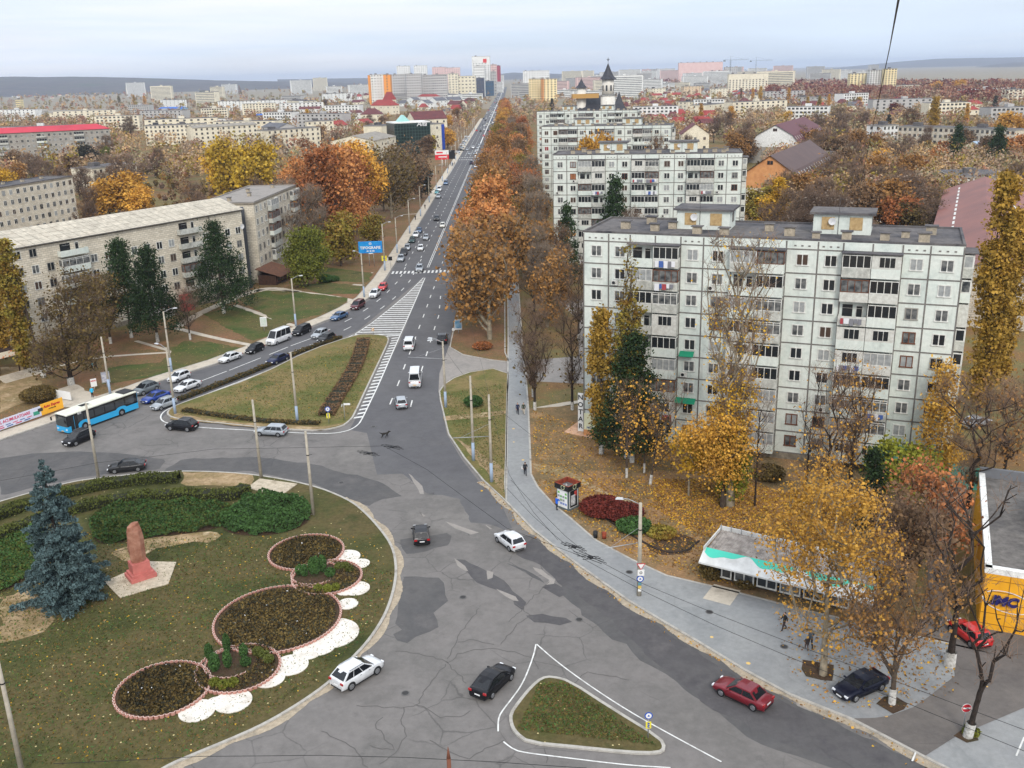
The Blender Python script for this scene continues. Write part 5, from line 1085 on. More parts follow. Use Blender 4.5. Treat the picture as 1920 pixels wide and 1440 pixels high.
M_plinth=ground_mat('plinth_render',[G(120,112,98),G(140,130,114),G(104,98,88)],sc=.3,bump=.1)
def block_mat(name,c1,c2,bw=.9,bh=.40):
    """limestone block masonry: brick texture on wall coordinates"""
    m=mat(name,c1,.95); t=m.node_tree; b=t.nodes['Principled BSDF']; n,l=t.nodes.new,t.links.new
    co=n('ShaderNodeTexCoord'); sp=n('ShaderNodeSeparateXYZ'); cb=n('ShaderNodeCombineXYZ'); ad=n('ShaderNodeMath'); ad.operation='ADD'
    l(co.outputs['Object'],sp.inputs[0]); l(sp.outputs[0],ad.inputs[0]); l(sp.outputs[1],ad.inputs[1]); l(ad.outputs[0],cb.inputs[0]); l(sp.outputs[2],cb.inputs[1])
    br=n('ShaderNodeTexBrick'); br.inputs['Scale'].default_value=1; br.inputs['Brick Width'].default_value=bw; br.inputs['Row Height'].default_value=bh; br.inputs['Mortar Size'].default_value=.035
    br.inputs['Color1'].default_value=(*c1,1); br.inputs['Color2'].default_value=(*c2,1); br.inputs['Mortar'].default_value=(*[x*.68 for x in c1],1); l(cb.outputs[0],br.inputs['Vector'])
    ns_=n('ShaderNodeTexNoise'); ns_.inputs['Scale'].default_value=.35; ns_.inputs['Detail'].default_value=5; l(co.outputs['Object'],ns_.inputs['Vector'])
    mr=n('ShaderNodeMapRange'); mr.inputs[1].default_value=.3; mr.inputs[2].default_value=.7; mr.inputs[3].default_value=.84; mr.inputs[4].default_value=1.12; l(ns_.outputs[0],mr.inputs[0])
    hv=n('ShaderNodeHueSaturation'); l(mr.outputs[0],hv.inputs['Value']); l(br.outputs[0],hv.inputs['Color']); l(hv.outputs[0],b.inputs['Base Color']); return m
M_lime=block_mat('limestone_blocks',G(196,186,167),G(218,209,191))
M_limeg=block_mat('limestone_grey',G(150,146,138),G(168,162,152))
WM={}
def win_mesh(w_,h_,n=2,fr=0,pn=0,deep=.06):
    """window in local coordinates, wall plane y=0, outward -y: frame mesh and pane mesh"""
    k=(round(w_,2),round(h_,2),n,fr,pn)
    if k in WM: return WM[k]
    b=MB(); t=.115
    b.box((0,-.02,h_/2-t/2),(w_,.07,t)); b.box((0,-.03,-h_/2+t/2),(w_+.12,.13,t*1.1)); 
    for i in range(n+1): b.box((-w_/2+t/2+(w_-t)*i/n,-.02,0),(t,.066,h_-2*t))
    f=b.mesh('window',[[M_frame,M_frbr,M_frgr][fr]]); g=MB(); g.box((0,-.004,0),(w_-.02,.024,h_-.02)); p=g.mesh('pane',PANES[pn]); WM[k]=(f,p); return WM[k]
def win_one(w_,h_,n,fr,pn):
    k=('one',round(w_,2),round(h_,2),n,fr,pn)
    if k in WM: return WM[k]
    b=MB(); t=.12; b.box((0,-.01,0),(w_+.1,.06,h_+.1),0)
    for i in range(n): b.box((-w_/2+(i+.5)*w_/n,-.03,0),(w_/n-t,.04,h_-t),1)
    WM[k]=b.mesh('window',[[M_frame,M_frbr,M_frgr][fr],PANES[pn]]); return WM[k]
def building(name,label,cat,A,B,group=None):
    A=Vector((A[0],A[1],0)); B=Vector((B[0],B[1],0)); rz=math.atan2(B.y-A.y,B.x-A.x); t=thing(name,label,cat,A,rz,group); t['len_']=(B-A).length
    return t,(B-A).length
def facemx(side,Lg,dep,s,z,out=0.):
    """matrix placing a -y facing mesh on facade: front(y=0), left end(x=0), right end(x=L), s = distance along"""
    if side=='front': return Matrix.Translation((s,-out,z))
    if side=='right': return Matrix.Translation((Lg+out,s,z))@Matrix.Rotation(math.pi/2,4,'Z')
    if side=='left': return Matrix.Translation((-out,s,z))@Matrix.Rotation(-math.pi/2,4,'Z')
    if side=='back': return Matrix.Translation((s,dep+out,z))@Matrix.Rotation(math.pi,4,'Z')
BAL={}
def balcony_meshes(w_,kind,col):
    k=(round(w_,2),kind,col)
    if k in BAL: return BAL[k]
    D=1.15; b=MB(); b.box((0,-D/2,.06),(w_,D,.12),0)
    b.box((0,-D+.04,.62),(w_,.08,1.0),0)
    for s in (-1,1): b.box((s*(w_/2-.04),-D/2-.04,.62),(.08,D-.1,1.0),0)
    if kind==2:
        g=None
        b.box((-w_*.2,-.03,1.55),(w_*.36,.05,1.5),1); b.box((w_*.22,-.03,1.2),(.8,.05,2.2),2); b.box((w_*.22,-.06,1.35),(.62,.04,1.6),1)
        gl=MB(); gl.tube((-w_*.42,-D+.1,2.1),(w_*.42,-D+.1,2.1),.015,n=4)
        r_=random.Random(int(w_*100)); 
    else: gl=MB()
    if kind in (0,1,4,5):
        n=4; h0,h1=1.12,2.62; z=(h0+h1)/2; hh=h1-h0
        fm=1 if kind==1 else 0
        gl.box((0,-D+.03,h0+.04),(w_,.07,.09),0); gl.box((0,-D+.03,h1-.04),(w_,.07,.09),0)
        for i in range(n+1): gl.box((-w_/2+.04+(w_-.08)*i/n,-D+.03,z),(.08,.066,hh-.18),0)
        gl.box((0,-D+.045,z),(w_-.1,.03,hh-.06),1)
        for s in (-1,1):
            gl.box((s*(w_/2-.03),-D/2,z),(.05,D-.14,hh),0); gl.box((s*(w_/2+.003),-D/2,z),(.012,D*.7,hh-.3),1)
        if kind==5: gl.box((0,-D+.02,h1-.3),(w_-.12,.05,.07),0)
    if kind==3:
        h0,h1=1.12,2.65; z=(h0+h1)/2
        gl.box((0,-D+.05,z),(w_,.09,h1-h0),2); gl.box((.1,-D-.002,z),(w_*.56,.03,1.25),0)
        for i in range(3): gl.box((.1+(i-1)*w_*.18,-D-.016,z),(w_*.16,.02,1.12),1)
        for s in (-1,1): gl.box((s*(w_/2-.04),-D/2,z),(.07,D-.12,h1-h0),2)
    par=b.mesh('balcony',[[M_conb,M_pale,M_brick,M_frbr][col],PANES[0],M_frame])
    g=gl.mesh('glazing',[M_frbr if kind==1 else M_frame,PANES[[0,1,0,0,2,1][kind]],M_brick]) if gl.v else None
    BAL[k]=(par,g); return BAL[k]
def stack_mesh(seed):
    b=MB(); b.box((0,0,.42),(1.0,.75,.84),0); b.box((0,0,.90),(1.35,1.05,.1),1); return b.mesh('vent_stack',[ground_mat('stack_render_%d'%seed,[G(176,164,144),G(150,140,124)],sc=.8),M_roofb])
STK=[stack_mesh(0),stack_mesh(1)]
LDM={}
def laundry(w_,k):
    if k in LDM: return LDM[k]
    b=MB(); r_=random.Random(k); x=-w_*.4; b.tube((-w_*.45,-1.45,.95),(w_*.45,-1.45,.95),.012,n=4)
    while x<w_*.35:
        q=r_.uniform(.25,.6); hh=r_.uniform(.4,.9); b.box((x+q/2,-1.46,.94-hh/2),(q,.03,hh),r_.randint(0,3)); x+=q+.05
    LDM[k]=b.mesh('laundry',[mat('linen_white',(.68,.68,.70),.9),mat('linen_blue',(.06,.12,.35),.9),mat('linen_red',(.35,.06,.07),.9),mat('linen_grey',(.2,.2,.22),.9)]); return LDM[k]
def antenna_mesh(h_=4.5,n=3):
    b=MB(); b.tube((0,0,0),(0,0,h_),.03,n=4)
    for i in range(n):
        z=h_-.3-i*.7; b.tube((-.6,0,z),(.6,0,z),.015,n=4)
        for k in range(5): b.tube((-.5+k*.25,-.35,z),(-.5+k*.25,.35,z),.010,n=3)
    return b.mesh('antenna',mat('antenna_metal',(.06,.05,.05),.6))
ANT=antenna_mesh()
def ac_mesh():
    b=MB(); b.box((0,-.2,0),(.85,.36,.6),0); b.tube((-.12,-.375,0),(-.12,-.39,0),.22,n=10,m=1); return b.mesh('air_conditioner',[M_frame,PANES[0]])
ACM=ac_mesh()
def dish(parent,loc,r_=.45,rz=0):
    b=MB(); n=12
    for i in range(n):
        a0,a1=2*math.pi*i/n,2*math.pi*(i+1)/n; b.face([(0,0,0),(math.cos(a0)*r_,-.12,math.sin(a0)*r_),(math.cos(a1)*r_,-.12,math.sin(a1)*r_)],0,True); b.face([(0,.015,0),(math.cos(a1)*r_,-.105,math.sin(a1)*r_),(math.cos(a0)*r_,-.105,math.sin(a0)*r_)],0,True)
    b.tube((0,0,0),(0,-.4,.05),.02,n=4); b.tube((0,0,0),(0,.2,-.5),.03,n=4); return b.build('satellite_dish',mat('dish_white',(.6,.6,.6),.5),parent,loc=loc,rz=rz)
WIDE=[3.4,2.8,3.2,3.2,2.8,3.4,3.2,3.2,3.6,2.8,3.2,3.2,2.9,3.5]; BB={2,3,6,7,10,11}
def panel_block(name,label,A,B,floors,seed,detail=1,stacks=14,dep=12.5,base=1.0,fh=2.84):
    t,Lg=building(name,label,'apartment block',A,B,None); BLOCKS.append((A[0],A[1],B[0],B[1],dep)); r_=random.Random(seed)
    Ht=base+floors*fh; top=Ht+1.05; sc=Lg/sum(WIDE); xs=[0]
    for w_ in WIDE: xs.append(xs[-1]+w_*sc)
    b=MB(); b.box((Lg/2,dep/2,top/2),(Lg,dep,top),0)
    e=.022
    b.box((Lg/2,dep/2,base/2),(Lg+.05,dep+.05,base-.05),2)
    for side in ('f','r','l'):
        for i in range(floors+1):
            z=base+i*fh
            if side=='f': b.box((Lg/2,-.0,z),(Lg+.03,.03+e,.16),1)
            else: b.box((Lg if side=='r' else 0,dep/2,z),(.03+e,dep,.16),1)
    for i,x in enumerate(xs): b.box((min(max(x,.08),Lg-.08),-.002,top/2+.5),(.17,.035+e,top-1.2),1)
    for y in (3.1,6.2,9.4,dep-.08):
        for x in (0,Lg): b.box((x,y,top/2+.5),(.03+e,.17,top-1.2),1)
    if detail:
        for i in range(14):
            if i in BB: continue
            for k in (-.8,0,.8): b.box(((xs[i]+xs[i+1])/2+k,-.01,Ht+.42),(.26,.06,.16),1)
    b.build('wall',[M_pale,M_seam,M_plinth],t)
    rb=MB(); rb.box((Lg/2,dep/2,top+.01),(Lg-.5,dep-.5,.03),0)
    for (cx_,cy_,sx_,sy_) in ((Lg/2,.12,Lg+.1,.28),(Lg/2,dep-.12,Lg+.1,.28),(.12,dep/2,.28,dep-.5),(Lg-.12,dep/2,.28,dep-.5)): rb.box((cx_,cy_,top+.11),(sx_,sy_,.25),0)
    rb.build('roof',M_roofb,t)
    cnt=0
    for fl in range(floors):
        z=base+fl*fh
        for i in range(14):
            xm=(xs[i]+xs[i+1])/2
            if i in BB:
                w_=xs[i+1]-xs[i]-.06; kd=r_.choice([0,0,0,5,4,1,3,2] if detail else [0,0,1,5,2]); col=r_.choice([0,0,1,1,1,2] if kd!=3 else [2,1])
                if cnt>=100: continue
                cnt+=1; par,gl=balcony_meshes(w_,kd,col); o=link('balcony',par,t,mx=Matrix.Translation((xm,-.012,z+.02)))
                if gl: link('glazing',gl,o)
                if detail and r_.random()<.2: link('laundry',laundry(w_,r_.randint(0,5)),o)
            else:
                w_,h_=1.42,1.42; fr=0 if r_.random()<.8 else (1 if r_.random()<.5 else 2); pn=r_.choice([0,0,1,1,1,2,2,3,0,4 if r_.random()<.3 else 1,5 if r_.random()<.3 else 0])
                if detail:
                    f,p=win_mesh(w_,h_,2,fr,pn); o=link('window',f,t,mx=Matrix.Translation((xm+.1,-.02,z+1.62))); link('pane',p,o)
                    if r_.random()<.14: link('air_conditioner',ACM,t,mx=Matrix.Translation((xm-.5 if r_.random()<.5 else xm+.4,-.02,z+.52)))
                else: link('window',win_one(w_,h_,2,fr,pn),t,mx=Matrix.Translation((xm+.1,-.02,z+1.62)))
    # balcony roofs on the top floor
    for a in (2,6,10):
        b=MB(); b.box(((xs[a]+xs[a+2])/2,-.68,Ht+.02),(xs[a+2]-xs[a]+.2,1.4,.12),0); b.build('balcony_roof',M_roofb,t)
    # column of balconies on the right end
    for fl in range(floors):
        z=base+fl*fh
        for y,w_ in ((3.4,3.4),):
            par,gl=balcony_meshes(w_,[0,3,4,0,5][(fl*3+seed)%5],[0,2,1,0][(fl+seed)%4]); o=link('balcony',par,t,mx=facemx('right',Lg,dep,y,z+.02,.02))
            if gl: link('glazing',gl,o)
        if y and fl%2: pass
        for y in (7.4,10.4): link('window',win_one(1.3,1.4,2,0,r_.randint(0,2)),t,mx=facemx('right',Lg,dep,y,z+1.6,.02))
    b=MB(); b.box((Lg+.75,3.4,Ht+.02),(1.6,3.8,.14)); b.build('balcony_roof',M_roofb,t)
    # lift houses
    for x0 in (xs[3]+1.5,xs[9]-1.2):
        w_=6.6; h_=2.35; y0=5.2
        lm=MB(); lm.box((0,0,h_/2),(w_,4.4,h_),0); lm.box((0,0,h_+.14),(w_+.9,5.2,.26),1); lo=lm.build('lift_house',[M_pale,M_roofb],t,loc=(x0+w_/2,y0+2.2,top+.02))
        for k in (-1,1):
            g=MB(); g.box((0,-.02,0),(1.45,.05,1.5)); g.build('boarded_window',mat('chipboard',G(186,160,116),.9,c2=G(160,132,92),sc=2.5),lo,mx=Matrix.Translation((k*1.6,-2.22,1.3)))
        g=MB(); g.box((0,-.02,0),(1.2,.05,1.2)); g.build('side_opening',M_seam,lo,mx=Matrix.Translation((w_/2+.01,.2,1.4))@Matrix.Rotation(math.pi/2,4,'Z'))
        an=link('antenna',ANT,t,(x0+w_/2-.4,y0-.1,top),.4)
        if detail: dish(t,(x0+w_/2-1.1,y0-.3,top+1.6))
    ps=[(4.5,4.0),(6.8,8.5),(8.6,3.0),(10.4,5.2),(14.2,2.0),(17.6,1.6),(22.4,6.0),(25.2,3.0),(28.4,1.4),(31.8,1.8),(36,2.2),(38.2,4.5),(40.2,2.0),(41.0,7.5)][:stacks]
    for i,(x,y) in enumerate(ps): o=link('vent_stack',STK[i%2],t,(x*Lg/44.5,y,top+.02),r_.uniform(-.1,.1)); s=r_.uniform(.85,1.2); o.scale=(s,s,s)
    return t,Lg,xs,top
t,Lg,xs,top=panel_block('apartment_block','nearest pale green nine-storey panel block with dark seams and two boarded roof huts',(9.5,121.5),(50.3,104.7),9,3)
# ground floor details of the nearest block
b=MB(); b.box((2.6,-.03,1.95),(5.0,.06,2.7),0); b.box((2.6,-.05,.55),(5.1,.14,.9),1); b.build('painted_ground_floor',[mat('cream_paint',G(232,232,196),.8),mat('terracotta_tiles',G(204,146,96),.7)],t)
f,p=win_mesh(1.5,1.6,2,1,3)
for x in (1.9,3.9): o=link('window',f,t,mx=Matrix.Translation((x+.6,-.07,2.1))); link('pane',p,o)
b=MB(); b.box((-.35,-.1,3.4),(.75,.12,5.4)); sg=b.build('shop_sign',mat('sign_white',(.72,.72,.70),.6),t)
for i,ch in enumerate('NOTAR'): text(ch,.95,M_blk,sg,wallmx((-.35,-.175,5.5-i*1.02),(1,0,0)),.02)
b=MB(); b.box((5.0,-.09,.0+1.1),(1.3,.04,.3)); 
text('NOTAR',.42,mat('sign_blue',(.03,.10,.3),.6),t,wallmx((1.2,-.075,.95+.35),(1,0,0)),.01)
for i,(x,z,w_) in enumerate([(xs[4]+1.2,12.6,1.8),(xs[4]+1.2,6.4,2.6)]):
    b=MB(); b.face([(x-w_/2,-.05,z+.5),(x+w_/2,-.05,z+.5),(x+w_/2,-.9,z),(x-w_/2,-.9,z)]); b.face([(x-w_/2,-.04,z+.47),(x-w_/2,-.89,z-.03),(x+w_/2,-.89,z-.03),(x+w_/2,-.04,z+.47)]); b.build('green_awning',mat('awning_green',G(26,130,96),.7),t)
b=MB(); b.box((xs[7]+2,-.03,1.3),(.1,.1,.1)); 
b=MB(); b.box((xs[11]+5,-.04,2.1),(10.8,.07,2.9),0); b.build('teal_ground_floor',mat('teal_paint',G(60,128,116),.8,c2=G(84,150,136),sc=.8),t)
b=MB(); b.box((Lg+1.6,-2.4,1.35),(5.0,.12,2.7),0); b.box((Lg-3,-2.3,2.7),(9.,2.2,.08),0); tw=b.build('teal_fence_wall',MATS['teal_paint'],t)
b=MB(); b.prism([tuple(q[:2]) for q in PX((1058,812),(1085,792),(1120,800),(1128,818),(1118,826))],.0,.20); tag(b.build('terrace',ground_mat('terrace_tiles',[G(190,150,122),G(206,168,140)],sc=.5,bump=.05)),kind='structure')
# block two, three, four
def world_at(x,y,z): p=at(x,y,z); return (p.x,p.y)
panel_block('apartment_block','second pale panel block behind the nearest one, with roof huts and washing on its balconies',world_at(1036,297,26.9),world_at(1393,293,26.9),9,8)
panel_block('apartment_block','third pale panel block, half hidden by golden trees, below the church towers',world_at(1015,241,27),world_at(1259,238,27),9,5,detail=0)
panel_block('apartment_block','farthest pale panel block standing directly before the black-roofed church',world_at(1006,212,27),world_at(1195,209,27),9,6,detail=0)
# ------------------------------------------------------------------ long limestone block on the left
def masonry_block(name,label,A,B,floors,seed,Ht,dep,wall,fh=3.05,z0=3.9,pitch=3.1,bal=(4,5),balmod=10,roof='gable',sides=('right',),roofm=None,rise=2.3,twosub=True):
    t,Lg=building(name,label,'apartment block',A,B); BLOCKS.append((A[0],A[1],B[0],B[1],dep)); r_=random.Random(seed)
    b=MB(); b.box((Lg/2,dep/2,Ht/2),(Lg,dep,Ht),0); b.box((Lg/2,dep/2,Ht-.25),(Lg+.12,dep+.12,.4),1); b.box((Lg/2,dep/2,.5),(Lg+.08,dep+.08,1.0),1); b.build('wall',[wall,M_plinth],t)
    rb=MB(); rm=roofm or M_roofb
    if roof=='gable':
        o_=.55; y0,y1,ym=-o_,dep+o_,dep/2; z0_,z1_=Ht-.0,Ht+rise
        for dz in (0,-.14):
            P0=[(-.3,y0,z0_+dz),(Lg+.3,y0,z0_+dz),(Lg+.3,ym,z1_+dz),(-.3,ym,z1_+dz)]; P1=[(-.3,ym,z1_+dz),(Lg+.3,ym,z1_+dz),(Lg+.3,y1,z0_+dz),(-.3,y1,z0_+dz)]
            rb.face(P0 if dz==0 else P0[::-1]); rb.face(P1 if dz==0 else P1[::-1])
        rb.box((Lg/2,y0,z0_-.07),(Lg+.6,.04,.16),1)
        for x in (0,Lg): 
            rb.face([(x,0,z0_),(x,dep,z0_),(x,ym,z1_-.15)] if x else [(x,dep,z0_),(x,0,z0_),(x,ym,z1_-.15)],2)
        rb.build('roof',[rm,M_seam,wall],t)
    elif roof=='hip':
        o_=.6; r0=dep/2
        c=[(-o_,-o_,Ht),(Lg+o_,-o_,Ht),(Lg+o_,dep+o_,Ht),(-o_,dep+o_,Ht)]; d=[(r0,dep/2,Ht+rise),(Lg-r0,dep/2,Ht+rise)]
        rb.face([c[0],c[1],d[1],d[0]]); rb.face([c[1],c[2],d[1]]); rb.face([c[2],c[3],d[0],d[1]]); rb.face([c[3],c[0],d[0]]); rb.face([c[3],c[2],c[1],c[0]]); rb.build('roof',rm,t)
    else:
        rb.box((Lg/2,dep/2,Ht+.02),(Lg-.3,dep-.3,.05),0)
        for (cx_,cy_,sx_,sy_) in ((Lg/2,.1,Lg+.1,.3),(Lg/2,dep-.1,Lg+.1,.3),(.1,dep/2,.3,dep-.5),(Lg-.1,dep/2,.3,dep-.5)): rb.box((cx_,cy_,Ht+.15),(sx_,sy_,.3),0)
        rb.build('roof',rm,t)
        for k in range(int(Lg/9)): o=link('vent_stack',STK[k%2],t,(4+k*9+r_.uniform(-1,1),dep*r_.uniform(.3,.7),Ht+.04))
    n=int(Lg/pitch); cnt=0
    for fl in range(floors):
        z=z0+fl*fh
        for i in range(n):
            x=(i+.5)*Lg/n
            if (i%balmod) in bal and fl<floors and z0>2:
                if (i%balmod)==bal[0]:
                    kd=r_.choice([0,2,2,5,0,4,1]); par,gl=balcony_meshes(Lg/n*2-.3,kd,r_.choice([0,0,1])); o=link('balcony',par,t,mx=Matrix.Translation((x+Lg/n/2,-.012,z+.02)))
                    if gl: link('glazing',gl,o)
                continue
            if cnt>=98: continue
            cnt+=1; fr=0 if r_.random()<.7 else 2; pn=r_.choice([0,0,0,1,1,2,3])
            if twosub: f,p=win_mesh(1.5,1.6,2,fr,pn); o=link('window',f,t,mx=Matrix.Translation((x,-.02,z+1.6))); link('pane',p,o)
            else: link('window',win_one(1.3,1.5,2,fr,pn),t,mx=Matrix.Translation((x,-.02,z+1.6)))
        for sd in sides:
            for y in (dep*.27,dep*.7):
                link('window',win_one(1.3,1.5,2,0,r_.choice([0,1])),t,mx=facemx(sd,Lg,dep,y,z+1.6,.02))
    return t,Lg
M_slate=ground_mat('fibre_cement_roof',[G(176,166,150),G(190,182,166),G(164,156,142)],sc=.2,bump=.05,sc2=1.0)
def add_grid(m,sx,sy,k=.72):
    """panel joints of a roof as part of its own pattern"""
    t=m.node_tree; b=t.nodes['Principled BSDF']; n,l=t.nodes.new,t.links.new; src=b.inputs['Base Color'].links[0].from_socket
    co=n('ShaderNodeTexCoord'); br=n('ShaderNodeTexBrick'); br.offset=0; br.inputs['Scale'].default_value=1; br.inputs['Brick Width'].default_value=sx; br.inputs['Row Height'].default_value=sy; br.inputs['Mortar Size'].default_value=.05
    br.inputs['Color1'].default_value=(1,1,1,1); br.inputs['Color2'].default_value=(.9,.9,.9,1); br.inputs['Mortar'].default_value=(k,k,k,1); l(co.outputs['Object'],br.inputs['Vector'])
    x=n('ShaderNodeMix'); x.data_type='RGBA'; x.blend_type='MULTIPLY'; x.inputs[0].default_value=1; l(src,x.inputs[6]); l(br.outputs[0],x.inputs[7]); l(x.outputs[2],b.inputs['Base Color'])
add_grid(M_slate,1.9,1.75,.42)
t,Lg=masonry_block('apartment_block','long limestone block on the left with a pale slab roof behind the pines',(-106.5,146.0),(-60.4,219.6),5,31,19.2,14,M_lime,roofm=M_slate,rise=2.3,balmod=9,bal=(4,5))
# shop fronts at its foot
b=MB(); b.box((0,-.1,0),(3.2,.16,.8)); s1=b.build('shop_sign',mat('sign_dark',(.05,.04,.04),.6),t,loc=(Lg-30,0,4.0)); text('ADONIS',.6,M_plate,s1,wallmx((0,-.20,0),(1,0,0)))
b=MB(); b.box((Lg-26,-1.2,1.6),(5,2.4,3.2),0); b.box((Lg-26,-2.42,1.6),(3.6,.06,2.0),1); b.box((Lg-26,-1.2,3.3),(5.6,3.0,.2),2); b.build('shop_porch',[M_conb,mat('poster_white',(.65,.62,.6),.5,c2=(.5,.12,.05),sc=.9,lo=.5,hi=.6),M_roofb],t)
b=MB(); b.box((Lg-19,-1.0,1.7),(2.2,2.0,3.4),0); b.build('red_entrance',mat('red_panel',(.35,.03,.03),.6),t)
b=MB()
for k in range(7): b.tube((Lg-9.5+k*.0,-.12,19-k*2.7),(Lg-9.5,-.12,16.4-k*2.7),.07,n=6)
b.build('drainpipe',M_seam,t)
dish(t,(Lg-.6,-.4,15.4),.6)
t,Lg=masonry_block('apartment_block','limestone block end-on beside the plane trees, joined by a dark stair wall',(-60.0,229.5),(-57.6,266.0),5,33,19.3,13,M_lime,roof='flat',roofm=M_aspl,sides=('left',),balmod=6,bal=(3,4))
b=MB(); b.box((-64.2,225.6,9.3),(5.5,5.2,18.6),0,rz=.3); o=tag(b.build('stair_tower',mat('dark_cladding',G(70,72,76),.8)),'narrow dark clad stair wall joining the two limestone blocks','stair tower')
b=MB(); 
lt=thing('lean_to','brown wooden lean-to with a tiled pitched roof at the block end','lean-to',tuple(at(527,528)),math.radians(80))
b.box((0,1.5,1.2),(9,4.5,2.4),0); b.build('wall',mat('brown_boards',G(74,50,38),.9,c2=G(52,38,30),sc=2),lt)
b=MB(); b.face([(-5,-2.2,2.2),(5,-2.2,2.2),(5,4.2,4.0),(-5,4.2,4.0)]); b.face([(-5,-2.2,2.1),(-5,4.2,3.9),(5,4.2,3.9),(5,-2.2,2.1)]); b.build('roof',mat('brown_tiles',G(112,76,56),.8,c2=G(84,58,46),sc=1.5),lt)
for k in (-2.8,0,2.8): link('window',win_one(2.0,1.3,2,1,0),lt,mx=Matrix.Translation((k,-.76,1.4)))
# ---------- small beige neighbour at the left edge with a dark canopy
t=thing('kiosk_building','beige rendered building corner with a dark canopy at the left edge','building',tuple(at(0,700)),.99)
b=MB(); b.box((-8.6,3,6),(14,8,12),0); b.build('wall',mat('peach_render',G(214,180,140),.9,c2=G(196,160,122),sc=.4),t)
b=MB(); b.box((-3.,-1.6,4.7),(10,5,.3),0); b.box((-2,-4.1,4.1),(8,.1,1.0),1)
for x in (-5,1.4): b.tube((x,-3.9,0),(x,-3.9,4.6),.12)
b.build('canopy',[mat('canopy_brown',G(66,52,48),.7),mat('fascia_stripes',G(214,120,50),.6,c2=G(230,220,200),sc=1.5,lo=.48,hi=.52)],t)
b=MB()
for k in range(6): b.box((1.5,-5-k*.35,.75-k*.14),(9,.4,.3))
b.build('steps',M_conc,t)
# ------------------------------------------------------------------ red-roofed block and others on the left
M_redroof=mat('red_metal_roof',G(190,48,66),.5,c2=G(170,42,58),sc=.1)
masonry_block('apartment_block','long grey block under a bright crimson metal roof',world_at(-30,252,19),world_at(205,241,19),5,35,19.,13,M_limeg,roof='hip',roofm=M_redroof,z0=2.6,fh=3.2,rise=3.2,balmod=7,bal=(2,3),twosub=False)
masonry_block('apartment_block','limestone block with white insulated patch at the left edge above the long roof',world_at(-60,362,17),world_at(135,331,17),5,36,17,11,M_lime,roof='flat',z0=1.4,fh=3.05,balmod=6,bal=(2,3),twosub=False)
M_cream=ground_mat('cream_render',[G(206,196,172),G(222,214,192),G(194,184,162)],sc=.1,bump=0); M_whit=ground_mat('white_render',[G(208,208,204),G(222,222,218),G(196,196,192)],sc=.1,bump=0); M_grayr=ground_mat('grey_render',[G(166,164,162),G(184,182,178)],sc=.1,bump=0)
M_tan=ground_mat('tan_render',[G(196,172,140),G(208,188,160)],sc=.1,bump=0); M_rosy=ground_mat('rosy_render',[G(206,172,166),G(218,190,184)],sc=.1,bump=0); M_yel=ground_mat('yellow_render',[G(226,206,152),G(232,216,172)],sc=.1,bump=0)
M_rt=mat('maroon_tiles',G(108,58,58),.8,c2=G(84,48,50),sc=.4); M_rr=mat('red_tiles',G(156,60,54),.8,c2=G(128,52,48),sc=.4); M_rg=mat('slate_grey_roof',G(104,104,108),.8,c2=G(84,84,90),sc=.3); M_rb=mat('blue_roof',G(40,96,176),.6); M_rgn=mat('green_roof',G(48,104,92),.7); M_rc=mat('old_fibre_roof',G(150,144,134),.9,c2=G(126,120,112),sc=.3)
# ---------- church
p=at(1140,205,20); d=850.
w_=ray(1140,150); tt=760/w_[1]; ch_x=w_[0]*tt
ch=thing('church','white church with steep black conical roofs and a cross on its taller belfry','church',(ch_x,760,0),.06)
M_chw=mat('church_white',G(222,218,208),.8,c2=G(204,200,190),sc=.3); M_chr=mat('church_black_roof',G(44,44,50),.6,c2=G(58,58,64),sc=.4)
def chz(py): return H+(ray(1140,py)[2])*760/ray(1140,py)[1]
def cone(b,c,r_,z0,z1,n=8,m=0,flare=1.25):
    k=[(r_*flare,z0),(r_*.78,z0+(z1-z0)*.22),(r_*.42,z0+(z1-z0)*.55),(0.05,z1)]
    for i in range(3):
        for j in range(n):
            a0,a1=2*math.pi*(j+.5)/n,2*math.pi*(j+1.5)/n
            b.face([(c[0]+math.cos(a0)*k[i][0],c[1]+math.sin(a0)*k[i][0],k[i][1]),(c[0]+math.cos(a1)*k[i][0],c[1]+math.sin(a1)*k[i][0],k[i][1]),(c[0]+math.cos(a1)*k[i+1][0],c[1]+math.sin(a1)*k[i+1][0],k[i+1][1]),(c[0]+math.cos(a0)*k[i+1][0],c[1]+math.sin(a0)*k[i+1][0],k[i+1][1])],m)
z_tip,z_eave,z_mid,z_base=chz(118),chz(148),chz(178),chz(200)
b=MB(); b.tube((0,0,0),(0,0,z_mid),5.6,n=8); b.tube((0,0,z_mid),(0,0,z_eave),4.6,n=8); b.build('belfry',M_chw,ch)
b=MB(); cone(b,(0,0),5.4,z_eave-.3,z_tip,m=0); b.build('spire',M_chr,ch)
b=MB(); b.tube((0,0,z_mid-.6),(0,0,z_mid+.3),6.0,5.0,n=8); b.build('cornice',M_chr,ch)
b=MB(); b.tube((0,0,z_tip-.5),(0,0,z_tip+4),.18,n=4); b.box((0,0,z_tip+2.6),(2.2,.3,.35)); b.tube((0,0,z_tip+1.6),(0,0,z_tip+3.2),.55,.2,n=6); b.build('cross',M_chr,ch)
for k in range(8):
    a=k*math.pi/4; g=MB(); g.box((0,-.03,0),(1.3,.1,3.6)); g.tube((0,.02,1.8),(0,-.08,1.8),.65,n=10); g.build('arched_window',PANES[0],ch,mx=Matrix.Rotation(a+math.pi/8,4,'Z')@Matrix.Translation((0,-4.35,(z_mid+z_eave)/2-1)))
s_=760/1800.*1.0; off=-46*s_
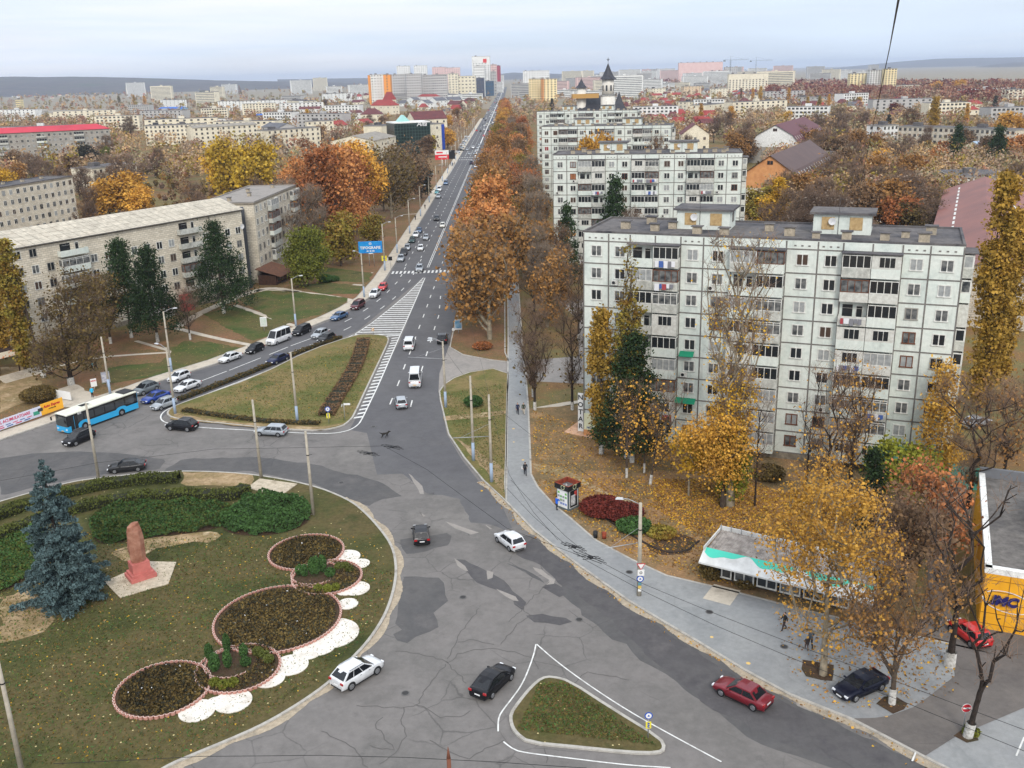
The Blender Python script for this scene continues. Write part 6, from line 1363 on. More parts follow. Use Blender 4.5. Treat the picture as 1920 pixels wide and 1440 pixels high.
b=MB(); b.tube((off,6,0),(off,6,chz(163)),3.6,n=8); cone(b,(off,6),4.0,chz(163)-.2,chz(146),m=1); b.tube((off,6,chz(146)),(off,6,chz(139)),.12,m=1); b.build('small_tower',[M_chw,M_chr],ch)
b=MB(); b.box((-9,14,chz(205)/2),(26,24,chz(205)),0); 
zr0,zr1=chz(205),chz(178)
for (x0,x1,y0,y1) in ((-23,5,1,27),):
    xm,ym=(x0+x1)/2,(y0+y1)/2; c=[(x0,y0,zr0),(x1,y0,zr0),(x1,y1,zr0),(x0,y1,zr0)]; e=[(xm-4,ym,zr1),(xm+4,ym,zr1)]
    b.face([c[0],c[1],e[1],e[0]],1); b.face([c[1],c[2],e[1]],1); b.face([c[2],c[3],e[0],e[1]],1); b.face([c[3],c[0],e[0]],1)
b.box((10,8,chz(208)/2),(12,10,chz(208)),0); cone(b,(10,8),6.5,chz(208),chz(172),n=4,m=1,flare=1.3)
b.build('nave',[M_chw,M_chr],ch)
b=MB(); b.box((-17,3,chz(179)),(20,8,3.2)); b.build('scaffold_gallery',mat('ochre_trim',G(180,140,80),.8),ch)
# ---------- generic distant buildings, windows as parts
NB=[0]
def far_block(label,xl,yl,xr,yr,h,dep,floors,bays,wall,roof='flat',roofm=None,rise=3,group=None,wfr=2,yb=None,nm='apartment_block',cat='apartment block',sides=True,ww=1.4,wh=1.5,acc=None):
    if yb:
        A=at(xl,yb); w_=ray(xl,yl); h=H+w_[2]*A.y/w_[1]; w2=ray(xr,yr); B=(w2[0]*A.y/w2[1],A.y-.05*(xr-xl)); A=(A.x,A.y)
    else: A=world_at(xl,yl,h); B=world_at(xr,yr,h)
    if (B[0]-A[0])<2: B=(A[0]+10,A[1])
    t,Lg=building(nm,label,cat,A,B,group); BLOCKS.append((A[0],A[1],B[0],B[1],dep)); r_=random.Random(int(xl*7+yl))
    b=MB(); b.box((Lg/2,dep/2,h/2),(Lg,dep,h),0)
    if roof=='flat': b.box((Lg/2,dep/2,h-.1),(Lg+.3,dep+.3,.5),1)
    b.build('wall',[wall,M_frgr],t)
    rb=MB(); rm=roofm or M_roofb
    if roof=='flat':
        rb.box((Lg/2,dep/2,h+.2),(Lg-.4,dep-.4,.15)); 
        for k in range(max(1,int(Lg/22))): rb.box((8+k*20 if Lg>16 else Lg/2,dep/2,h+1.1),(4,3.4,1.8))
    elif roof=='gable':
        y0,y1,ym=-.5,dep+.5,dep/2
        rb.face([(-.4,y0,h),(Lg+.4,y0,h),(Lg+.4,ym,h+rise),(-.4,ym,h+rise)]); rb.face([(-.4,ym,h+rise),(Lg+.4,ym,h+rise),(Lg+.4,y1,h),(-.4,y1,h)])
        for x in (0,Lg): rb.face([(x,0,h),(x,dep,h),(x,ym,h+rise-.1)],1)
    elif roof=='gablef':   # gable facing the camera
        xm=Lg/2
        rb.face([(-.5,-.5,h),(xm,-.5,h+rise),(xm,dep,h+rise),(-.5,dep,h)]); rb.face([(xm,-.5,h+rise),(Lg+.5,-.5,h),(Lg+.5,dep,h),(xm,dep,h+rise)]); rb.face([(0,0,h),(Lg,0,h),(xm,0,h+rise-.1)],1)
    elif roof=='hip':
        q=min(dep,Lg)/2*.9; c=[(-.5,-.5,h),(Lg+.5,-.5,h),(Lg+.5,dep+.5,h),(-.5,dep+.5,h)]; d=[(q,dep/2,h+rise),(max(Lg-q,q+.1),dep/2,h+rise)]
        rb.face([c[0],c[1],d[1],d[0]]); rb.face([c[1],c[2],d[1]]); rb.face([c[2],c[3],d[0],d[1]]); rb.face([c[3],c[0],d[0]])
    rb.build('roof',[rm,wall],t)
    n=0
    for f in range(floors):
        z=(f+.55)*h/floors
        for i in range(bays):
            if n>=95: break
            n+=1; link('window',win_one(ww,wh,2,wfr,r_.choice([0,0,1,3])),t,mx=Matrix.Translation(((i+.5)*Lg/bays,-.03,z)))
        if sides:
            sd='right' if A[0]<0 else 'left'
            for y in ((dep*.3,dep*.7) if n<90 else ()): link('window',win_one(ww,wh,2,wfr,0),t,mx=facemx(sd,Lg,dep,y,z,.03))
    return t,Lg
FB=far_block
AP='apartment blocks among the trees on the left'
FB('pale block behind the crimson-roofed one, with many small chimneys',270,236,385,232,15,12,5,14,M_cream)
FB('long low white block behind the yellow tree',286,226,430,222,12,12,3,16,M_whit)
FB('light roofed block left of the yellow tree tops',362,240,482,233,15,12,5,12,M_cream,roof='gable',roofm=M_rc,rise=1.6)
FB('beige block beside the rust plane trees, half hidden',500,245,600,238,15,12,5,10,M_cream)
FB('grey roofed old block behind the bare trees',490,238,523,240,13,14,4,4,M_grayr,roof='gable',roofm=M_rg)
FB('small pale flat-roofed block with dark roof edge',575,228,625,226,14,12,4,5,M_cream)
FB('white block with a blank end wall on the left',480,188,540,187,15,16,5,6,M_whit)
FB('tan block end wall with flat roof',538,188,572,190,15,18,5,2,M_cream)
FB('yellow-white apartment block above the crimson roof',28,186,108,181,21,14,6,9,M_yel)
FB('long pale low block below the yellow-white block',0,212,92,208,10,12,3,10,M_grayr,roof='gable',roofm=M_rc)
FB('pale block under the brown poplars',92,212,200,208,10,12,3,10,M_cream,roof='gable',roofm=M_rc)
FB('white block between the dark green poplars',300,187,338,187,15,12,5,5,M_whit)
FB('blue warehouse with blue roof',297,205,342,204,7,20,2,5,mat('pale_blue_render',G(150,176,196),.8),roof='gable',roofm=M_rb,rise=3,nm='warehouse',cat='warehouse')
FB('dark hall with pale patch beside the poplars',385,170,420,168,14,22,3,4,mat('dark_green_render',G(70,78,70),.8),nm='hall',cat='hall')
FB('white block right of the dark hall',408,190,440,189,15,13,5,5,M_whit)
FB('long white block with green base behind the poplars',438,190,500,188,15,13,5,9,M_whit)
FB('white block left of the orange-banded tower',611,176,660,174,16,13,5,7,M_whit)
FB('low grey industrial block on the left horizon',618,151,694,150,14,20,4,12,M_grayr)
FB('tiny blue roofed shed among the trees',482,217,510,216,5,12,1,3,M_grayr,roof='gable',roofm=M_rb,rise=2,nm='shed',cat='shed')
FB('beige school-like building behind the orange tree',172,316,255,305,11,12,3,8,M_cream)
FB('low white house roof in front of the maroon roofs',560,205,600,204,9,12,2,4,M_whit,roof='gable',roofm=M_rt,nm='house',cat='house')
# villas in front of the towers
HG='villas before the tower blocks'
def house(label,xl,yl,xr,yr,h,dep,roof,rm,wall,rise,fl=2,by=3,group=None): return FB(label,xl,yl,xr,yr,h,dep,fl,by,wall,roof=roof,roofm=rm,rise=rise,nm='house',cat='house',group=group)
house('cream villa with a bright red steep roof and eyelid dormer',695,198,734,198,11,14,'hip',M_rr,M_cream,7)
hv_=FB('square turret of the red villa with a tall pyramid roof',718,187,734,187,17,8,3,2,M_cream,roof='hip',roofm=M_rr,rise=10,nm='turret_house',cat='house')
house('house under a dark maroon hip roof left of the glass office',676,215,715,214,9,16,'hip',M_rt,M_cream,6)
house('small house with a purple gable roof',660,212,680,211,8,12,'gable',M_rt,M_whit,3)
house('white gabled house, left one of a pair before the towers',761,188,778,188,8,14,'gablef',M_rg,M_whit,5)
house('white gabled house, right one of a pair before the towers',782,194,800,194,8,14,'gablef',M_rg,M_whit,5)
house('white house with a red roof before the unfinished tower',783,181,816,181,11,12,'hip',M_rr,M_whit,4)
house('row house with slanting slate roofs, first of three',818,189,838,188,9,18,'gable',M_rg,M_whit,5)
house('row house with slanting slate roofs, last of three',840,188,866,187,9,18,'gable',M_rg,M_whit,5)
house('grey roofed house above the slate row',830,178,866,177,11,14,'hip',M_rg,M_whit,5)
house('long house under a plum metal roof beside the glass office',777,225,838,222,14,16,'gable',M_rt,M_cream,6,3,5)
house('cream house with a brown roof near the bare tree',838,196,862,196,8,14,'gable',M_rt,M_cream,5)
house('house with a dark red roof beside the spruces',866,190,884,190,7,14,'hip',M_rt,M_cream,5)
house('red roofed house among bare trees left of the glass office',630,236,652,234,8,12,'gable',M_rr,M_cream,4)
house('red roofed annexe below the maroon roof',682,232,700,230,6,12,'gable',M_rr,M_cream,4)
house('low white house behind the bare trees',600,222,624,221,7,12,'gable',M_rc,M_whit,3)
# glass-fronted office
A=world_at(739,232,19); B=world_at(806,229,19)
t,Lg=building('office_building','dark green glass-fronted office block with a white sign on its top edge','office',A,B); BLOCKS.append((A[0],A[1],B[0],B[1],18))
gm=mat('curtain_glass',G(30,44,42),.15,spec=.7); add_grid(mat('x',(0,0,0)),1,1) if 0 else None
b=MB(); b.box((Lg/2,9,9.5),(Lg,18,19),0); b.build('wall',gm,t)
b=MB()
for i in range(int(Lg/1.9)+1): b.box((i*1.9,-.06,9.5),(.10,.12,19))
for k in range(10): b.box((Lg/2,-.06,1.9*k+1),(Lg,.10,.12)); b.box((Lg+.06,9,1.9*k+1),(.1,18,.12))
for i in range(9): b.box((Lg+.06,i*2.1,9.5),(.12,.10,19))
b.build('mullions',mat('mullion_green',G(74,96,88),.6),t)
b=MB(); b.box((Lg/2,9,19.3),(Lg+.4,18.4,.7)); b.build('roof_edge',M_whit,t)
text('Alfa',4.2,M_plate,t,wallmx((Lg-5.5,-.2,18.2),(1,0,0)),.05,shear=.3)
b=MB(); x0=Lg*.22; b.face([(x0,9,19.6),(x0+8,9,19.6),(x0+4,9,23.6)]); b.face([(x0,15,19.6),(x0+4,15,23.6),(x0+8,15,19.6)]); b.face([(x0,9,19.6),(x0+4,9,23.6),(x0+4,15,23.6),(x0,15,19.6)]); b.face([(x0+8,9,19.6),(x0+8,15,19.6),(x0+4,15,23.6),(x0+4,9,23.6)]); b.build('roof_gable',mat('pale_teal_glass',G(150,196,190),.4),t)
t,Lg=FB('white office wing with a cobalt blue edge strip',806,233,832,231,17,20,3,1,M_cream,nm='office_building',cat='office'); b=MB(); b.box((Lg-1.2,-.2,8.4),(2.4,.3,16)); b.build('blue_strip',mat('panel_cobalt',(.02,.06,.35),.6),t)
FB('blank cream office wing left of the glass office',715,236,740,233,15,14,2,1,M_cream,nm='office_building',cat='office')
b=MB(); b.box((0,0,5),(2.2,.4,10)); o=b.build('yellow_banner',mat('banner_yellow',(.75,.62,.03),.6)); q=at(806,229,19); o.location=(q.x+2,q.y-2,3); o.scale=(1,1,.8); tag(o,'tall yellow advertising banner at the glass office corner','banner')
# curved-roof hall in front
FB('old hall with a pale arched roof among the orange trees',700,264,742,255,12,26,2,4,M_cream,roof='gable',roofm=M_rc,rise=3,nm='hall',cat='hall')
# towers
def tower(label,xl,yl,xr,yr,yb,dep,fl,by,wall,group=None,fr=2,**k): return FB(label,xl,yl,xr,yr,30,dep,fl,by,wall,group=group,wfr=fr,yb=yb,ww=k.get('ww',2.4),wh=1.7,nm='tower_block',cat='tower block',sides=True)
UC=ground_mat('bare_concrete',[G(178,176,174),G(194,192,190)],sc=.06,bump=0)
tower('white tower with orange side bands, left end of the towers',698,140,722,140,196,16,11,5,M_whit)
OR_=mat('orange_render',G(224,146,60),.7)
tower('narrow orange band of the left tower',693,141,699,141,196,16,11,1,OR_); tower('orange corner slab beside the white tower',722,140,731,139,196,18,11,1,OR_)
tower('unfinished concrete tower, first from the left',734,140,759,140,193,16,11,6,UC); tower('unfinished concrete tower, second from the left',764,139,789,139,193,16,11,6,UC); tower('unfinished concrete tower behind the crane mast',790,141,812,141,192,16,11,5,UC); tower('unfinished concrete tower, right of the crane',812,140,837,140,192,16,11,7,UC)
tower('cream tower block with bay windows, behind',842,138,858,138,189,16,11,3,M_cream)
tower('cream commercial block with large dark windows',852,143,891,142,188,22,7,6,M_cream,ww=3.4)
tower('white tower on the skyline, far left',746,124,768,124,170,18,14,6,M_whit); tower('white tower on the skyline above the concrete towers',778,123,800,122,170,18,14,6,M_whit)
tower('rosy distant tower block by the crane jib',812,126,835,126,168,20,14,6,M_rosy); tower('rosy distant tower block on the skyline',835,127,862,126,168,20,14,7,M_rosy)
tower('highest white tower beside the avenue with a red square sign',887,106,918,105,180,24,19,6,M_whit)
b=MB(); b.box((0,0,0),(5,.3,5)); q=atY(911,109,800); 
o=b.build('roof_sign',mat('sign_red',(.6,.03,.02),.6)); A=at(905,180); w_=ray(909,114); o.location=(w_[0]*A.y/w_[1],A.y-4,H+w_[2]*A.y/w_[1]); o.scale=(1.6,1,1.6); tag(o,'red square sign on the top of the highest white tower','sign')
tower('white mid-rise in front of the highest tower',890,124,908,124,181,20,11,5,M_whit); tower('red and white tower right of the highest one',920,121,931,122,172,22,13,4,M_rosy); tower('tower edge with crimson stripe beside the avenue',931,123,938,125,170,22,13,2,mat('crimson_render',G(150,40,56),.7))
tower('grey office tower at the avenue',921,134,930,135,179,20,8,3,M_grayr); tower('dark office block with mirrored glass',892,146,907,146,183,20,7,4,mat('dark_blue_cladding',G(60,66,84),.5)); tower('low dark blue showroom at the avenue',909,152,925,151,180,24,4,4,mat('petrol_cladding',G(52,80,104),.5))
# right of the avenue
tower('white residential block with loggias on the skyline',981,133,1030,135,168,16,9,10,M_whit); tower('cream tower with an orange stripe and brown roof hut',992,148,1016,149,192,16,10,5,M_yel); tower('cream tower wing right of the orange stripe',1018,148,1044,148,192,16,10,4,M_yel)
tower('orange stripe section of the cream tower',1015.5,147.5,1019,147.5,192.2,15,10,1,OR_)
tower('rosy long residential block below the cranes',1272,118,1355,116,158,18,12,16,M_rosy); tower('rosy block wing with a grey lower part',1330,133,1364,132,160,18,8,7,M_rosy)
tower('grey unfinished block right of the rosy one',1358,126,1383,125,156,18,10,6,M_grayr)
tower('long cream apartment slab on the right skyline',1365,139,1440,138,177,14,11,12,M_cream)
tower('cream and white tower cluster, left wing, at the right',1592,138,1627,136,178,16,11,5,M_yel); tower('white and cream tower cluster, middle wing',1628,132,1656,131,178,16,12,5,M_whit); tower('tall cream tower wing at the right of the cluster',1656,129,1682,128,178,16,12,4,M_yel)
tower('low pale block right of the cream tower cluster',1684,160,1724,159,184,14,4,8,M_cream)
tower('terraced cream hotel at the right edge',1888,168,1960,160,200,20,6,8,M_cream)
FB('long white block beside the woods',1656,236,1685,234,15,11,5,4,M_whit)
FB('limestone and cream block behind the golden-brown poplar',1684,237,1800,240,15,11,5,12,M_lime); FB('limestone block continuing right behind the firs',1802,240,1905,244,15,11,5,11,M_lime)
FB('white and blue flat-roofed school wing',1716,306,1758,304,8,14,2,6,M_whit); FB('flat-roofed building with cluttered grey roof and white parapet',1783,332,1905,332,9,24,2,8,M_whit,nm='workshop',cat='workshop')
FB('low flat-roofed building with a pale blue gable wing',1845,278,1920,270,7,12,2,5,M_cream,roof='gable',roofm=mat('pale_blue_roof',G(150,170,190),.7),rise=3,nm='house',cat='house')
FB('small dark-roofed workshop beside the brown mansard',1556,296,1603,292,7,16,2,4,M_grayr,nm='workshop',cat='workshop')
FB('pale flat-roofed block in the middle distance, right of the church',1290,191,1361,187,13,14,4,7,M_cream); FB('blank cream block end right of the pale flat one',1322,197,1362,193,12,16,3,2,M_cream)
FB('small cream block above the village roofs',1224,166,1248,165,15,14,4,4,M_cream); FB('tan and white block above the village roofs',1283,162,1315,161,15,14,4,5,M_tan); FB('cream block left of the long slab',1343,166,1366,165,14,14,4,4,M_cream)
FB('long low cream hall right of the village roofs',1443,190,1470,188,12,14,3,5,M_cream); FB('pale block with flat roof between poplars',1490,182,1560,182,10,14,3,9,M_grayr)
FB('green roofed long block left of the belfry',1078,158,1130,158,15,14,4,10,M_cream,roof='gable',roofm=M_rgn,rise=3); FB('cream block left of the belfry on the skyline',1106,140,1130,140,26,14,8,4,M_cream); FB('light green house on the hill at the right',1457,142,1486,141,12,14,3,5,mat('pale_green_render',G(150,200,170),.8))
# beige gable and maroon mansard halls
FB('cream gabled house end behind the second panel block',1278,253,1330,252,10,22,2,3,M_cream,roof='gablef',roofm=M_rt,rise=6,nm='house',cat='house')
def mansard(label,A,B,dep,h0,h1,h2,wall,roofm,end,group=None):
    """gambrel hall, gable end facing the camera (A-B), roof running away; near ridge px from photo"""
    t,Lg=building('mansard_hall',label,'hall',A,B); BLOCKS.append((A[0],A[1],B[0],B[1],dep))
    b=MB(); b.box((Lg/2,dep/2,h0/2),(Lg,dep,h0)); b.build('wall',wall,t)
    q=.17*Lg; pr=[(-.4,h0),(q,h1),(Lg/2,h2),(Lg-q,h1),(Lg+.4,h0)]
    b=MB()
    for i in range(4):
        (x0,z0),(x1,z1)=pr[i],pr[i+1]; b.face([(x0,-.6,z0),(x1,-.6,z1),(x1,dep,z1),(x0,dep,z0)][::-1]); b.face([(x0,-.6,z0-.2),(x1,-.6,z1-.2),(x1,dep,z1-.2),(x0,dep,z0-.2)])
    b.build('roof',roofm,t)
    b=MB(); b.prism([(x,z-.06) for x,z in pr],0,dep-.1,bottom=True); b.v=[(q[0],q[2],q[1]) for q in b.v]; g=b.build('gable_end',end,t)
    for k in (-.9,.9): link('window',win_one(.9,1.3,1,1,0),g,mx=Matrix.Translation((Lg/2+k*.6,-.05,h2-2.6)))
    n=14
    for i in range(n):
        y=2+i*(dep-3)/n
        for row,(ta,tb) in enumerate(((.62,.86),(.12,.34))):
            x0,z0=Lg+.4,h0; x1,z1=Lg-q,h1
            m=MB(); pa=lambda t_,yy:(x0+(x1-x0)*t_+.06,yy,z0+(z1-z0)*t_+.03)
            m.face([pa(ta,y),pa(ta,y+.7),pa(tb,y+.7),pa(tb,y)]); m.build('roof_window',M_frame,t)
    return t
OSB=mat('orange_board',G(206,150,98),.85,c2=G(188,130,84),sc=.6)
mansard('hall with an orange boarded gable and a brown gambrel roof with roof windows',(83,353.4),(104.5,342.6),78,5.5,11.5,17,M_lime,mat('brown_metal_roof',G(88,66,60),.6,c2=G(78,58,54),sc=.2),OSB)
mansard('farther maroon gambrel-roofed hall right of the cream gable',(124,505),(148,493),80,8,14,19,M_limeg,mat('maroon_metal_roof',G(90,42,48),.6),M_whit)
# large red-brown roofed hall on the right, with its blank limestone wall
t=thing('market_hall','big hall with a red-brown sheet roof and pale block wall beyond the golden poplars','hall',(0,0,0))
FL=at(1776,355,8.5); L2=at(1757,427,8.5); dd_=(L2-FL); dd_.z=0; dd_.normalize(); NR=at(1880,532,8.5); O=L2+dd_*((NR-L2).dot(dd_)); O.z=0; ax=-dd_; wd=Vector((ax.y,-ax.x,0)); FR=at(1912,346,8.5); Wd=(FR-FL).dot(wd); Ln=(Vector((FL.x,FL.y,0))-O).length
b=MB()
def hp(s,u,z): v=O+ax*s+wd*u; return (v.x,v.y,z)
b.face([hp(0,0,0),hp(0,Wd,0),hp(0,Wd,8.5),hp(0,0,8.5)]); b.face([hp(Ln,0,0),hp(0,0,0),hp(0,0,8.5),hp(Ln,0,8.5)]); b.face([hp(0,Wd,0),hp(Ln,Wd,0),hp(Ln,Wd,8.5),hp(0,Wd,8.5)]); b.face([hp(0,0,8.5),hp(0,Wd,8.5),hp(0,Wd/2,12.5)])
b.build('wall',[block_mat('hall_blocks',G(176,166,150),G(196,186,170))],t)
b=MB(); b.face([hp(-1,-1,8.4),hp(-1,Wd/2,12.7),hp(Ln,Wd/2,12.7),hp(Ln,-1,8.4)][::-1]); b.face([hp(-1,Wd/2,12.7),hp(-1,Wd+1,8.4),hp(Ln,Wd+1,8.4),hp(Ln,Wd/2,12.7)][::-1])
b.build('roof',mat('redbrown_sheet_roof',G(134,86,76),.6,c2=G(114,74,68),sc=.08,world=True),t)
for u in (3.5,Wd-3.5):
    z=8.4+(12.7-8.4)*(min(u,Wd-u)+1)/(Wd/2+1)+.06; b=MB()
    for s in range(20,int(Ln)-8,8): b.face([hp(s,u-.25,z-.06),hp(s,u+.25,z+.06),hp(s+5,u+.25,z+.06),hp(s+5,u-.25,z-.06)] if u<Wd/2 else [hp(s,u-.25,z+.06),hp(s,u+.25,z-.06),hp(s+5,u+.25,z-.06),hp(s+5,u-.25,z+.06)])
    b.build('skylight_strip',M_frame,t)
BLOCKS.append((O.x+wd.x*Wd,O.y+wd.y*Wd,O.x,O.y,1)); BLOCKS.append((O.x+ax.x*Ln+wd.x*Wd,O.y+ax.y*Ln+wd.y*Wd,O.x+wd.x*Wd,O.y+wd.y*Wd,Wd))
# ---------- village houses and far city, repeated kinds
r_=random.Random(5); HS=[]
def far_house(x,y,k):
    p=at(x,y,5); w_=r_.uniform(9,15); dd=r_.uniform(9,13); hh=r_.uniform(4,7); rs=r_.uniform(3,5); rm,cn=r_.choice([(M_rr,'red'),(M_rt,'maroon'),(M_rg,'grey'),(M_rc,'pale grey'),(M_rr,'red'),(M_rt,'maroon')]); wl,wn=r_.choice([(M_whit,'white'),(M_cream,'cream')])
    t=thing('house','','house',(p.x,p.y,0),r_.uniform(-.7,.7),'small houses of the far quarter'); b=MB(); b.box((0,0,hh/2),(w_,dd,hh)); b.build('wall',wl,t)
    b=MB(); c=[(-w_/2-.5,-dd/2-.5,hh),(w_/2+.5,-dd/2-.5,hh),(w_/2+.5,dd/2+.5,hh),(-w_/2-.5,dd/2+.5,hh)]; q=w_*r_.choice([.0,.25,.3]); d=[(-w_/2+q-.4,0,hh+rs),(w_/2-q+.4,0,hh+rs)]
    b.face([c[0],c[1],d[1],d[0]]); b.face([c[1],c[2],d[1]]); b.face([c[2],c[3],d[0],d[1]]); b.face([c[3],c[0],d[0]]); b.build('roof',rm,t)
    for kx in (-.25,.25): link('window',win_one(1.6,1.5,2,2,0),t,mx=Matrix.Translation((w_*kx,-dd/2-.03,hh*.55)))
    HS.append((t,wn+' house with a '+cn+' roof',x,y)); BLOCKS.append((p.x-w_/2,p.y-dd/2,p.x+w_/2,p.y-dd/2,dd))
for i in range(44): far_house(r_.uniform(1165,1330),r_.uniform(168,235)-0,0)
for i in range(34): far_house(r_.uniform(1380,1700),r_.uniform(168,200),0)
for i in range(22): far_house(r_.uniform(640,880),r_.uniform(165,212),0)
for i in range(22): far_house(r_.uniform(0,290),r_.uniform(170,182),0)
for i in range(12): far_house(r_.uniform(1680,1900),r_.uniform(180,215),0)
FBK=[]
def far_slab(x,y,DD=None):
    D=DD or r_.uniform(1700,4200); h_=15 if DD else r_.choice([15,15,27,27,33,38]) if D<3000 else r_.choice([27,33,42,48]); w_=ray(x,140); p=Vector((w_[0]*D/w_[1],D,0)); y=pxof((p.x,D,h_))[1]; w_=r_.uniform(30,75); wl,wn=r_.choice([(M_whit,'white'),(M_cream,'cream'),(M_rosy,'rosy') if x>760 else (M_cream,'cream'),(M_grayr,'grey'),(M_whit,'white')])
    t=thing('apartment_block','','apartment block',(p.x,p.y,0),r_.uniform(-.5,.5),'apartment blocks of the far city'); b=MB(); b.box((0,0,h_/2),(w_,14,h_),0); b.box((0,0,h_+.1),(w_-.6,13.4,.4),1); b.box((0,0,h_+1.2),(5,4,2.2),0); b.build('wall',[wl,M_roofb],t)
    fl=int(h_/3)
    if DD:
        for f in range(fl):
            for i in range(10): link('window',win_one(2.0,1.5,2,2,0),t,mx=Matrix.Translation(((i-4.5)*w_/10.5,-7.03,(f+.55)*3)))
    else:
      for f in range(fl): g=MB(); g.box((0,-7.02,(f+.55)*3),(w_*.94,.08,1.3)); g.build('window_band',PANES[1],t)
    FBK.append((t,wn+(' low' if h_<20 else ' tall')+' slab block',x,y))
for i in range(46): far_slab(r_.uniform(1075,1275),r_.uniform(133,160))
for i in range(14): far_slab(r_.uniform(1275,1450),r_.uniform(128,158))
for i in range(14): far_slab(r_.uniform(700,935),r_.uniform(131,142))
for i in range(10): far_slab(r_.uniform(960,1075),r_.uniform(134,150))
for i in range(12): far_slab(r_.uniform(230,700),0)
for i,(x,D) in enumerate([(60,820),(150,1300),(210,1000),(255,1500),(330,900),(395,1250),(455,820),(520,1050),(560,1400),(600,900),(640,1200),(20,1400),(300,1150),(480,1400),(1230,900),(1420,1000),(1520,820),(1600,1150),(1700,950),(1780,820),(1850,1200),(1900,750),(1330,1100),(1470,1300)]): far_slab(x,0,D+r_.uniform(-40,40))
for i in range(8): far_slab(r_.uniform(1440,1640),r_.uniform(160,176))
# cranes
def crane(label,x,y,D,h_,jib,ang):
    w_=ray(x,y); t_=D/w_[1]; t=thing('tower_crane',label,'crane',(w_[0]*t_,D,0),ang); cm=mat('crane_steel',(.12,.14,.15),.6); b=MB()
    for sx in (-.8,.8):
        for sy in (-.8,.8): b.tube((sx,sy,0),(sx,sy,h_),.16,n=4)
    for k in range(int(h_/3)): b.tube((-.8,-.8,k*3),(.8,-.8,k*3+3),.09,n=3); b.tube((.8,.8,k*3),(-.8,.8,k*3+3),.09,n=3)
    b.build('mast',cm,t); b=MB()
    for z in (h_,h_+1.4): b.tube((-14,0,z),(jib,0,z),.16,n=4)
    for k in range(int(jib/2)): b.tube((k*2,0,h_),(k*2+1,0,h_+1.4),.08,n=3)
    b.tube((0,0,h_),(0,0,h_+8),.25,n=4); b.tube((0,0,h_+8),(jib*.7,0,h_+1.4),.08,n=3); b.tube((0,0,h_+8),(-13,0,h_+1.4),.08,n=3); b.box((-12,0,h_-.8),(4,1.4,2.2)); b.build('jib',cm,t)
D_=world_at(812,140,35)[1]-14
crane('tower crane rising in front of the unfinished towers',803,140,D_,chz(0) and (H+ray(803,122)[2]*D_/ray(803,122)[1]),46,.15)
for i,(x,y,D,an) in enumerate([(1370,113,1900,0.1),(1418,114,2300,-.2)]):
    crane(['tower crane right of the rosy residential block','smaller faint crane farther right on the skyline'][i],x,y,D,H+ray(x,y)[2]*D/ray(x,y)[1],36,an)
# fill with trees
ZK=[('bare1','brown','bare brown tree'),('bare2','tan','bare tawny tree'),('bare1','twigbrown','bare grey-brown tree'),('round1','brown','brown tree'),('round2','tan','tawny tree')]
zone(150,520,270,355,16,ZK[:3],14,18,'bare trees between the left blocks')
zone(1070,1400,395,430,5,[('bare1','twig','bare pale tree'),('bare2','tan','bare tawny tree')],13,16,'bare trees between the panel blocks')
zone(0,160,260,330,5,ZK,12,15,'bare trees between the left blocks')
zone(0,170,430,480,3,ZK[:3],13,15,'bare trees between the left blocks')
zone(1460,1760,250,350,18,ZK,13,17,'bare trees of the right-hand gardens')
zone(1420,1900,205,250,12,ZK,14,18,'bare trees of the right-hand gardens')
zone(1280,1420,235,262,4,ZK,14,18,'bare trees of the right-hand gardens')
zone(560,720,205,250,7,ZK,12,15,'bare trees between the left blocks')
# far tree cover nobody could count
def woodland(name,label,regions,seed,mats):
    rs=np.random.RandomState(seed); V=[];Q=[];MI=[]; pts=[]
    for (x0,x1,y0,y1,n,hmin,hmax,mi) in regions:
        for _ in range(n):
            x=rs.uniform(x0,x1); y=rs.uniform(y0,y1); h_=rs.uniform(hmin,hmax); p=at(x,y,h_)
            if inblock(p.x,p.y) or abs(p.x-road_c(p.y))<13 or p.y>9000: continue
            pts.append((p.x,p.y,h_,mi if mi>=0 else rs.randint(0,len(mats))))
    C_=[];S_=[]
    for (x,y,h_,mi) in pts:
        k=110 if y<500 else (80 if y<900 else 50 if y<1500 else (16 if y<3000 else 8)); s=.7 if y<500 else (1.1 if y<900 else 1.5 if y<1500 else (3.0 if y<3000 else 5.5))
        q=rs.normal(0,1,(k,3)); q/=np.linalg.norm(q,axis=1,keepdims=True); q*=rs.uniform(.5,1,(k,1)); c=np.array([x,y,h_*.6])+q*np.array([h_*.36,h_*.36,h_*.42])
        v,f=leaves_mesh(rs,c,s); b_=sum(len(a) for a in V); V.append(v); Q.append(f+b_); MI.append(np.full(k,mi))
    me=fastmesh(name,np.vstack(V),np.vstack(Q),mi=np.concatenate(MI)); [me.materials.append(LM[m]) for m in mats]; return tag(link(name,me),label,'trees',kind='stuff')
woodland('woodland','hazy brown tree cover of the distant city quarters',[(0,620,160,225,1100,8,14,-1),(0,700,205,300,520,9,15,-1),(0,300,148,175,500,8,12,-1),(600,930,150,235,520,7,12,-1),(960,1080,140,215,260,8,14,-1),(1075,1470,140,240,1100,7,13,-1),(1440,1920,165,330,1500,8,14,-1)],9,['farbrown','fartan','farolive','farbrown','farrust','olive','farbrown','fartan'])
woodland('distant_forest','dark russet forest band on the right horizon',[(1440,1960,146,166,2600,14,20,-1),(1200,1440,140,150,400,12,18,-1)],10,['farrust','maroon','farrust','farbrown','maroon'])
woodland('ground_scrub','brown undergrowth and saplings between the buildings',[(0,560,270,400,420,2,6,-1),(1420,1920,250,460,700,2,6,-1)],12,['brown','twigbrown','tan','browngreen'])
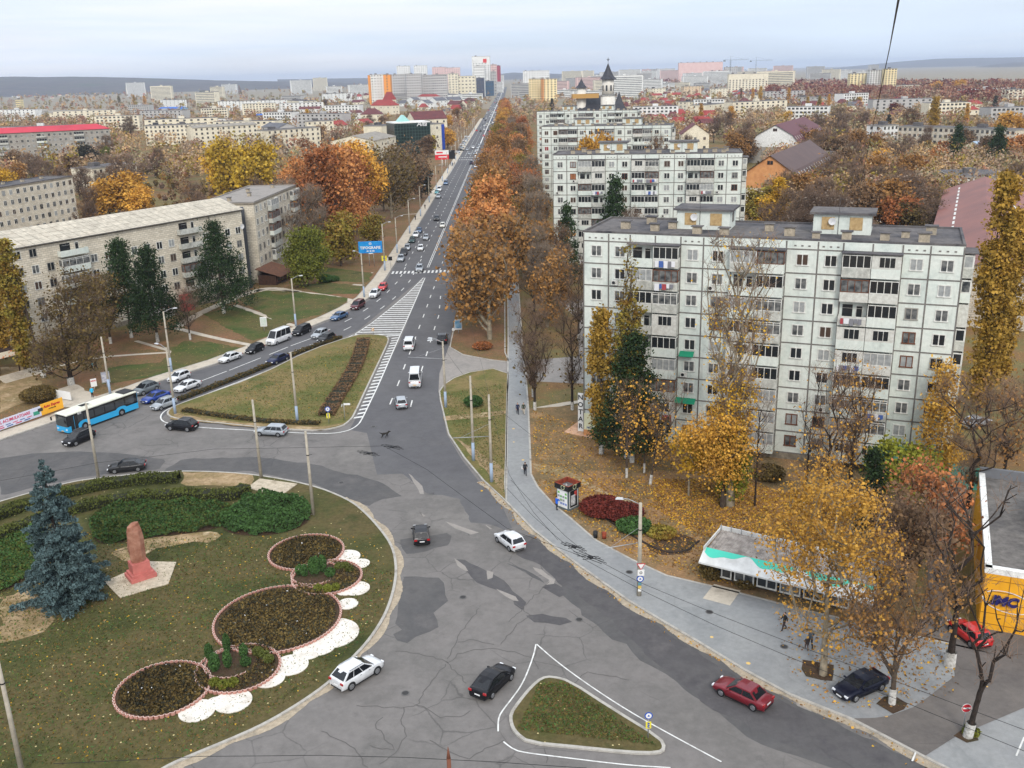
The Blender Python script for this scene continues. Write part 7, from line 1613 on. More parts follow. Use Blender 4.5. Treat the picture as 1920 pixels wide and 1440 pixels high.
# ================================================================== GARDEN, STREET FURNITURE
def leafstuff(name,label,pts,size,mats,mi=None,cat='plants',kind='stuff',aspect=1.,seed=1):
    rs=np.random.RandomState(seed); V,Q=leaves_mesh(rs,np.array(pts),size,aspect); me=fastmesh(name,V,Q,mi=mi); [me.materials.append(LM[m]) for m in mats]
    return tag(link(name,me),label,cat,kind=kind)
def hedge(label,pts,w_,h_,leaf,seed,thin=1.,name='hedge',group=None):
    rs=np.random.RandomState(seed); line=resample(smooth_poly([Vector(p) for p in pts],2),.25); P=[]; a=offset_line(line,1.)
    for i,p in enumerate(line):
        n_=(a[i]-p); k=int(46*w_*thin)
        u=rs.uniform(-1,1,k); z=rs.uniform(0,1,k); top=rs.random(k)<.5; z=np.where(top,1-rs.random(k)*.08,z); u=np.where(top,u,np.sign(u)*(1-rs.random(k)*.1))
        hh=h_*(1+.12*math.sin(i*.31+seed)+rs.normal(0,.03)+(0 if thin==1 else .35*math.sin(i*1.1)*math.sin(i*.47+2)))
        for q in range(k): P.append((p.x+n_.x*u[q]*w_/2+rs.normal(0,.06),p.y+n_.y*u[q]*w_/2+rs.normal(0,.06),.13+z[q]*hh))
    V,Q=leaves_mesh(rs,np.array(P),.17); me=fastmesh('foliage',V,Q); me.materials.append(LM[leaf])
    t=thing(name,label,'hedge',(0,0,0),0,group); link('foliage',me,t)
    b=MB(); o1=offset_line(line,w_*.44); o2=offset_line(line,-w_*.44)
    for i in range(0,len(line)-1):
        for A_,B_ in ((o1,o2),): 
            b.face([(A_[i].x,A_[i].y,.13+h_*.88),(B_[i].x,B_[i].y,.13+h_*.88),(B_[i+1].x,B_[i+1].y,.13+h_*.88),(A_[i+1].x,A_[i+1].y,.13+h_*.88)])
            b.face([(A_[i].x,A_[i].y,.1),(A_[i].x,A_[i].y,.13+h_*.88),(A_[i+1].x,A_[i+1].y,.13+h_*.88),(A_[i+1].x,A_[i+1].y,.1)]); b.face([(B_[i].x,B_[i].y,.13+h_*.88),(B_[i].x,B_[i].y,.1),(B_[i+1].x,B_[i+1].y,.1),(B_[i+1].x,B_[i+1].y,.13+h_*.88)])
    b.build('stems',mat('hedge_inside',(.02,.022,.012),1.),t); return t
hedge('outer clipped hedge curving along the far kerb of the roundabout',PX((-60,1000),(0,972),(70,948),(130,930),(200,915),(270,906),(340,903)),1.7,1.0,'hedge',1)
hedge('inner clipped hedge between the outer hedge and the junipers',PX((-60,1045),(0,1012),(60,988),(150,958),(230,943),(320,935),(400,936),(438,938),(462,922)),1.6,1.0,'hedge',2)
hedge('ragged brown hedge on the right side of the triangle lawn',PX((682,640),(672,680),(650,720),(625,758),(612,782)),2.3,.6,'brown',3,.6)
hedge('ragged low hedge along the upper edge of the triangle lawn',PX((335,752),(420,720),(480,697),(560,662),(640,634)),1.0,.45,'browngreen',4,.6)
hedge('ragged low hedge along the bottom edge of the triangle lawn',PX((345,772),(430,785),(520,795),(600,797)),1.0,.4,'browngreen',5,.6)
def inpoly(x,y,P):
    c=False; n=len(P)
    for i in range(n):
        a,b_=P[i],P[(i+1)%n]
        if (a.y>y)!=(b_.y>y) and x<(b_.x-a.x)*(y-a.y)/(b_.y-a.y)+a.x: c=not c
    return c
def scatter(poly,n,rs):
    xs_=[p.x for p in poly]; ys_=[p.y for p in poly]; out=[]
    while len(out)<n:
        x,y=rs.uniform(min(xs_),max(xs_)),rs.uniform(min(ys_),max(ys_))
        if inpoly(x,y,poly): out.append((x,y))
    return out
def cover(name,label,px_,n,h_,size,mats,seed,cat='ground cover',kind='stuff'):
    rs=np.random.RandomState(seed); poly=smooth_poly(PX(*px_),2,True); pts=[]
    for x,y in scatter(poly,n,rs):
        m=.55+.45*math.sin(x*1.3+1.7*math.sin(y*.9))*math.cos(y*1.1+x*.4); e=min((Vector((x,y,0))-p).length for p in poly[::3]); m*=min(1,.35+e/1.3)
        pts.append((x,y,.14+h_*m*rs.uniform(.75,1.05)))
    o=leafstuff(name,label,pts,size,mats,np.array([rs.randint(0,len(mats)) for _ in pts]),cat,kind,seed=seed); o2=sheet('planted_soil',poly,.142,M_soil); return o
cover('juniper_cover','spreading dark green juniper cover behind the monument',((165,965),(230,948),(300,941),(360,941),(420,946),(448,958),(430,985),(380,1000),(300,1008),(230,1020),(175,1024)),19000,.8,.2,['juniper','juniper','hedge'],31)
cover('juniper_cover','rounded juniper mound beside the lamp post on the lawn',((412,975),(440,950),(480,932),(525,925),(562,935),(586,958),(578,985),(530,1003),(470,1008),(420,1000)),15000,1.1,.2,['juniper'],32)
cover('juniper_cover','juniper cover at the left edge beside the blue spruce',((-60,1010),(0,998),(60,988),(85,1000),(78,1050),(50,1090),(0,1116),(-60,1130)),15000,.8,.2,['juniper','juniper','hedge'],33)
# flower beds with scalloped half-tyre edging
M_edge=mat('edging_pink',G(190,142,128),.85,c2=G(160,112,100),sc=3); M_edgew=mat('edging_rim',G(220,196,184),.8)
def ring(t,c,r_,a0=0,a1=2*math.pi,h0=.14):
    b=MB(); n=int((a1-a0)*r_/.40)
    for i in range(n):
        a=a0+(a1-a0)*(i+.5)/n; cx_,cy_=c[0]+math.cos(a)*r_,c[1]+math.sin(a)*r_
        q=[]
        for k in range(7):
            th=a-math.pi/2+k*math.pi/6; q.append((cx_+math.cos(th)*.19,cy_+math.sin(th)*.19,cx_+math.cos(th)*.15,cy_+math.sin(th)*.15))
        for k in range(6):
            p0,p1=q[k],q[k+1]; z1=h0+.27
            b.face([(p0[0],p0[1],h0),(p1[0],p1[1],h0),(p1[0],p1[1],z1),(p0[0],p0[1],z1)],0); b.face([(p0[0],p0[1],z1),(p1[0],p1[1],z1),(p1[2],p1[3],z1),(p0[2],p0[3],z1)],1); b.face([(p1[2],p1[3],h0),(p0[2],p0[3],h0),(p0[2],p0[3],z1),(p1[2],p1[3],z1)],0)
        # connecting strip keeps the edging one piece
        aa,ab=a0+(a1-a0)*i/n,a0+(a1-a0)*(i+1)/n; p=lambda a_,r0: (c[0]+math.cos(a_)*r0,c[1]+math.sin(a_)*r0)
        for r0,r1 in ((r_-.03,r_+.03),): b.face([(*p(aa,r0),h0+.20),(*p(aa,r1),h0+.20),(*p(ab,r1),h0+.20),(*p(ab,r0),h0+.20)],0)
    b.build('tyre_edging',[M_edge,M_edgew],t)
def bed(label,c,r_,seed,inner=None,leafn=9000,mats=('dark','browngreen','browngreen')):
    t=thing('flower_bed',label,'flower bed',(0,0,0),0,'round flower beds on the roundabout'); b=MB(); b.face([(c[0]+math.cos(k*math.pi/16)*r_,c[1]+math.sin(k*math.pi/16)*r_,0.225+seed*.0012) for k in range(32)]); b.build('soil',M_soil,t)
    ring(t,c,r_); rs=np.random.RandomState(seed); P=[]
    if inner: ring(t,inner[0],inner[1],.5,5.6)
    for _ in range(leafn):
        a=rs.uniform(0,6.283); q=r_*.93*math.sqrt(rs.random()); x,y=c[0]+math.cos(a)*q,c[1]+math.sin(a)*q
        if inner and math.hypot(x-inner[0][0],y-inner[0][1])<inner[1]: continue
        if inner and rs.random()<.7: continue
        P.append((x,y,.24+abs(rs.normal(0,.16))*(1 if math.sin(x*2.1)*math.sin(y*1.7)>-.5 else .4)))
    V,Q=leaves_mesh(rs,np.array(P),.15); me=fastmesh('planting',V,Q,mi=rs.choice([0,1,2,3],len(Q),p=[.38,.32,.298,.002])); [me.materials.append(LM[m]) for m in mats]; me.materials.append(M_plate); link('planting',me,t); return t
bed('smaller round bed of low plants nearest the junipers',(-21.8,89.6),3.75,1)
bed('round bed with shrubs and an inner ring, the right-hand one',(-18.7,84.2),3.3,2,((-20.0,85.0),2.25))
bed('largest round bed of dull brown-green plants',(-21.9,76.9),5.6,3,leafn=17000)
bed('round bed with shrubs and an inner ring, the lower one',(-23.5,69.2),3.35,4,((-24.3,69.9),2.05))
bed('round bed at the lower left end of the row',(-28.9,66.6),3.65,5)
SG='small clipped shrubs in the ringed beds'
def shrub(x,y,r_,h_,leaf,label,group=None,seed=0,z=.15,n=None,name='shrub',cat='shrub',ls=.13):
    rs=np.random.RandomState(seed+int(abs(x)*10)); n=n or int(900*r_*h_/.5)+160; q=rs.normal(size=(n,3)); q/=np.linalg.norm(q,axis=1,keepdims=True); q*=rs.uniform(.75,1.02,(n,1)); q=q*np.array([r_,r_,h_/2]); q[:,2]+=h_/2
    V,Q=leaves_mesh(rs,q,ls); me=fastmesh('foliage',V,Q); me.materials.append(LM[leaf]); t=thing(name,label,cat,(x,y,z),0,group); link('foliage',me,t)
    b=MB(); b.tube((0,0,0),(0,0,h_*.7),.05,.02,n=5); b.build('stem',BARKD,t); return t
ordn=['first','second','third','fourth','fifth','sixth','seventh','eighth','ninth','tenth','eleventh','twelfth']
def shrubs(items,where):
    items=sorted(items,key=lambda k:k[0])
    for i,(x,y,r_,h_,lf,kd) in enumerate(items):
        p=at(x,y); shrub(p.x,p.y,r_,h_,lf,'%s from the left, %s %s'%(ordn[i],kd,where),SG,i,z=.22)
shrubs([(563,1080,.45,1.0,'juniper','low conifer'),(572,1084,.35,1.3,'juniper','small conifer'),(586,1080,.35,1.8,'juniper','pointed conifer'),(594,1080,.38,2.0,'juniper','pointed conifer'),(606,1076,.4,1.9,'juniper','pointed conifer'),(620,1084,.5,.9,'juniper','round shrub'),(597,1112,.42,.7,'green','round shrub'),(615,1113,.45,.75,'green','round shrub'),(630,1110,.4,.7,'green','round shrub'),(636,1070,.45,.6,'hedge','round shrub'),(648,1068,.4,.6,'hedge','round shrub'),(656,1075,.4,.6,'hedge','round shrub')],'in the right-hand ringed bed')
shrubs([(394,1240,.35,1.5,'juniper','pointed conifer'),(404,1262,.45,1.7,'juniper','pointed conifer'),(427,1228,.3,1.9,'juniper','pointed conifer'),(428,1256,.35,1.7,'juniper','pointed conifer'),(458,1236,.35,1.3,'juniper','pointed conifer'),(462,1252,.45,.8,'juniper','round shrub'),(404,1290,.45,.7,'green','round shrub'),(420,1294,.45,.7,'green','round shrub'),(438,1290,.45,.7,'green','round shrub'),(484,1232,.45,.7,'hedge','round shrub'),(496,1238,.45,.7,'hedge','round shrub'),(505,1246,.45,.7,'hedge','round shrub')],'in the lower ringed bed')
for (x,y,r_,h_,lf,lb,nm,n) in [(1130,962,2.6,1.5,'maroon','larger dark red shrub beside the kiosk','red_shrub',5000),(1170,972,2.2,1.4,'maroon','dark red shrub right of the larger red one','red_shrub',4200),(1188,995,1.9,1.2,'juniper','dark green round shrub beside the tall signed pole','shrub',3200),(888,762,1.4,1.5,'juniper','dark round conifer bush in a ring on the verge','shrub',3000),
    (75,752,2.8,2.2,'browngreen','big brown-green shrub behind the tyre banner','shrub',5200),(611,530,1.8,1.9,'juniper','dark round bush near the lean-to','shrub',2600),(627,528,1.3,1.3,'juniper','smaller dark bush beside the round one','shrub',1600),(1335,1085,1.2,1.8,'browngreen','brown-green bush at the left end of the pavilion','shrub',2200),(1440,1100,1.4,1.4,'browngreen','bush before the pavilion under the maple','shrub',2000),(1400,1100,1.2,1.0,'browngreen','low bush before the pavilion door','shrub',1500),
    (1240,1005,1.6,.8,'olive','low yellowing shrub in the curved bed','shrub',1600),(1250,780,1.5,1.8,'dark','dark bush against the panel block foot','shrub',1500),(1330,860,2.2,1.8,'dark','dark bush under the golden tree','shrub',2200),(1440,900,2.0,1.8,'browngreen','brown bush under the balconies','shrub',2000),(1665,880,2.2,2.4,'browngreen','bush at the panel block foot beside the teal wall','shrub',2500),(905,655,1.8,1.2,'rust','russet shrub clump on the corner verge','shrub',1800),(1820,1378,.6,.5,'green','tiny green shrub at the foot of the signed bare tree','shrub',400)]:
    p=at(x,y); shrub(p.x,p.y,r_,h_,lf,lb,None,1,n=n,z=.1,name=nm,ls=.2)
b=MB(); line=resample(smooth_poly(PX((1120,962),(1150,985),(1210,1022),(1250,1040),(1290,1036),(1312,1015)),2),.5); ribbon(b,line,.22,.22)
o1=offset_line(line,.11); o2=offset_line(line,-.11)
for i in range(len(line)-1): b.face([(o1[i].x,o1[i].y,.05),(o1[i].x,o1[i].y,.22),(o1[i+1].x,o1[i+1].y,.22),(o1[i+1].x,o1[i+1].y,.05)]); b.face([(o2[i].x,o2[i].y,.22),(o2[i].x,o2[i].y,.05),(o2[i+1].x,o2[i+1].y,.05),(o2[i+1].x,o2[i+1].y,.22)])
tag(b.build('bed_edging',BARKD),'low dark curved edging round the flower bed beside the red shrubs','edging')
# fallen leaves
rs=np.random.RandomState(4); P=[]
reg=[(((1000,900),(1250,900),(1450,930),(1560,980),(1500,1120),(1320,1090),(1180,1040),(1060,960)),9000),(((1230,900),(1400,900),(1560,960),(1540,1080),(1300,1000),(1220,950)),15000),(((1000,770),(1100,800),(1300,860),(1250,940),(1060,930),(1000,880)),3500),(((1450,1150),(1700,1180),(1700,1330),(1560,1330),(1480,1260)),700),(((1640,1180),(1780,1180),(1800,1300),(1700,1330)),500)]
for pl,n in reg: P+= [(x,y,.145+rs.random()*.03) for x,y in scatter(PX(*pl),n,rs)]
for p in resample(K_right[7:],.12):
    if rs.random()<.5: P.append((p.x-abs(rs.normal(0,.5)),p.y-abs(rs.normal(0,.35)),.05))
leafstuff('fallen_leaves','golden fallen leaves strewn over the park ground and kerb',P,.18,['amber','gold','tan','tan'],rs.randint(0,4,len(P)),'leaves',seed=4)
P=[(p[0],p[1],.15) for pl,n in ((((0,1000),(700,1000),(740,1100),(600,1280),(330,1430),(0,1430)),2600),(((350,770),(640,650),(700,640),(650,780)),700)) for p in scatter(PX(*pl),n,rs)]
leafstuff('lawn_leaves','scattered pale dry leaves on the lawns','' or P,.13,['tan','gold'],rs.randint(0,2,len(P)),'leaves',seed=6)
# grass tufts roughen the lawns
P=[(x,y,.15+rs.random()*.05) for pl,n in ((((0,1010),(600,1010),(740,1080),(700,1180),(560,1310),(330,1430),(0,1440)),26000),(((330,780),(480,710),(690,635),(725,640),(650,790)),8000),(((970,1370),(1010,1285),(1060,1280),(1230,1400)),5000),(((830,740),(945,720),(945,930),(850,800)),4000)) for x,y in scatter(PX(*pl),n,rs)]
leafstuff('grass','short worn autumn grass on the lawns',P,.20,['browngreen','juniper','hedge'],rs.choice([0,1,2],len(P),p=[.34,.26,.40]),'grass',seed=7,aspect=.4)
# monument
c=at(265,1084); t=thing('monument','rough brown standing stone on a painted red stepped pedestal','monument',(c.x,c.y,.17),R(38))
pr_=mat('red_pedestal',G(190,112,104),.8,c2=G(170,98,90),sc=1.2); b=MB(); b.box((0,0,.22),(2.5,2.2,.44)); b.box((0,0,.58),(2.15,1.85,.28)); b.box((0,0,1.25),(1.7,1.45,1.06)); b.build('pedestal',pr_,t)
b=MB(); rs2=random.Random(3); prof=[(.0,.66,.52),(.5,.80,.60),(1.5,.84,.62),(2.5,.80,.60),(3.3,.72,.52),(3.8,.60,.42),(4.1,.34,.24)]; rings=[]
for z,a_,c_ in prof:
    rings.append([((a_*math.cos(k*math.pi/4+.3)+rs2.uniform(-.07,.07))+(.15 if z>3.8 else 0),c_*math.sin(k*math.pi/4+.3)+rs2.uniform(-.06,.06),1.78+z) for k in range(8)])
for i in range(len(rings)-1):
    for k in range(8): b.face([rings[i][k],rings[i][(k+1)%8],rings[i+1][(k+1)%8],rings[i+1][k]])
b.face(rings[-1]); b.build('standing_stone',mat('brown_granite',G(132,84,66),.85,c2=G(164,120,100),sc=1.3,bump=.5,bsc=4),t)
# poles
M_pole=mat('pole_concrete',G(176,168,152),.9,c2=G(150,142,128),sc=1.2); M_polb=mat('pole_blue_paint',G(150,166,186),.8); M_met=mat('galvanised',(.35,.36,.37),.5,metal=.5); M_wire=mat('wire_black',(.012,.012,.013),.6)
def pole(label,b_,h_=None,top=None,lamp=None,arm=None,blue=1,group=None,r0=.2,name='street_lamp',cat='pole',pos=None,bands=True):
    p=pos or at(*b_); h_=h_ or h_of(b_,top); t=thing(name,label,cat,(p.x,p.y,.0),0,group); b=MB(); b.tube((0,0,0),(0,0,h_),r0,r0*.62,n=10); b.build('post',M_pole,t)
    if blue: b=MB(); b.tube((0,0,0),(0,0,2.6),r0+.012,r0*.91+.012,n=10); b.build('painted_foot',M_polb,t)
    if bands: b=MB(); b.tube((0,0,h_*.72),(0,0,h_*.72+.09),r0*.9,n=10); b.tube((0,0,h_*.72),(.5,0,h_*.72+.12),.025); b.build('clamp',M_wire,t)
    if lamp is not None:
        for a in (lamp if isinstance(lamp,(list,tuple)) else [lamp]):
            dx,dy=math.cos(R(a)),math.sin(R(a)); b=MB(); b.tube((0,0,h_-.15),(dx*1.1,dy*1.1,h_+.35),.04); b.tube((dx*1.1,dy*1.1,h_+.35),(dx*1.6,dy*1.6,h_+.4),.04); br=b.build('bracket',M_met,t)
            b=MB(); b.box((0,0,0),(.75,.3,.14),0,tap=.7); b.build('lamp_head',mat('lamp_housing',(.5,.52,.54),.4),br,loc=(dx*1.9,dy*1.9,h_+.4),rz=R(a))
    if arm:
        a,l_,z=arm; dx,dy=math.cos(R(a)),math.sin(R(a)); b=MB(); b.tube((0,0,z),(dx*l_,dy*l_,z+.35),.045); b.tube((0,0,z+1.6),(dx*l_*.8,dy*l_*.8,z+.3),.018,n=4); b.build('wire_arm',M_met,t)
    return t,p,h_
pole('concrete pole at the far left on the lawn edge near the picture bottom',(44,1460),11,blue=0,name='wire_pole')
pole('leaning-free white pole on the kerb behind the blue spruce',(185,897),top=(163,756),blue=0,name='wire_pole')
pole('white pole between the juniper mound and the paved corner',(490,897),top=(470,750),blue=0,name='wire_pole')
pole('white pole rising from the right edge of the juniper mound',(588,967),top=(578,808),blue=0,name='wire_pole')
pole('pole with a pale blue foot on the triangle lawn',(558,793),top=(545,660),name='wire_pole')
pole('pole with blue foot and small lamp at the triangle lawn tip',(329,777),top=(309,652),lamp=150)
pole('tall pole with blue foot behind the white cars, hung with boards',(322,698),top=(307,584),lamp=20)
pole('pole with blue foot beside the poster board behind the bus',(207,740),top=(186,632),name='wire_pole')
pole('pole with lamp and blue foot beside the black people carrier',(555,612),top=(547,522),lamp=20)
pole('pole with blue foot under the blue billboard',(683,558),top=(673,475),lamp=150)
pole('tall pole carrying the yellow crossing sign',(722,508),top=(717,420),lamp=20)
pole('pole with blue foot beyond the parked cars at the kerb',(745,475),top=(740,408),lamp=20)
pole('pole with double lamp and two wire arms at the side street',(836,765),top=(828,640),lamp=[165,200],arm=(178,5.2,7.6))
pole('pole with blue foot left of the bush ring on the verge',(888,865),top=(882,705),name='wire_pole')
pole('taller grey pole between verge and path with blue foot',(922,905),top=(917,740),arm=(195,4.5,6.0),name='wire_pole')
t,p,hh=pole('pole on the pavement carrying three road signs, a lamp and a long arm',(1198,1118),top=(1195,943),lamp=172,arm=(205,4.0,5.6),blue=0,r0=.24)
def signplate(parent,x,z,shape,mats_,w_=.7,y=-.3):
    b=MB()
    if shape=='tri': 
        for s,m,yy in ((1,0,y),(.72,1,y-.012)): b.face([(x-w_*.5*s,yy,z+w_*.3*s),(x+w_*.5*s,yy,z+w_*.3*s),(x,yy,z-w_*.52*s)][::-1],m)
        b.face([(x-w_*.5,y+.02,z+w_*.3),(x+w_*.5,y+.02,z+w_*.3),(x,y+.02,z-w_*.52)],2)
    elif shape=='disc':
        b.tube((x,y+.03,z),(x,y,z),w_*.5,n=20,m=0)
        if len(mats_)>3: b.tube((x,y+.01,z),(x,y-.012,z),w_*.36,n=20,m=1); b.tube((x,y+.01,z),(x,y-.02,z),w_*.2,n=3,m=0)
    elif shape=='noentry': b.tube((x,y+.03,z),(x,y,z),w_*.5,n=24,m=1); b.tube((x,y+.03,z),(x,y-.008,z),w_*.46,n=24,m=0); b.box((x,y-.015,z),(w_*.74,.02,w_*.17),1)
    elif shape=='square': b.box((x,y,z),(w_,.04,w_),0); b.tube((x,y,z),(x,y-.03,z),w_*.22,n=14,m=1); b.tube((x,y,z),(x,y-.04,z),w_*.12,n=12,m=0)
    elif shape=='board': b.box((x,y,z),(w_,.06,w_*1.5),0); b.box((x,y-.035,z+w_*.05),(w_*.8,.02,w_*1.1),1)
    elif shape=='chevron':
        b.box((x,y,z),(w_,.04,w_*1.4),0)
        for k in (-.4,0,.4): b.face([(x-w_*.3,y-.03,z+k*w_+.08),(x+w_*.1,y-.03,z+k*w_+.08),(x+w_*.3,y-.03,z+k*w_-.05),(x-w_*.1,y-.03,z+k*w_-.05)],1)
    return b.build('sign_plate',mats_,parent)
sr=mat('sign_red_paint',(.50,.02,.03),.5); sw=mat('sign_white_paint',(.72,.72,.70),.5); sb=mat('sign_blue_paint',(.02,.08,.38),.5); sy_=mat('sign_yellow_paint',(.72,.62,.05),.5)
signplate(t,.1,3.35,'tri',[sr,sw,M_met],.85); signplate(t,.1,2.65,'square',[sw,M_wire],.62); signplate(t,.05,2.0,'disc',[sb,sw,sb,sb],.68)
b=MB(); 
for k,(z,m) in enumerate(((1.45,0),(1.1,1),(.8,2))): b.box((.02,-.25,z),(.3,.02,.28),m)
b.build('posters',[mat('poster_teal',(.1,.25,.3),.7),mat('poster_yellow',(.6,.42,.1),.7),sw],t)
def sign(label,b_,h_,items,name='road_sign',rz=0,two=False):
    p=at(*b_); t=thing(name,label,'sign',(p.x,p.y,.1),rz); b=MB(); b.tube((0,0,0),(0,0,h_),.045,n=6)
    if two: b.tube((.9,0,0),(.9,0,h_),.045,n=6)
    b.build('post',M_met,t)
    for it in items: signplate(t,*it[:3],it[3],it[4],-.08)
    return t
sign('red and white no-entry sign on a dark post beside the forked bare tree',(1805,1374),2.3,[(0,2.1,'noentry',[sr,sw],.72)])
sign('blue direction disc above a yellow chevron plate at the triangle tip',(617,796),2.4,[(0,2.25,'disc',[sb,sw,sb,sb],.75),(0,1.25,'chevron',[sy_,sb],.5)])
sign('blue disc and yellow chevron plate on the small triangular island',(1215,1386),2.2,[(0,2.0,'disc',[sb,sw,sb,sb],.6),(0,1.2,'chevron',[sy_,sb],.4)])
t=sign('white street name plates on a thin post at the triangle lawn corner',(647,790),2.6,[]); b=MB(); b.box((.45,0,2.5),(.95,.04,.28)); b.box((-.25,-.1,2.35),(.04,.7,.25)); b.build('name_plate',sw,t)
t=sign('orange construction bollard sign at the head of the triangle lawn',(700,630),1.8,[(0,1.2,'chevron',[mat('sign_orange',(.5,.25,.06),.6),sw],.45)])
sign('yellow pedestrian crossing sign on the tall left pole',(722,507),3.4,[(0,3.0,'square',[sy_,sb],1.3)])
sign('black backed square sign beside the crossing',(733,505),3.0,[(0,2.7,'square',[M_wire,M_wire],1.0)])
t=sign('white framed city poster box on the grass beside the white minibus',(496,622),1.3,[],name='poster_box'); b=MB(); b.box((0,0,1.9),(1.25,.25,1.8),0); b.box((0,-.14,1.95),(1.05,.03,1.5),1); b.build('panel',[sw,mat('poster_green',(.45,.55,.45),.5,c2=(.6,.62,.6),sc=2)],t)
t=sign('grey framed poster board beside the pole behind the bus',(201,727),.9,[],name='poster_box',rz=.5); b=MB(); b.box((0,0,1.7),(1.3,.2,1.8),0); b.box((0,-.12,1.7),(1.1,.03,1.5),1); b.build('panel',[M_met,mat('poster_lilac',(.22,.22,.32),.5,c2=(.5,.5,.5),sc=3)],t)
t=sign('white advertising stand with red lettering behind the bus',(178,733),.7,[],name='poster_box',rz=.6); b=MB(); b.box((0,0,1.3),(.9,.08,1.3),0); pn=b.build('panel',sw,t)
text('MENU',.3,sr,pn,wallmx((0,-.05,1.6),(1,0,0)),.01); text('SALE',.3,sr,pn,wallmx((0,-.05,1.1),(1,0,0)),.01) if 0 else None
t=sign('blue advertising poster box on the verge corner by the black off-road car',(860,627),.8,[(-.95,.9,'disc',[sw,sw,sw,sw],.6)],name='poster_box'); b=MB(); b.box((0,0,1.8),(1.4,.2,1.9),0); b.box((0,-.12,1.9),(1.2,.03,1.5),1); b.build('panel',[sw,mat('poster_blue',(.03,.22,.42),.5,c2=(.35,.5,.6),sc=1.2)],t)
# billboards
p=at(697,500); t=thing('billboard','blue billboard reading TIPOGRAFIE on two thin legs beside the tall pole','billboard',(p.x,p.y,.1),.05)
b=MB(); b.tube((-.5,0,0),(-.5,0,4),.07,n=6); b.tube((.7,0,0),(.7,0,4),.07,n=6); b.build('legs',M_met,t)
bb=mat('billboard_blue',G(34,150,214),.5,c2=G(24,120,196),sc=.5); b=MB(); b.box((0,0,5.0),(6.1,.3,3.0),0); b.box((0,0,3.4),(1.0,.5,.25),1); pb=b.build('panel',[bb,sw],t)
text('TIPOGRAFIE',.98,sw,pb,wallmx((0,-.17,4.85),(1,0,0)),.028); text('022 000 000',.42,sw,pb,wallmx((.1,-.17,4.0),(1,0,0)),.01) if 0 else None
b=MB(); b.box((0,-.17,5.95),(.6,.03,.5),0); b.box((0,-.19,5.95),(.34,.02,.24),1); b.build('emblem',[sw,bb],pb)
b=MB()
for i,(x,l_) in enumerate(((-.75,.5),(.0,.45),(.72,.6))): b.box((x,-.17,4.02),(l_,.02,.26))
b.build('small_print',sw,pb)
p=at(833,313); t=thing('billboard','red and white billboard on thin posts before the far crossroads','billboard',(p.x,p.y,.1),.2)
b=MB(); 
for x in (-.8,.8): b.tube((x,0,0),(x,0,4),.12,n=6)
b.build('legs',sw,t); b=MB(); b.box((-1,0,7.5),(7.4,.4,2.2),0); b.box((-1,0,5.1),(7.4,.4,2.6),1); b.box((4.4,.3,6.2),(3.4,.4,4.6),2); pb=b.build('panel',[sw,mat('billboard_red',(.62,.03,.04),.5),M_wire],t)
b=MB(); b.box((-2.2,-.22,7.5),(3.4,.04,.8),0); b.box((-.6,-.22,5.2),(4.6,.04,.5),1); b.build('printed_lines',[MATS['billboard_red'],sw],pb)
p=at(797,352); t=thing('pharmacy_sign','small lit green sign on a pole by the dark trees','sign',(p.x,p.y,.1)); b=MB(); b.tube((0,0,0),(0,0,4),.06,n=5); b.build('post',M_met,t); b=MB(); b.box((0,0,4.3),(2.0,.2,.8)); b.build('lit_panel',mat('green_lamp',(.02,.55,.22),.5,emit=.7),t)
# fence banner
a_=at(-70,836); b_=at(120,768); d_=(b_-a_); t=thing('fence_banner','long printed fence banner about tyres and batteries at the left edge','banner',(a_.x,a_.y,.1),math.atan2(d_.y,d_.x)); Lb=d_.length; b=MB(); b.box((Lb/2-1.6,0,.95),(Lb-3.2,.06,1.5),0); b.box((Lb-1.9,0,1.05),(3.8,.07,1.7),1)
for k in range(8): b.tube((k*Lb/7.2,.06,0),(k*Lb/7.2,.06,1.8),.04,n=5,m=2)
b.build('panel',[mat('banner_lilac',G(206,208,224),.6),mat('banner_orange',G(240,176,52),.6),M_met],t)
mg=mat('banner_magenta',(.55,.03,.10),.6); text('ANVELOPE, ACUMULATOARE',.62,mg,t,wallmx((Lb-9.3,-.045,1.25),(1,0,0)),.012,sx=.9)
b=MB()
for i in range(9): b.box((Lb-15+i*1.15,-.045,.7-.0*i),(.8,.02,.10),i%2)
for i in range(7): b.box((Lb-14.6+i*1.4,-.045,.42),(.95,.02,.13),(i+1)%2)
b.build('small_print',[mg,MATS['sign_blue']] if 'sign_blue' in MATS else [mg,sb],t)
b=MB(); b.box((Lb-4.6,-.05,.85),(1.0,.03,.55)); b.box((Lb-3.9,-.055,1.15),(.8,.03,.5),1); b.build('battery_picture',[mat('battery_green',(.05,.3,.2),.5),mat('battery_dark',(.05,.05,.05),.5)],t)
text('Auto Expres',.55,sr,t,wallmx((Lb-1.95,-.05,1.35),(1,0,0)),.02,shear=.2); text('ANVELOPE',.26,M_wire,t,wallmx((Lb-1.9,-.05,.85),(1,0,0)),.005)
a_=at(128,757); t=thing('banner_board','white back of a second banner behind the printed one','banner',(a_.x-1.2,a_.y+1.4,.1),-.45); b=MB(); b.box((0,0,.9),(3.2,.06,1.3)); b.build('panel',sw,t)
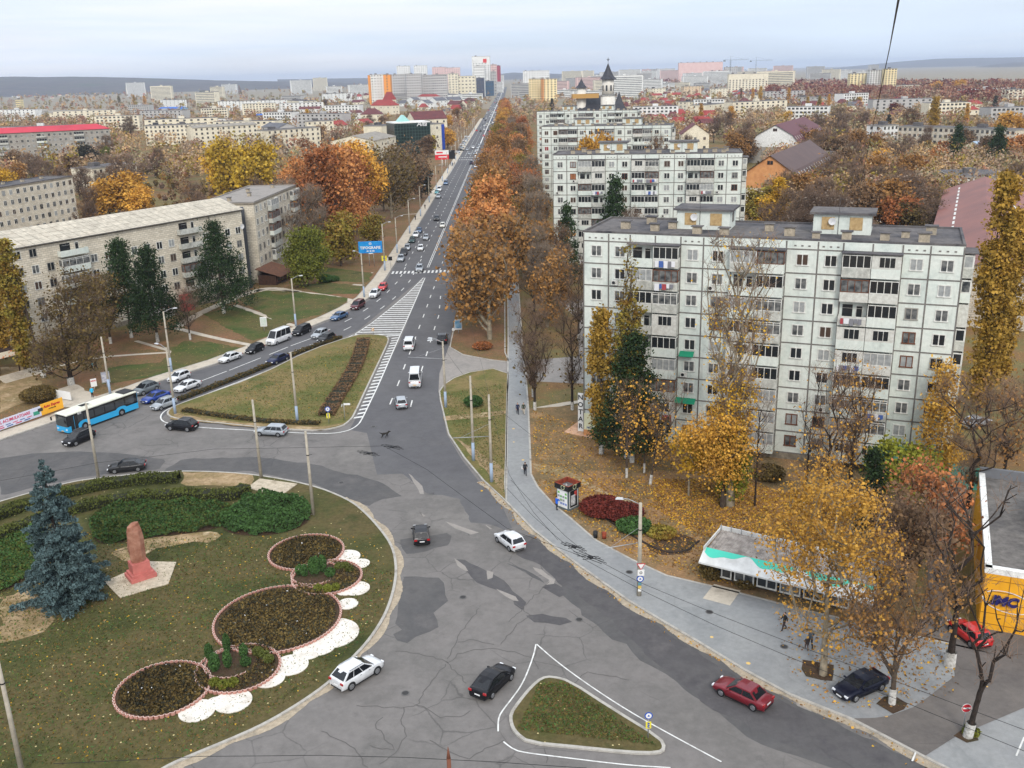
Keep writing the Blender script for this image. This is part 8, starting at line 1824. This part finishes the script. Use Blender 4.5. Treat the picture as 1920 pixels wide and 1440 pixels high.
# kiosk
c=Vector((5.95,99.1,0)); t=thing('kiosk','small grey advertising kiosk with a flared dark sign box and rusty open top','kiosk',(c.x,c.y,.1),math.atan2(97.5-98.9,5.9-4.55)+.0)
kd=mat('kiosk_grey',G(92,102,106),.5); b=MB(); b.box((0,0,1.25),(1.75,1.75,2.5),0); b.build('cabin',kd,t)
b=MB(); b.box((0,-.885,1.35),(1.5,.03,2.1),0); 
r_=random.Random(2)
for i in range(4):
    for j in range(4):
        if r_.random()<.75: b.box((-.54+i*.36,-.905,.75+j*.42),(.28,.02,.24),r_.choice([1,2,3,1]))
b.build('notice_window',[sw,mat('notice_grey',(.25,.26,.28),.5),mat('notice_green',(.15,.4,.1),.5),mat('notice_blue',(.2,.25,.5),.5)],t)
b=MB(); b.box((.885,0,1.35),(.03,1.35,2.15),0); b.box((.905,0,1.35),(.02,1.2,2.0),1); b.box((.92,-.1,1.2),(.02,.7,1.2),2); b.box((.915,.3,1.9),(.02,.4,.6),3); b.build('poster',[sw,M_wire,mat('poster_grey',(.25,.25,.25),.5,c2=(.6,.6,.6),sc=3),mat('poster_red',(.4,.05,.04),.5)],t)
b=MB()
for (x,y,sx_,sy2) in ((0,-1.0,2.1,.08),(0,1.0,2.1,.08),(-1.0,0,.08,1.94),(1.0,0,.08,1.94)): b.box((x,y,2.78),(sx_,sy2,.62),0); b.box((x*.955,y*.955,2.78),(sx_*.93 if sx_>1 else .02,sy2*.93 if sy2>1 else .02,.60),1); b.box((x,y,3.1),(sx_+.02,sy2+.02,.03),1)
b.box((0,0,2.52),(1.9,1.9,.05),2); b.build('sign_box',[M_blk,mat('rust_red',G(150,70,46),.9,c2=G(110,50,36),sc=3),M_roofb],t)
for mx_ in (Matrix.Translation((.2,-1.05,2.8)),Matrix.Translation((1.05,.0,2.8))@Matrix.Rotation(math.pi/2,4,'Z')):
    b=MB(); n=16
    for k in range(n):
        a0,a1=2*math.pi*k/n,2*math.pi*(k+1)/n; b.face([(math.cos(a0)*.22,0,math.sin(a0)*.22),(math.cos(a1)*.22,0,math.sin(a1)*.22),(math.cos(a1)*.28,0,math.sin(a1)*.28),(math.cos(a0)*.28,0,math.sin(a0)*.28)])
    b.box((.30,0,.22),(.2,.01,.06)); b.build('ring_logo',mat('logo_lime',(.55,.6,.35),.5),t,mx=mx_)
b=MB()
for k in range(6): b.box((random.Random(k).uniform(-.6,.6),random.Random(k+9).uniform(-.6,.6),2.6),(.4,.25,.1),0,rz=k)
b.build('rubble',mat('rubble_pale',(.4,.4,.38),.9),t)
p=at(1120,1010); t=thing('litter_bin','two small dark bins beside the pavement edge','bin',(p.x-.2,p.y,.1)); b=MB(); b.tube((0,0,0),(0,0,.75),.22,.26,n=10); b.build('drum',M_blk,t); t=thing('litter_bin','rusty bin right of the dark one by the pavement edge','bin',(p.x+.7,p.y-.2,.1)); b=MB(); b.tube((0,0,0),(0,0,.7),.22,.26,n=10); b.build('drum',MATS['rust_red'],t)
# market pavilion
A=(17.9,81.8);B=(31.0,73.7)
t,Lg=building('market_pavilion','low pavilion with a grey corrugated roof, white fascia and wavy teal stripe','pavilion',A,B); Dp=4.6
b=MB(); b.box((Lg/2,Dp/2+.6,1.4),(Lg-.6,Dp-1.2,2.8)); b.build('wall',mat('pavilion_dark_wall',(.05,.05,.05),.8,c2=(.10,.09,.08),sc=.8),t)
b=MB(); n=int(Lg/.32)
for i in range(n):
    x=i*Lg/n; w_=Lg/n
    b.face([(x,.5,3.25),(x+w_/2,.5,3.33),(x+w_/2,Dp,3.58),(x,Dp,3.50)]); b.face([(x+w_/2,.5,3.33),(x+w_,.5,3.25),(x+w_,Dp,3.50),(x+w_/2,Dp,3.58)])
b.build('roof',mat('corrugated_asbestos',G(166,158,150),.9,c2=G(120,112,106),sc=1.2),t)
b=MB(); b.face([(-.2,-1.,2.6),(Lg+.2,-1.,2.6),(Lg+.2,.45,3.5),(-.2,.45,3.5)]); b.face([(-.2,-.98,2.55),(-.2,.45,3.45),(Lg+.2,.45,3.45),(Lg+.2,-.98,2.55)]); b.box((Lg/2,-1.,2.53),(Lg+.4,.05,.16)); b.build('fascia',mat('fascia_white',(.66,.66,.64),.6,c2=(.5,.5,.48),sc=.9),t)
b=MB(); n=48
for i in range(n):
    f_=lambda q: (q*Lg/n, .0-.32*math.sin(q/n*math.pi*6)-.15*math.sin(q/n*math.pi*13))
    x0,y0=f_(i);x1,y1=f_(i+1); zz=lambda y: 2.6+(y+1.)/1.45*.9+.012
    b.face([(x0,y0,zz(y0)),(x1,y1,zz(y1)),(x1,.47,3.52),(x0,.47,3.52)])
b.build('teal_stripe',mat('stripe_teal',G(72,190,166),.6),t)
b=MB(); b.box((Lg/2,Dp+.05,3.72),(Lg+.3,.12,.45)); b.box((-.1,Dp/2,3.6),(.1,Dp,.35))
for i in range(16): b.box((i*Lg/15,Dp-.08,3.85),(.06,.06,.7),1)
b.build('parapet',[MATS['fascia_white'],M_met],t)
for i in range(6):
    g=MB(); x=1.6+i*(Lg-2.4)/6; g.box((x,.55,1.5),(1.9,.1,1.7),0); g.box((x-.45,.48,1.55),(.75,.05,1.4),1); g.box((x+.45,.48,1.55),(.75,.05,1.4),1); g.build('shop_window',[M_frame,PANES[1] if i%2 else PANES[0]],t)
b=MB(); b.box((2.4,-1.6,.12),(2.6,3.0,.06)); tag(b.build('door_slab',M_conc,t)) 
# yellow shop
u=Vector((.406,.914,0)); v=Vector((.914,-.406,0)); c0=Vector((39.9,72.6,0)); A=c0; B=c0+v*22
t,Lg=building('supermarket','yellow supermarket with a white parapet, grey roof and dark blue lettering','shop',A,B); Dp=22; yl=mat('facade_yellow',G(236,172,40),.55,c2=G(222,158,34),sc=.5); add_grid(yl,1.9,1.05,.7) if 0 else None
b=MB(); b.box((Lg/2,Dp/2,2.75),(Lg,Dp,5.5)); b.build('wall',yl,t)
b=MB(); 
for (cx_,cy_,sx_,sy2) in ((Lg/2,.25,Lg+.1,.55),(.25,Dp/2,.55,Dp),(Lg-.25,Dp/2,.55,Dp)): b.box((cx_,cy_,5.75),(sx_,sy2,.55),0)
b.box((Lg/2,Dp-.2,6.0),(Lg,.4,1.1),1); b.build('parapet',[M_whit,mat('parapet_grey',G(110,112,116),.8)],t)
b=MB(); b.box((Lg/2,Dp/2,5.52),(Lg-1.0,Dp-.8,.06)); b.build('roof',ground_mat('shop_roof',[G(92,88,86),G(110,106,102),G(80,78,78)],sc=.2,bump=.1,sc2=1.5),t)
b=MB()
for k in range(12): b.box((k*1.95+.05,-.012,2.9),(.05,.03,5.0))
for k in range(5): b.box((Lg/2,-.012,.7+k*1.05),(Lg,.028,.05))
b.build('panel_joints',mat('joint_brown',G(150,104,30),.7),t)
nb=mat('letter_navy',(.02,.02,.12),.4); text('IMC',1.15,nb,t,wallmx((1.7,-.16,3.1),(1,0,0)),.05,ext=.10,shear=.25); text('Market',.68,nb,t,wallmx((5.2,-.14,2.75),(1,0,0)),.025,ext=.08)
b=MB(); n=22; 
for k in range(n):
    a0,a1=(2*math.pi*k/n,2*math.pi*(k+1)/n)
    if 8<k<11: continue
    e_=lambda a_,s_: (2.0+math.cos(a_)*2.0*s_,-.08,3.05+math.sin(a_)*1.0*s_+math.cos(a_)*-.25); b.face([e_(a0,1),e_(a0,.93),e_(a1,.93),e_(a1,1)])
b.build('logo_ring',sw,t)
b=MB(); b.box((0,0,.9),(5,4.2,1.8),0); b.box((0,0,1.95),(5.6,4.8,.35),1); b.box((0,-2.7,1.55),(4,.9,.1),2); b.box((-.7,-2.14,.9),(.9,.06,.9),3); b.build('roof_hut',[mat('hut_brown',(.08,.04,.03),.8),mat('hut_lime',G(190,206,130),.8,c2=G(110,128,70),sc=4,lo=.5,hi=.55),mat('hut_blue',(.03,.14,.6),.5),sw],t,loc=(7.2,12.2,5.55))
b=MB(); b.tube((0,0,0),(0,0,.9),.2,n=10); b.tube((0,0,.9),(0,0,1.5),.42,n=12); b.build('roof_vent',M_met,t,loc=(4.2,4.2,5.55))
# canopy over the stalls along the shop's side and crates
p=at(1770,985); t=thing('rubbish_container','dark rubbish container standing in the alley beside the shop','container',(p.x,p.y,.1),.4); b=MB(); b.box((0,0,.6),(2,1.1,1.1),0,tap=1.1); b.box((0,0,1.2),(2.25,1.25,.08)); b.build('bin',mat('container_dark',(.04,.045,.045),.6),t)
carpx('sedan','silver',(1829,800),(1815,803),(1842,796),'silver car parked behind the right end of the panel block',z=.1)
for i,(x,y) in enumerate([(1180,1075),(868,1120),(760,1300),(1470,1215),(640,905),(1086,1162),(700,800),(1330,1150)]):
    p=at(x,y); b=MB(); z_=.026 if not (x in (1180,1470,1330)) else .14; b.tube((0,0,0),(0,0,.012),.36,n=16); b.tube((0,0,.0),(0,0,.014),.27,n=16,m=1); tag(b.build('manhole_cover',[mat('cover_rim',(.12,.115,.11),.7),mat('cover_iron',(.035,.033,.032),.6)],loc=(p.x,p.y,z_)),'%s from the left of the round iron manhole covers'%['sixth','third','second','eighth','first' if 0 else 'first','fifth','fourth' if 0 else 'fourth','seventh'][i] if 0 else 'round iron manhole cover, %s from the left'%['sixth','fourth','third','eighth','first','fifth','second','seventh'][i],'manhole cover','manhole covers in road and pavement')
# tree pits
for pl,lb in [(((1505,1240),(1565,1250),(1560,1284),(1502,1268)),1),(((1643,1322),(1668,1302),(1710,1328),(1672,1342)),2),(((1787,1383),(1812,1366),(1842,1386),(1820,1400)),3),(((1640,1205),(1665,1208),(1658,1226),(1636,1222)),4)]:
    sheet('tree_pit',PX(*pl),.155,M_soil,.03)
# overhead wires
def wire(label,pts,r_=.016,sag=.4):
    b=MB(); pts=[Vector(p) for p in pts]
    for i in range(len(pts)-1):
        q=[pts[i].lerp(pts[i+1],k/6)-Vector((0,0,sag*4*(k/6)*(1-k/6)*min(1,(pts[i+1]-pts[i]).length/30))) for k in range(7)]
        for k in range(6): b.tube(q[k],q[k+1],r_,n=4,caps=False)
    return tag(b.build('overhead_wire',M_wire),label,'wire')
for i,(pl,lb) in enumerate([(((958,900),(1010,955),(1060,1005),(1105,1042),(1200,1092),(1340,1150),(1500,1212),(1700,1285),(1930,1372)),'upper trolleybus wire over the pavement'),(((950,915),(1000,968),(1050,1012),(1098,1050),(1200,1105),(1340,1172),(1500,1240),(1700,1318),(1930,1412)),'lower trolleybus wire over the pavement'),
    (((1046,1012),(1000,960),(955,890),(930,800),(905,690),(880,600)),'trolleybus wire climbing beside the verge poles'),(((-20,905),(180,868),(400,842),(620,838),(720,836),(800,880),(950,990),(1105,1048)),'trolleybus wire sweeping over the junction'),(((100,1432),(380,1418),(600,1416),(760,1420),(920,1428),(1100,1440)),'thin wire crossing the bottom of the view')]):
    wire(lb,[at(x,y,5.8) for x,y in pl],.018,.05)
wire('cable running down from the upper right to the mast on the panel block',[Vector(ray(1692,-40)*12)+Vector((0,0,H)),Vector(ray(1668,90)*40)+Vector((0,0,H)),Vector(ray(1612,352)*(112/ray(1612,352)[1]))+Vector((0,0,H))],.024,.0)
wire('wires from the side-street pole to the verge poles',[at(828,640+20,0)*0+Vector((at(836,765).x,at(836,765).y,9.6)),Vector((at(888,865).x,at(888,865).y,10.6)),Vector((at(922,905).x,at(922,905).y,10.4)),Vector((at(1198,1118).x,at(1198,1118).y,9))],.016,.5)
def frog(label,px_,rz,k=1.):
    p=at(*px_,5.8); t=thing('wire_switch',label,'wire switch',(p.x,p.y,5.8),rz); b=MB()
    for (a0,b0,a1,b1) in ((-1.6,-.3,1.6,-.3),(-1.4,.3,1.4,.3),(-1.0,-.5,.6,.6),(-.2,-.7,.9,.5),(-1.8,0,1.9,.05)): b.tube((a0*k,b0*k,0),(a1*k,b1*k,.05),.03,n=5)
    b.box((.1,0,.05),(.5,.25,.12)); b.build('switch_frame',M_wire,t)
frog('trolleybus wire switch at the end of the long pole arm',(1105,1045),-.75); frog('trolleybus wire switch left of the pole-arm one',(1075,1025),-.75,.8); frog('wire crossing hanging over the junction, left one',(690,850),-.6,.9); frog('wire crossing hanging over the junction near the dog',(735,838),-.6,.9)
# rusty rod on the parapet below the camera
q=Vector(ray(840,1400)*4.2)+Vector((0,0,H)); b=MB(); b.tube(q-Vector((0,0,2.5)),q-Vector((0,0,.06)),.010,n=6); b.tube(q-Vector((0,0,.06)),q,.010,.001,n=6); tag(b.build('rusty_rod',mat('rod_rust',(.16,.06,.035),.8)),'rusty pointed rod poking up at the bottom edge of the view','rod')
# lamp rows up the avenue
for i in range(16):
    y=300+i*38; x=road_c(y)-10.2; t,_,_=pole('%s lamp pole from the crossing in the row on the left kerb'%['nearest','second','third','fourth','fifth','sixth','seventh','eighth','ninth','tenth','eleventh','twelfth','thirteenth','fourteenth','fifteenth','farthest'][i],None,10.5,lamp=[0],pos=Vector((x,y,0)),group='lamp poles up the left kerb of the avenue',bands=False)
for i in range(12):
    y=640+i*55; x=road_c(y)+10.3; t,_,_=pole('%s lamp pole from the far crossroads in the row on the right kerb'%['nearest','second','third','fourth','fifth','sixth','seventh','eighth','ninth','tenth','eleventh','farthest'][i],None,10.5,lamp=[180],pos=Vector((x,y,0)),group='lamp poles up the right kerb of the avenue',bands=False)
for i,(x,y,tx,ty) in enumerate([(865,262,866,226),(871,256,871,228),(858,268,860,238),(886,246,887,222),(889,243,889,220)]): pole('%s from the left, thin white mast at the far crossroads'%ordn[i],(x,y),top=(tx,ty),group='white masts at the far crossroads',blue=0,bands=False,name='mast',cat='mast',r0=.16)
# ================================================================== LABELS FOR THE REPEATS
LMK=[(95,240,'crimson-roofed block'),(60,330,'insulated block at the left edge'),(210,430,'long slab-roofed block'),(520,420,'end-on limestone block'),(770,255,'glass office'),(715,190,'red-roofed villa'),(775,165,'unfinished towers'),(712,165,'orange-banded tower'),(902,145,'highest white tower'),(1018,170,'cream tower with brown hut'),
 (1140,150,'church belfry'),(1095,180,'small church tower'),(1220,340,'second panel block'),(1130,260,'third panel block'),(1100,215,'farthest panel block'),(1450,620,'nearest panel block'),(1480,310,'orange-gabled hall'),(1400,240,'maroon gambrel hall'),(1840,400,'red-brown hall'),(1640,155,'cream tower cluster'),(1400,155,'long cream slab'),(1315,130,'rosy long block'),
 (320,205,'blue warehouse'),(1300,250,'cream gabled house'),(1780,250,'limestone block behind the firs'),(430,310,'yellow trees'),(830,295,'red billboard'),(695,462,'blue billboard'),(800,515,'pedestrian crossing'),(1845,330,'flat cluttered roof'),(1920,185,'terraced hotel'),(70,185,'yellow-white block'),(360,225,'long low white block'),(540,200,'white blank-ended block'),(1240,165,'small cream block'),(480,200,'green-based white block'),(1720,170,'low pale skyline block'),(870,275,'angled parked cars'),(1345,190,'pale flat-roofed blocks')]
ORD=['','second','third','fourth','fifth','sixth','seventh','eighth','ninth','tenth','eleventh','twelfth','thirteenth','fourteenth','fifteenth','sixteenth','seventeenth','eighteenth','nineteenth','twentieth']+['%dth'%i for i in range(21,120)]
def autolabel(items,lm=None):
    d={}
    for o,desc,x,y in items:
        best=min(lm or LMK,key=lambda k: math.hypot(k[0]-x,(k[1]-y)*1.6)); dx,dy=x-best[0],(y-best[1])*1.6
        rel=('right of' if dx>0 else 'left of') if abs(dx)>abs(dy) else ('in front of' if dy>0 else 'behind')
        d.setdefault((desc,rel,best[2]),[]).append((math.hypot(dx,dy),o.name,o))
    for (desc,rel,nm),L_ in d.items():
        L_.sort(key=lambda k:k[:2])
        for i,(_,_,o) in enumerate(L_): o['label']=('%s closest ' % ORD[i] if i else ('closest ' if len(L_)>1 else ''))+'%s %s the %s'%(desc,rel,nm)
row=[q for q in TREES if q[0].get('group','').startswith('plane trees lining') or q[0].get('group','').startswith('trees between the avenue')]
rest=[q for q in TREES if q not in row]
for g,ph in (('plane trees lining','in the row right of the avenue'),('trees between the avenue','in the row before the panel blocks')):
    L_=sorted([q for q in row if q[0]['group'].startswith(g)],key=lambda q:q[0].location.y)
    for i,(o,desc,x,y) in enumerate(L_): o['label']=('nearest ' if i==0 else ORD[i]+' nearest ')+'tree, '+desc+', '+ph
autolabel(rest); autolabel(HS); autolabel(FBK)
d={}
for o,desc,wh,y in FARC: d.setdefault((desc,wh),[]).append((-y,o.name,o))
for (desc,wh),L_ in d.items():
    L_.sort(key=lambda k:k[:2])
    for i,(_,_,o) in enumerate(L_): o['label']=('nearest ' if i==0 else ORD[i]+' nearest ')+desc+' '+wh; o['group']='distant cars on the avenue'
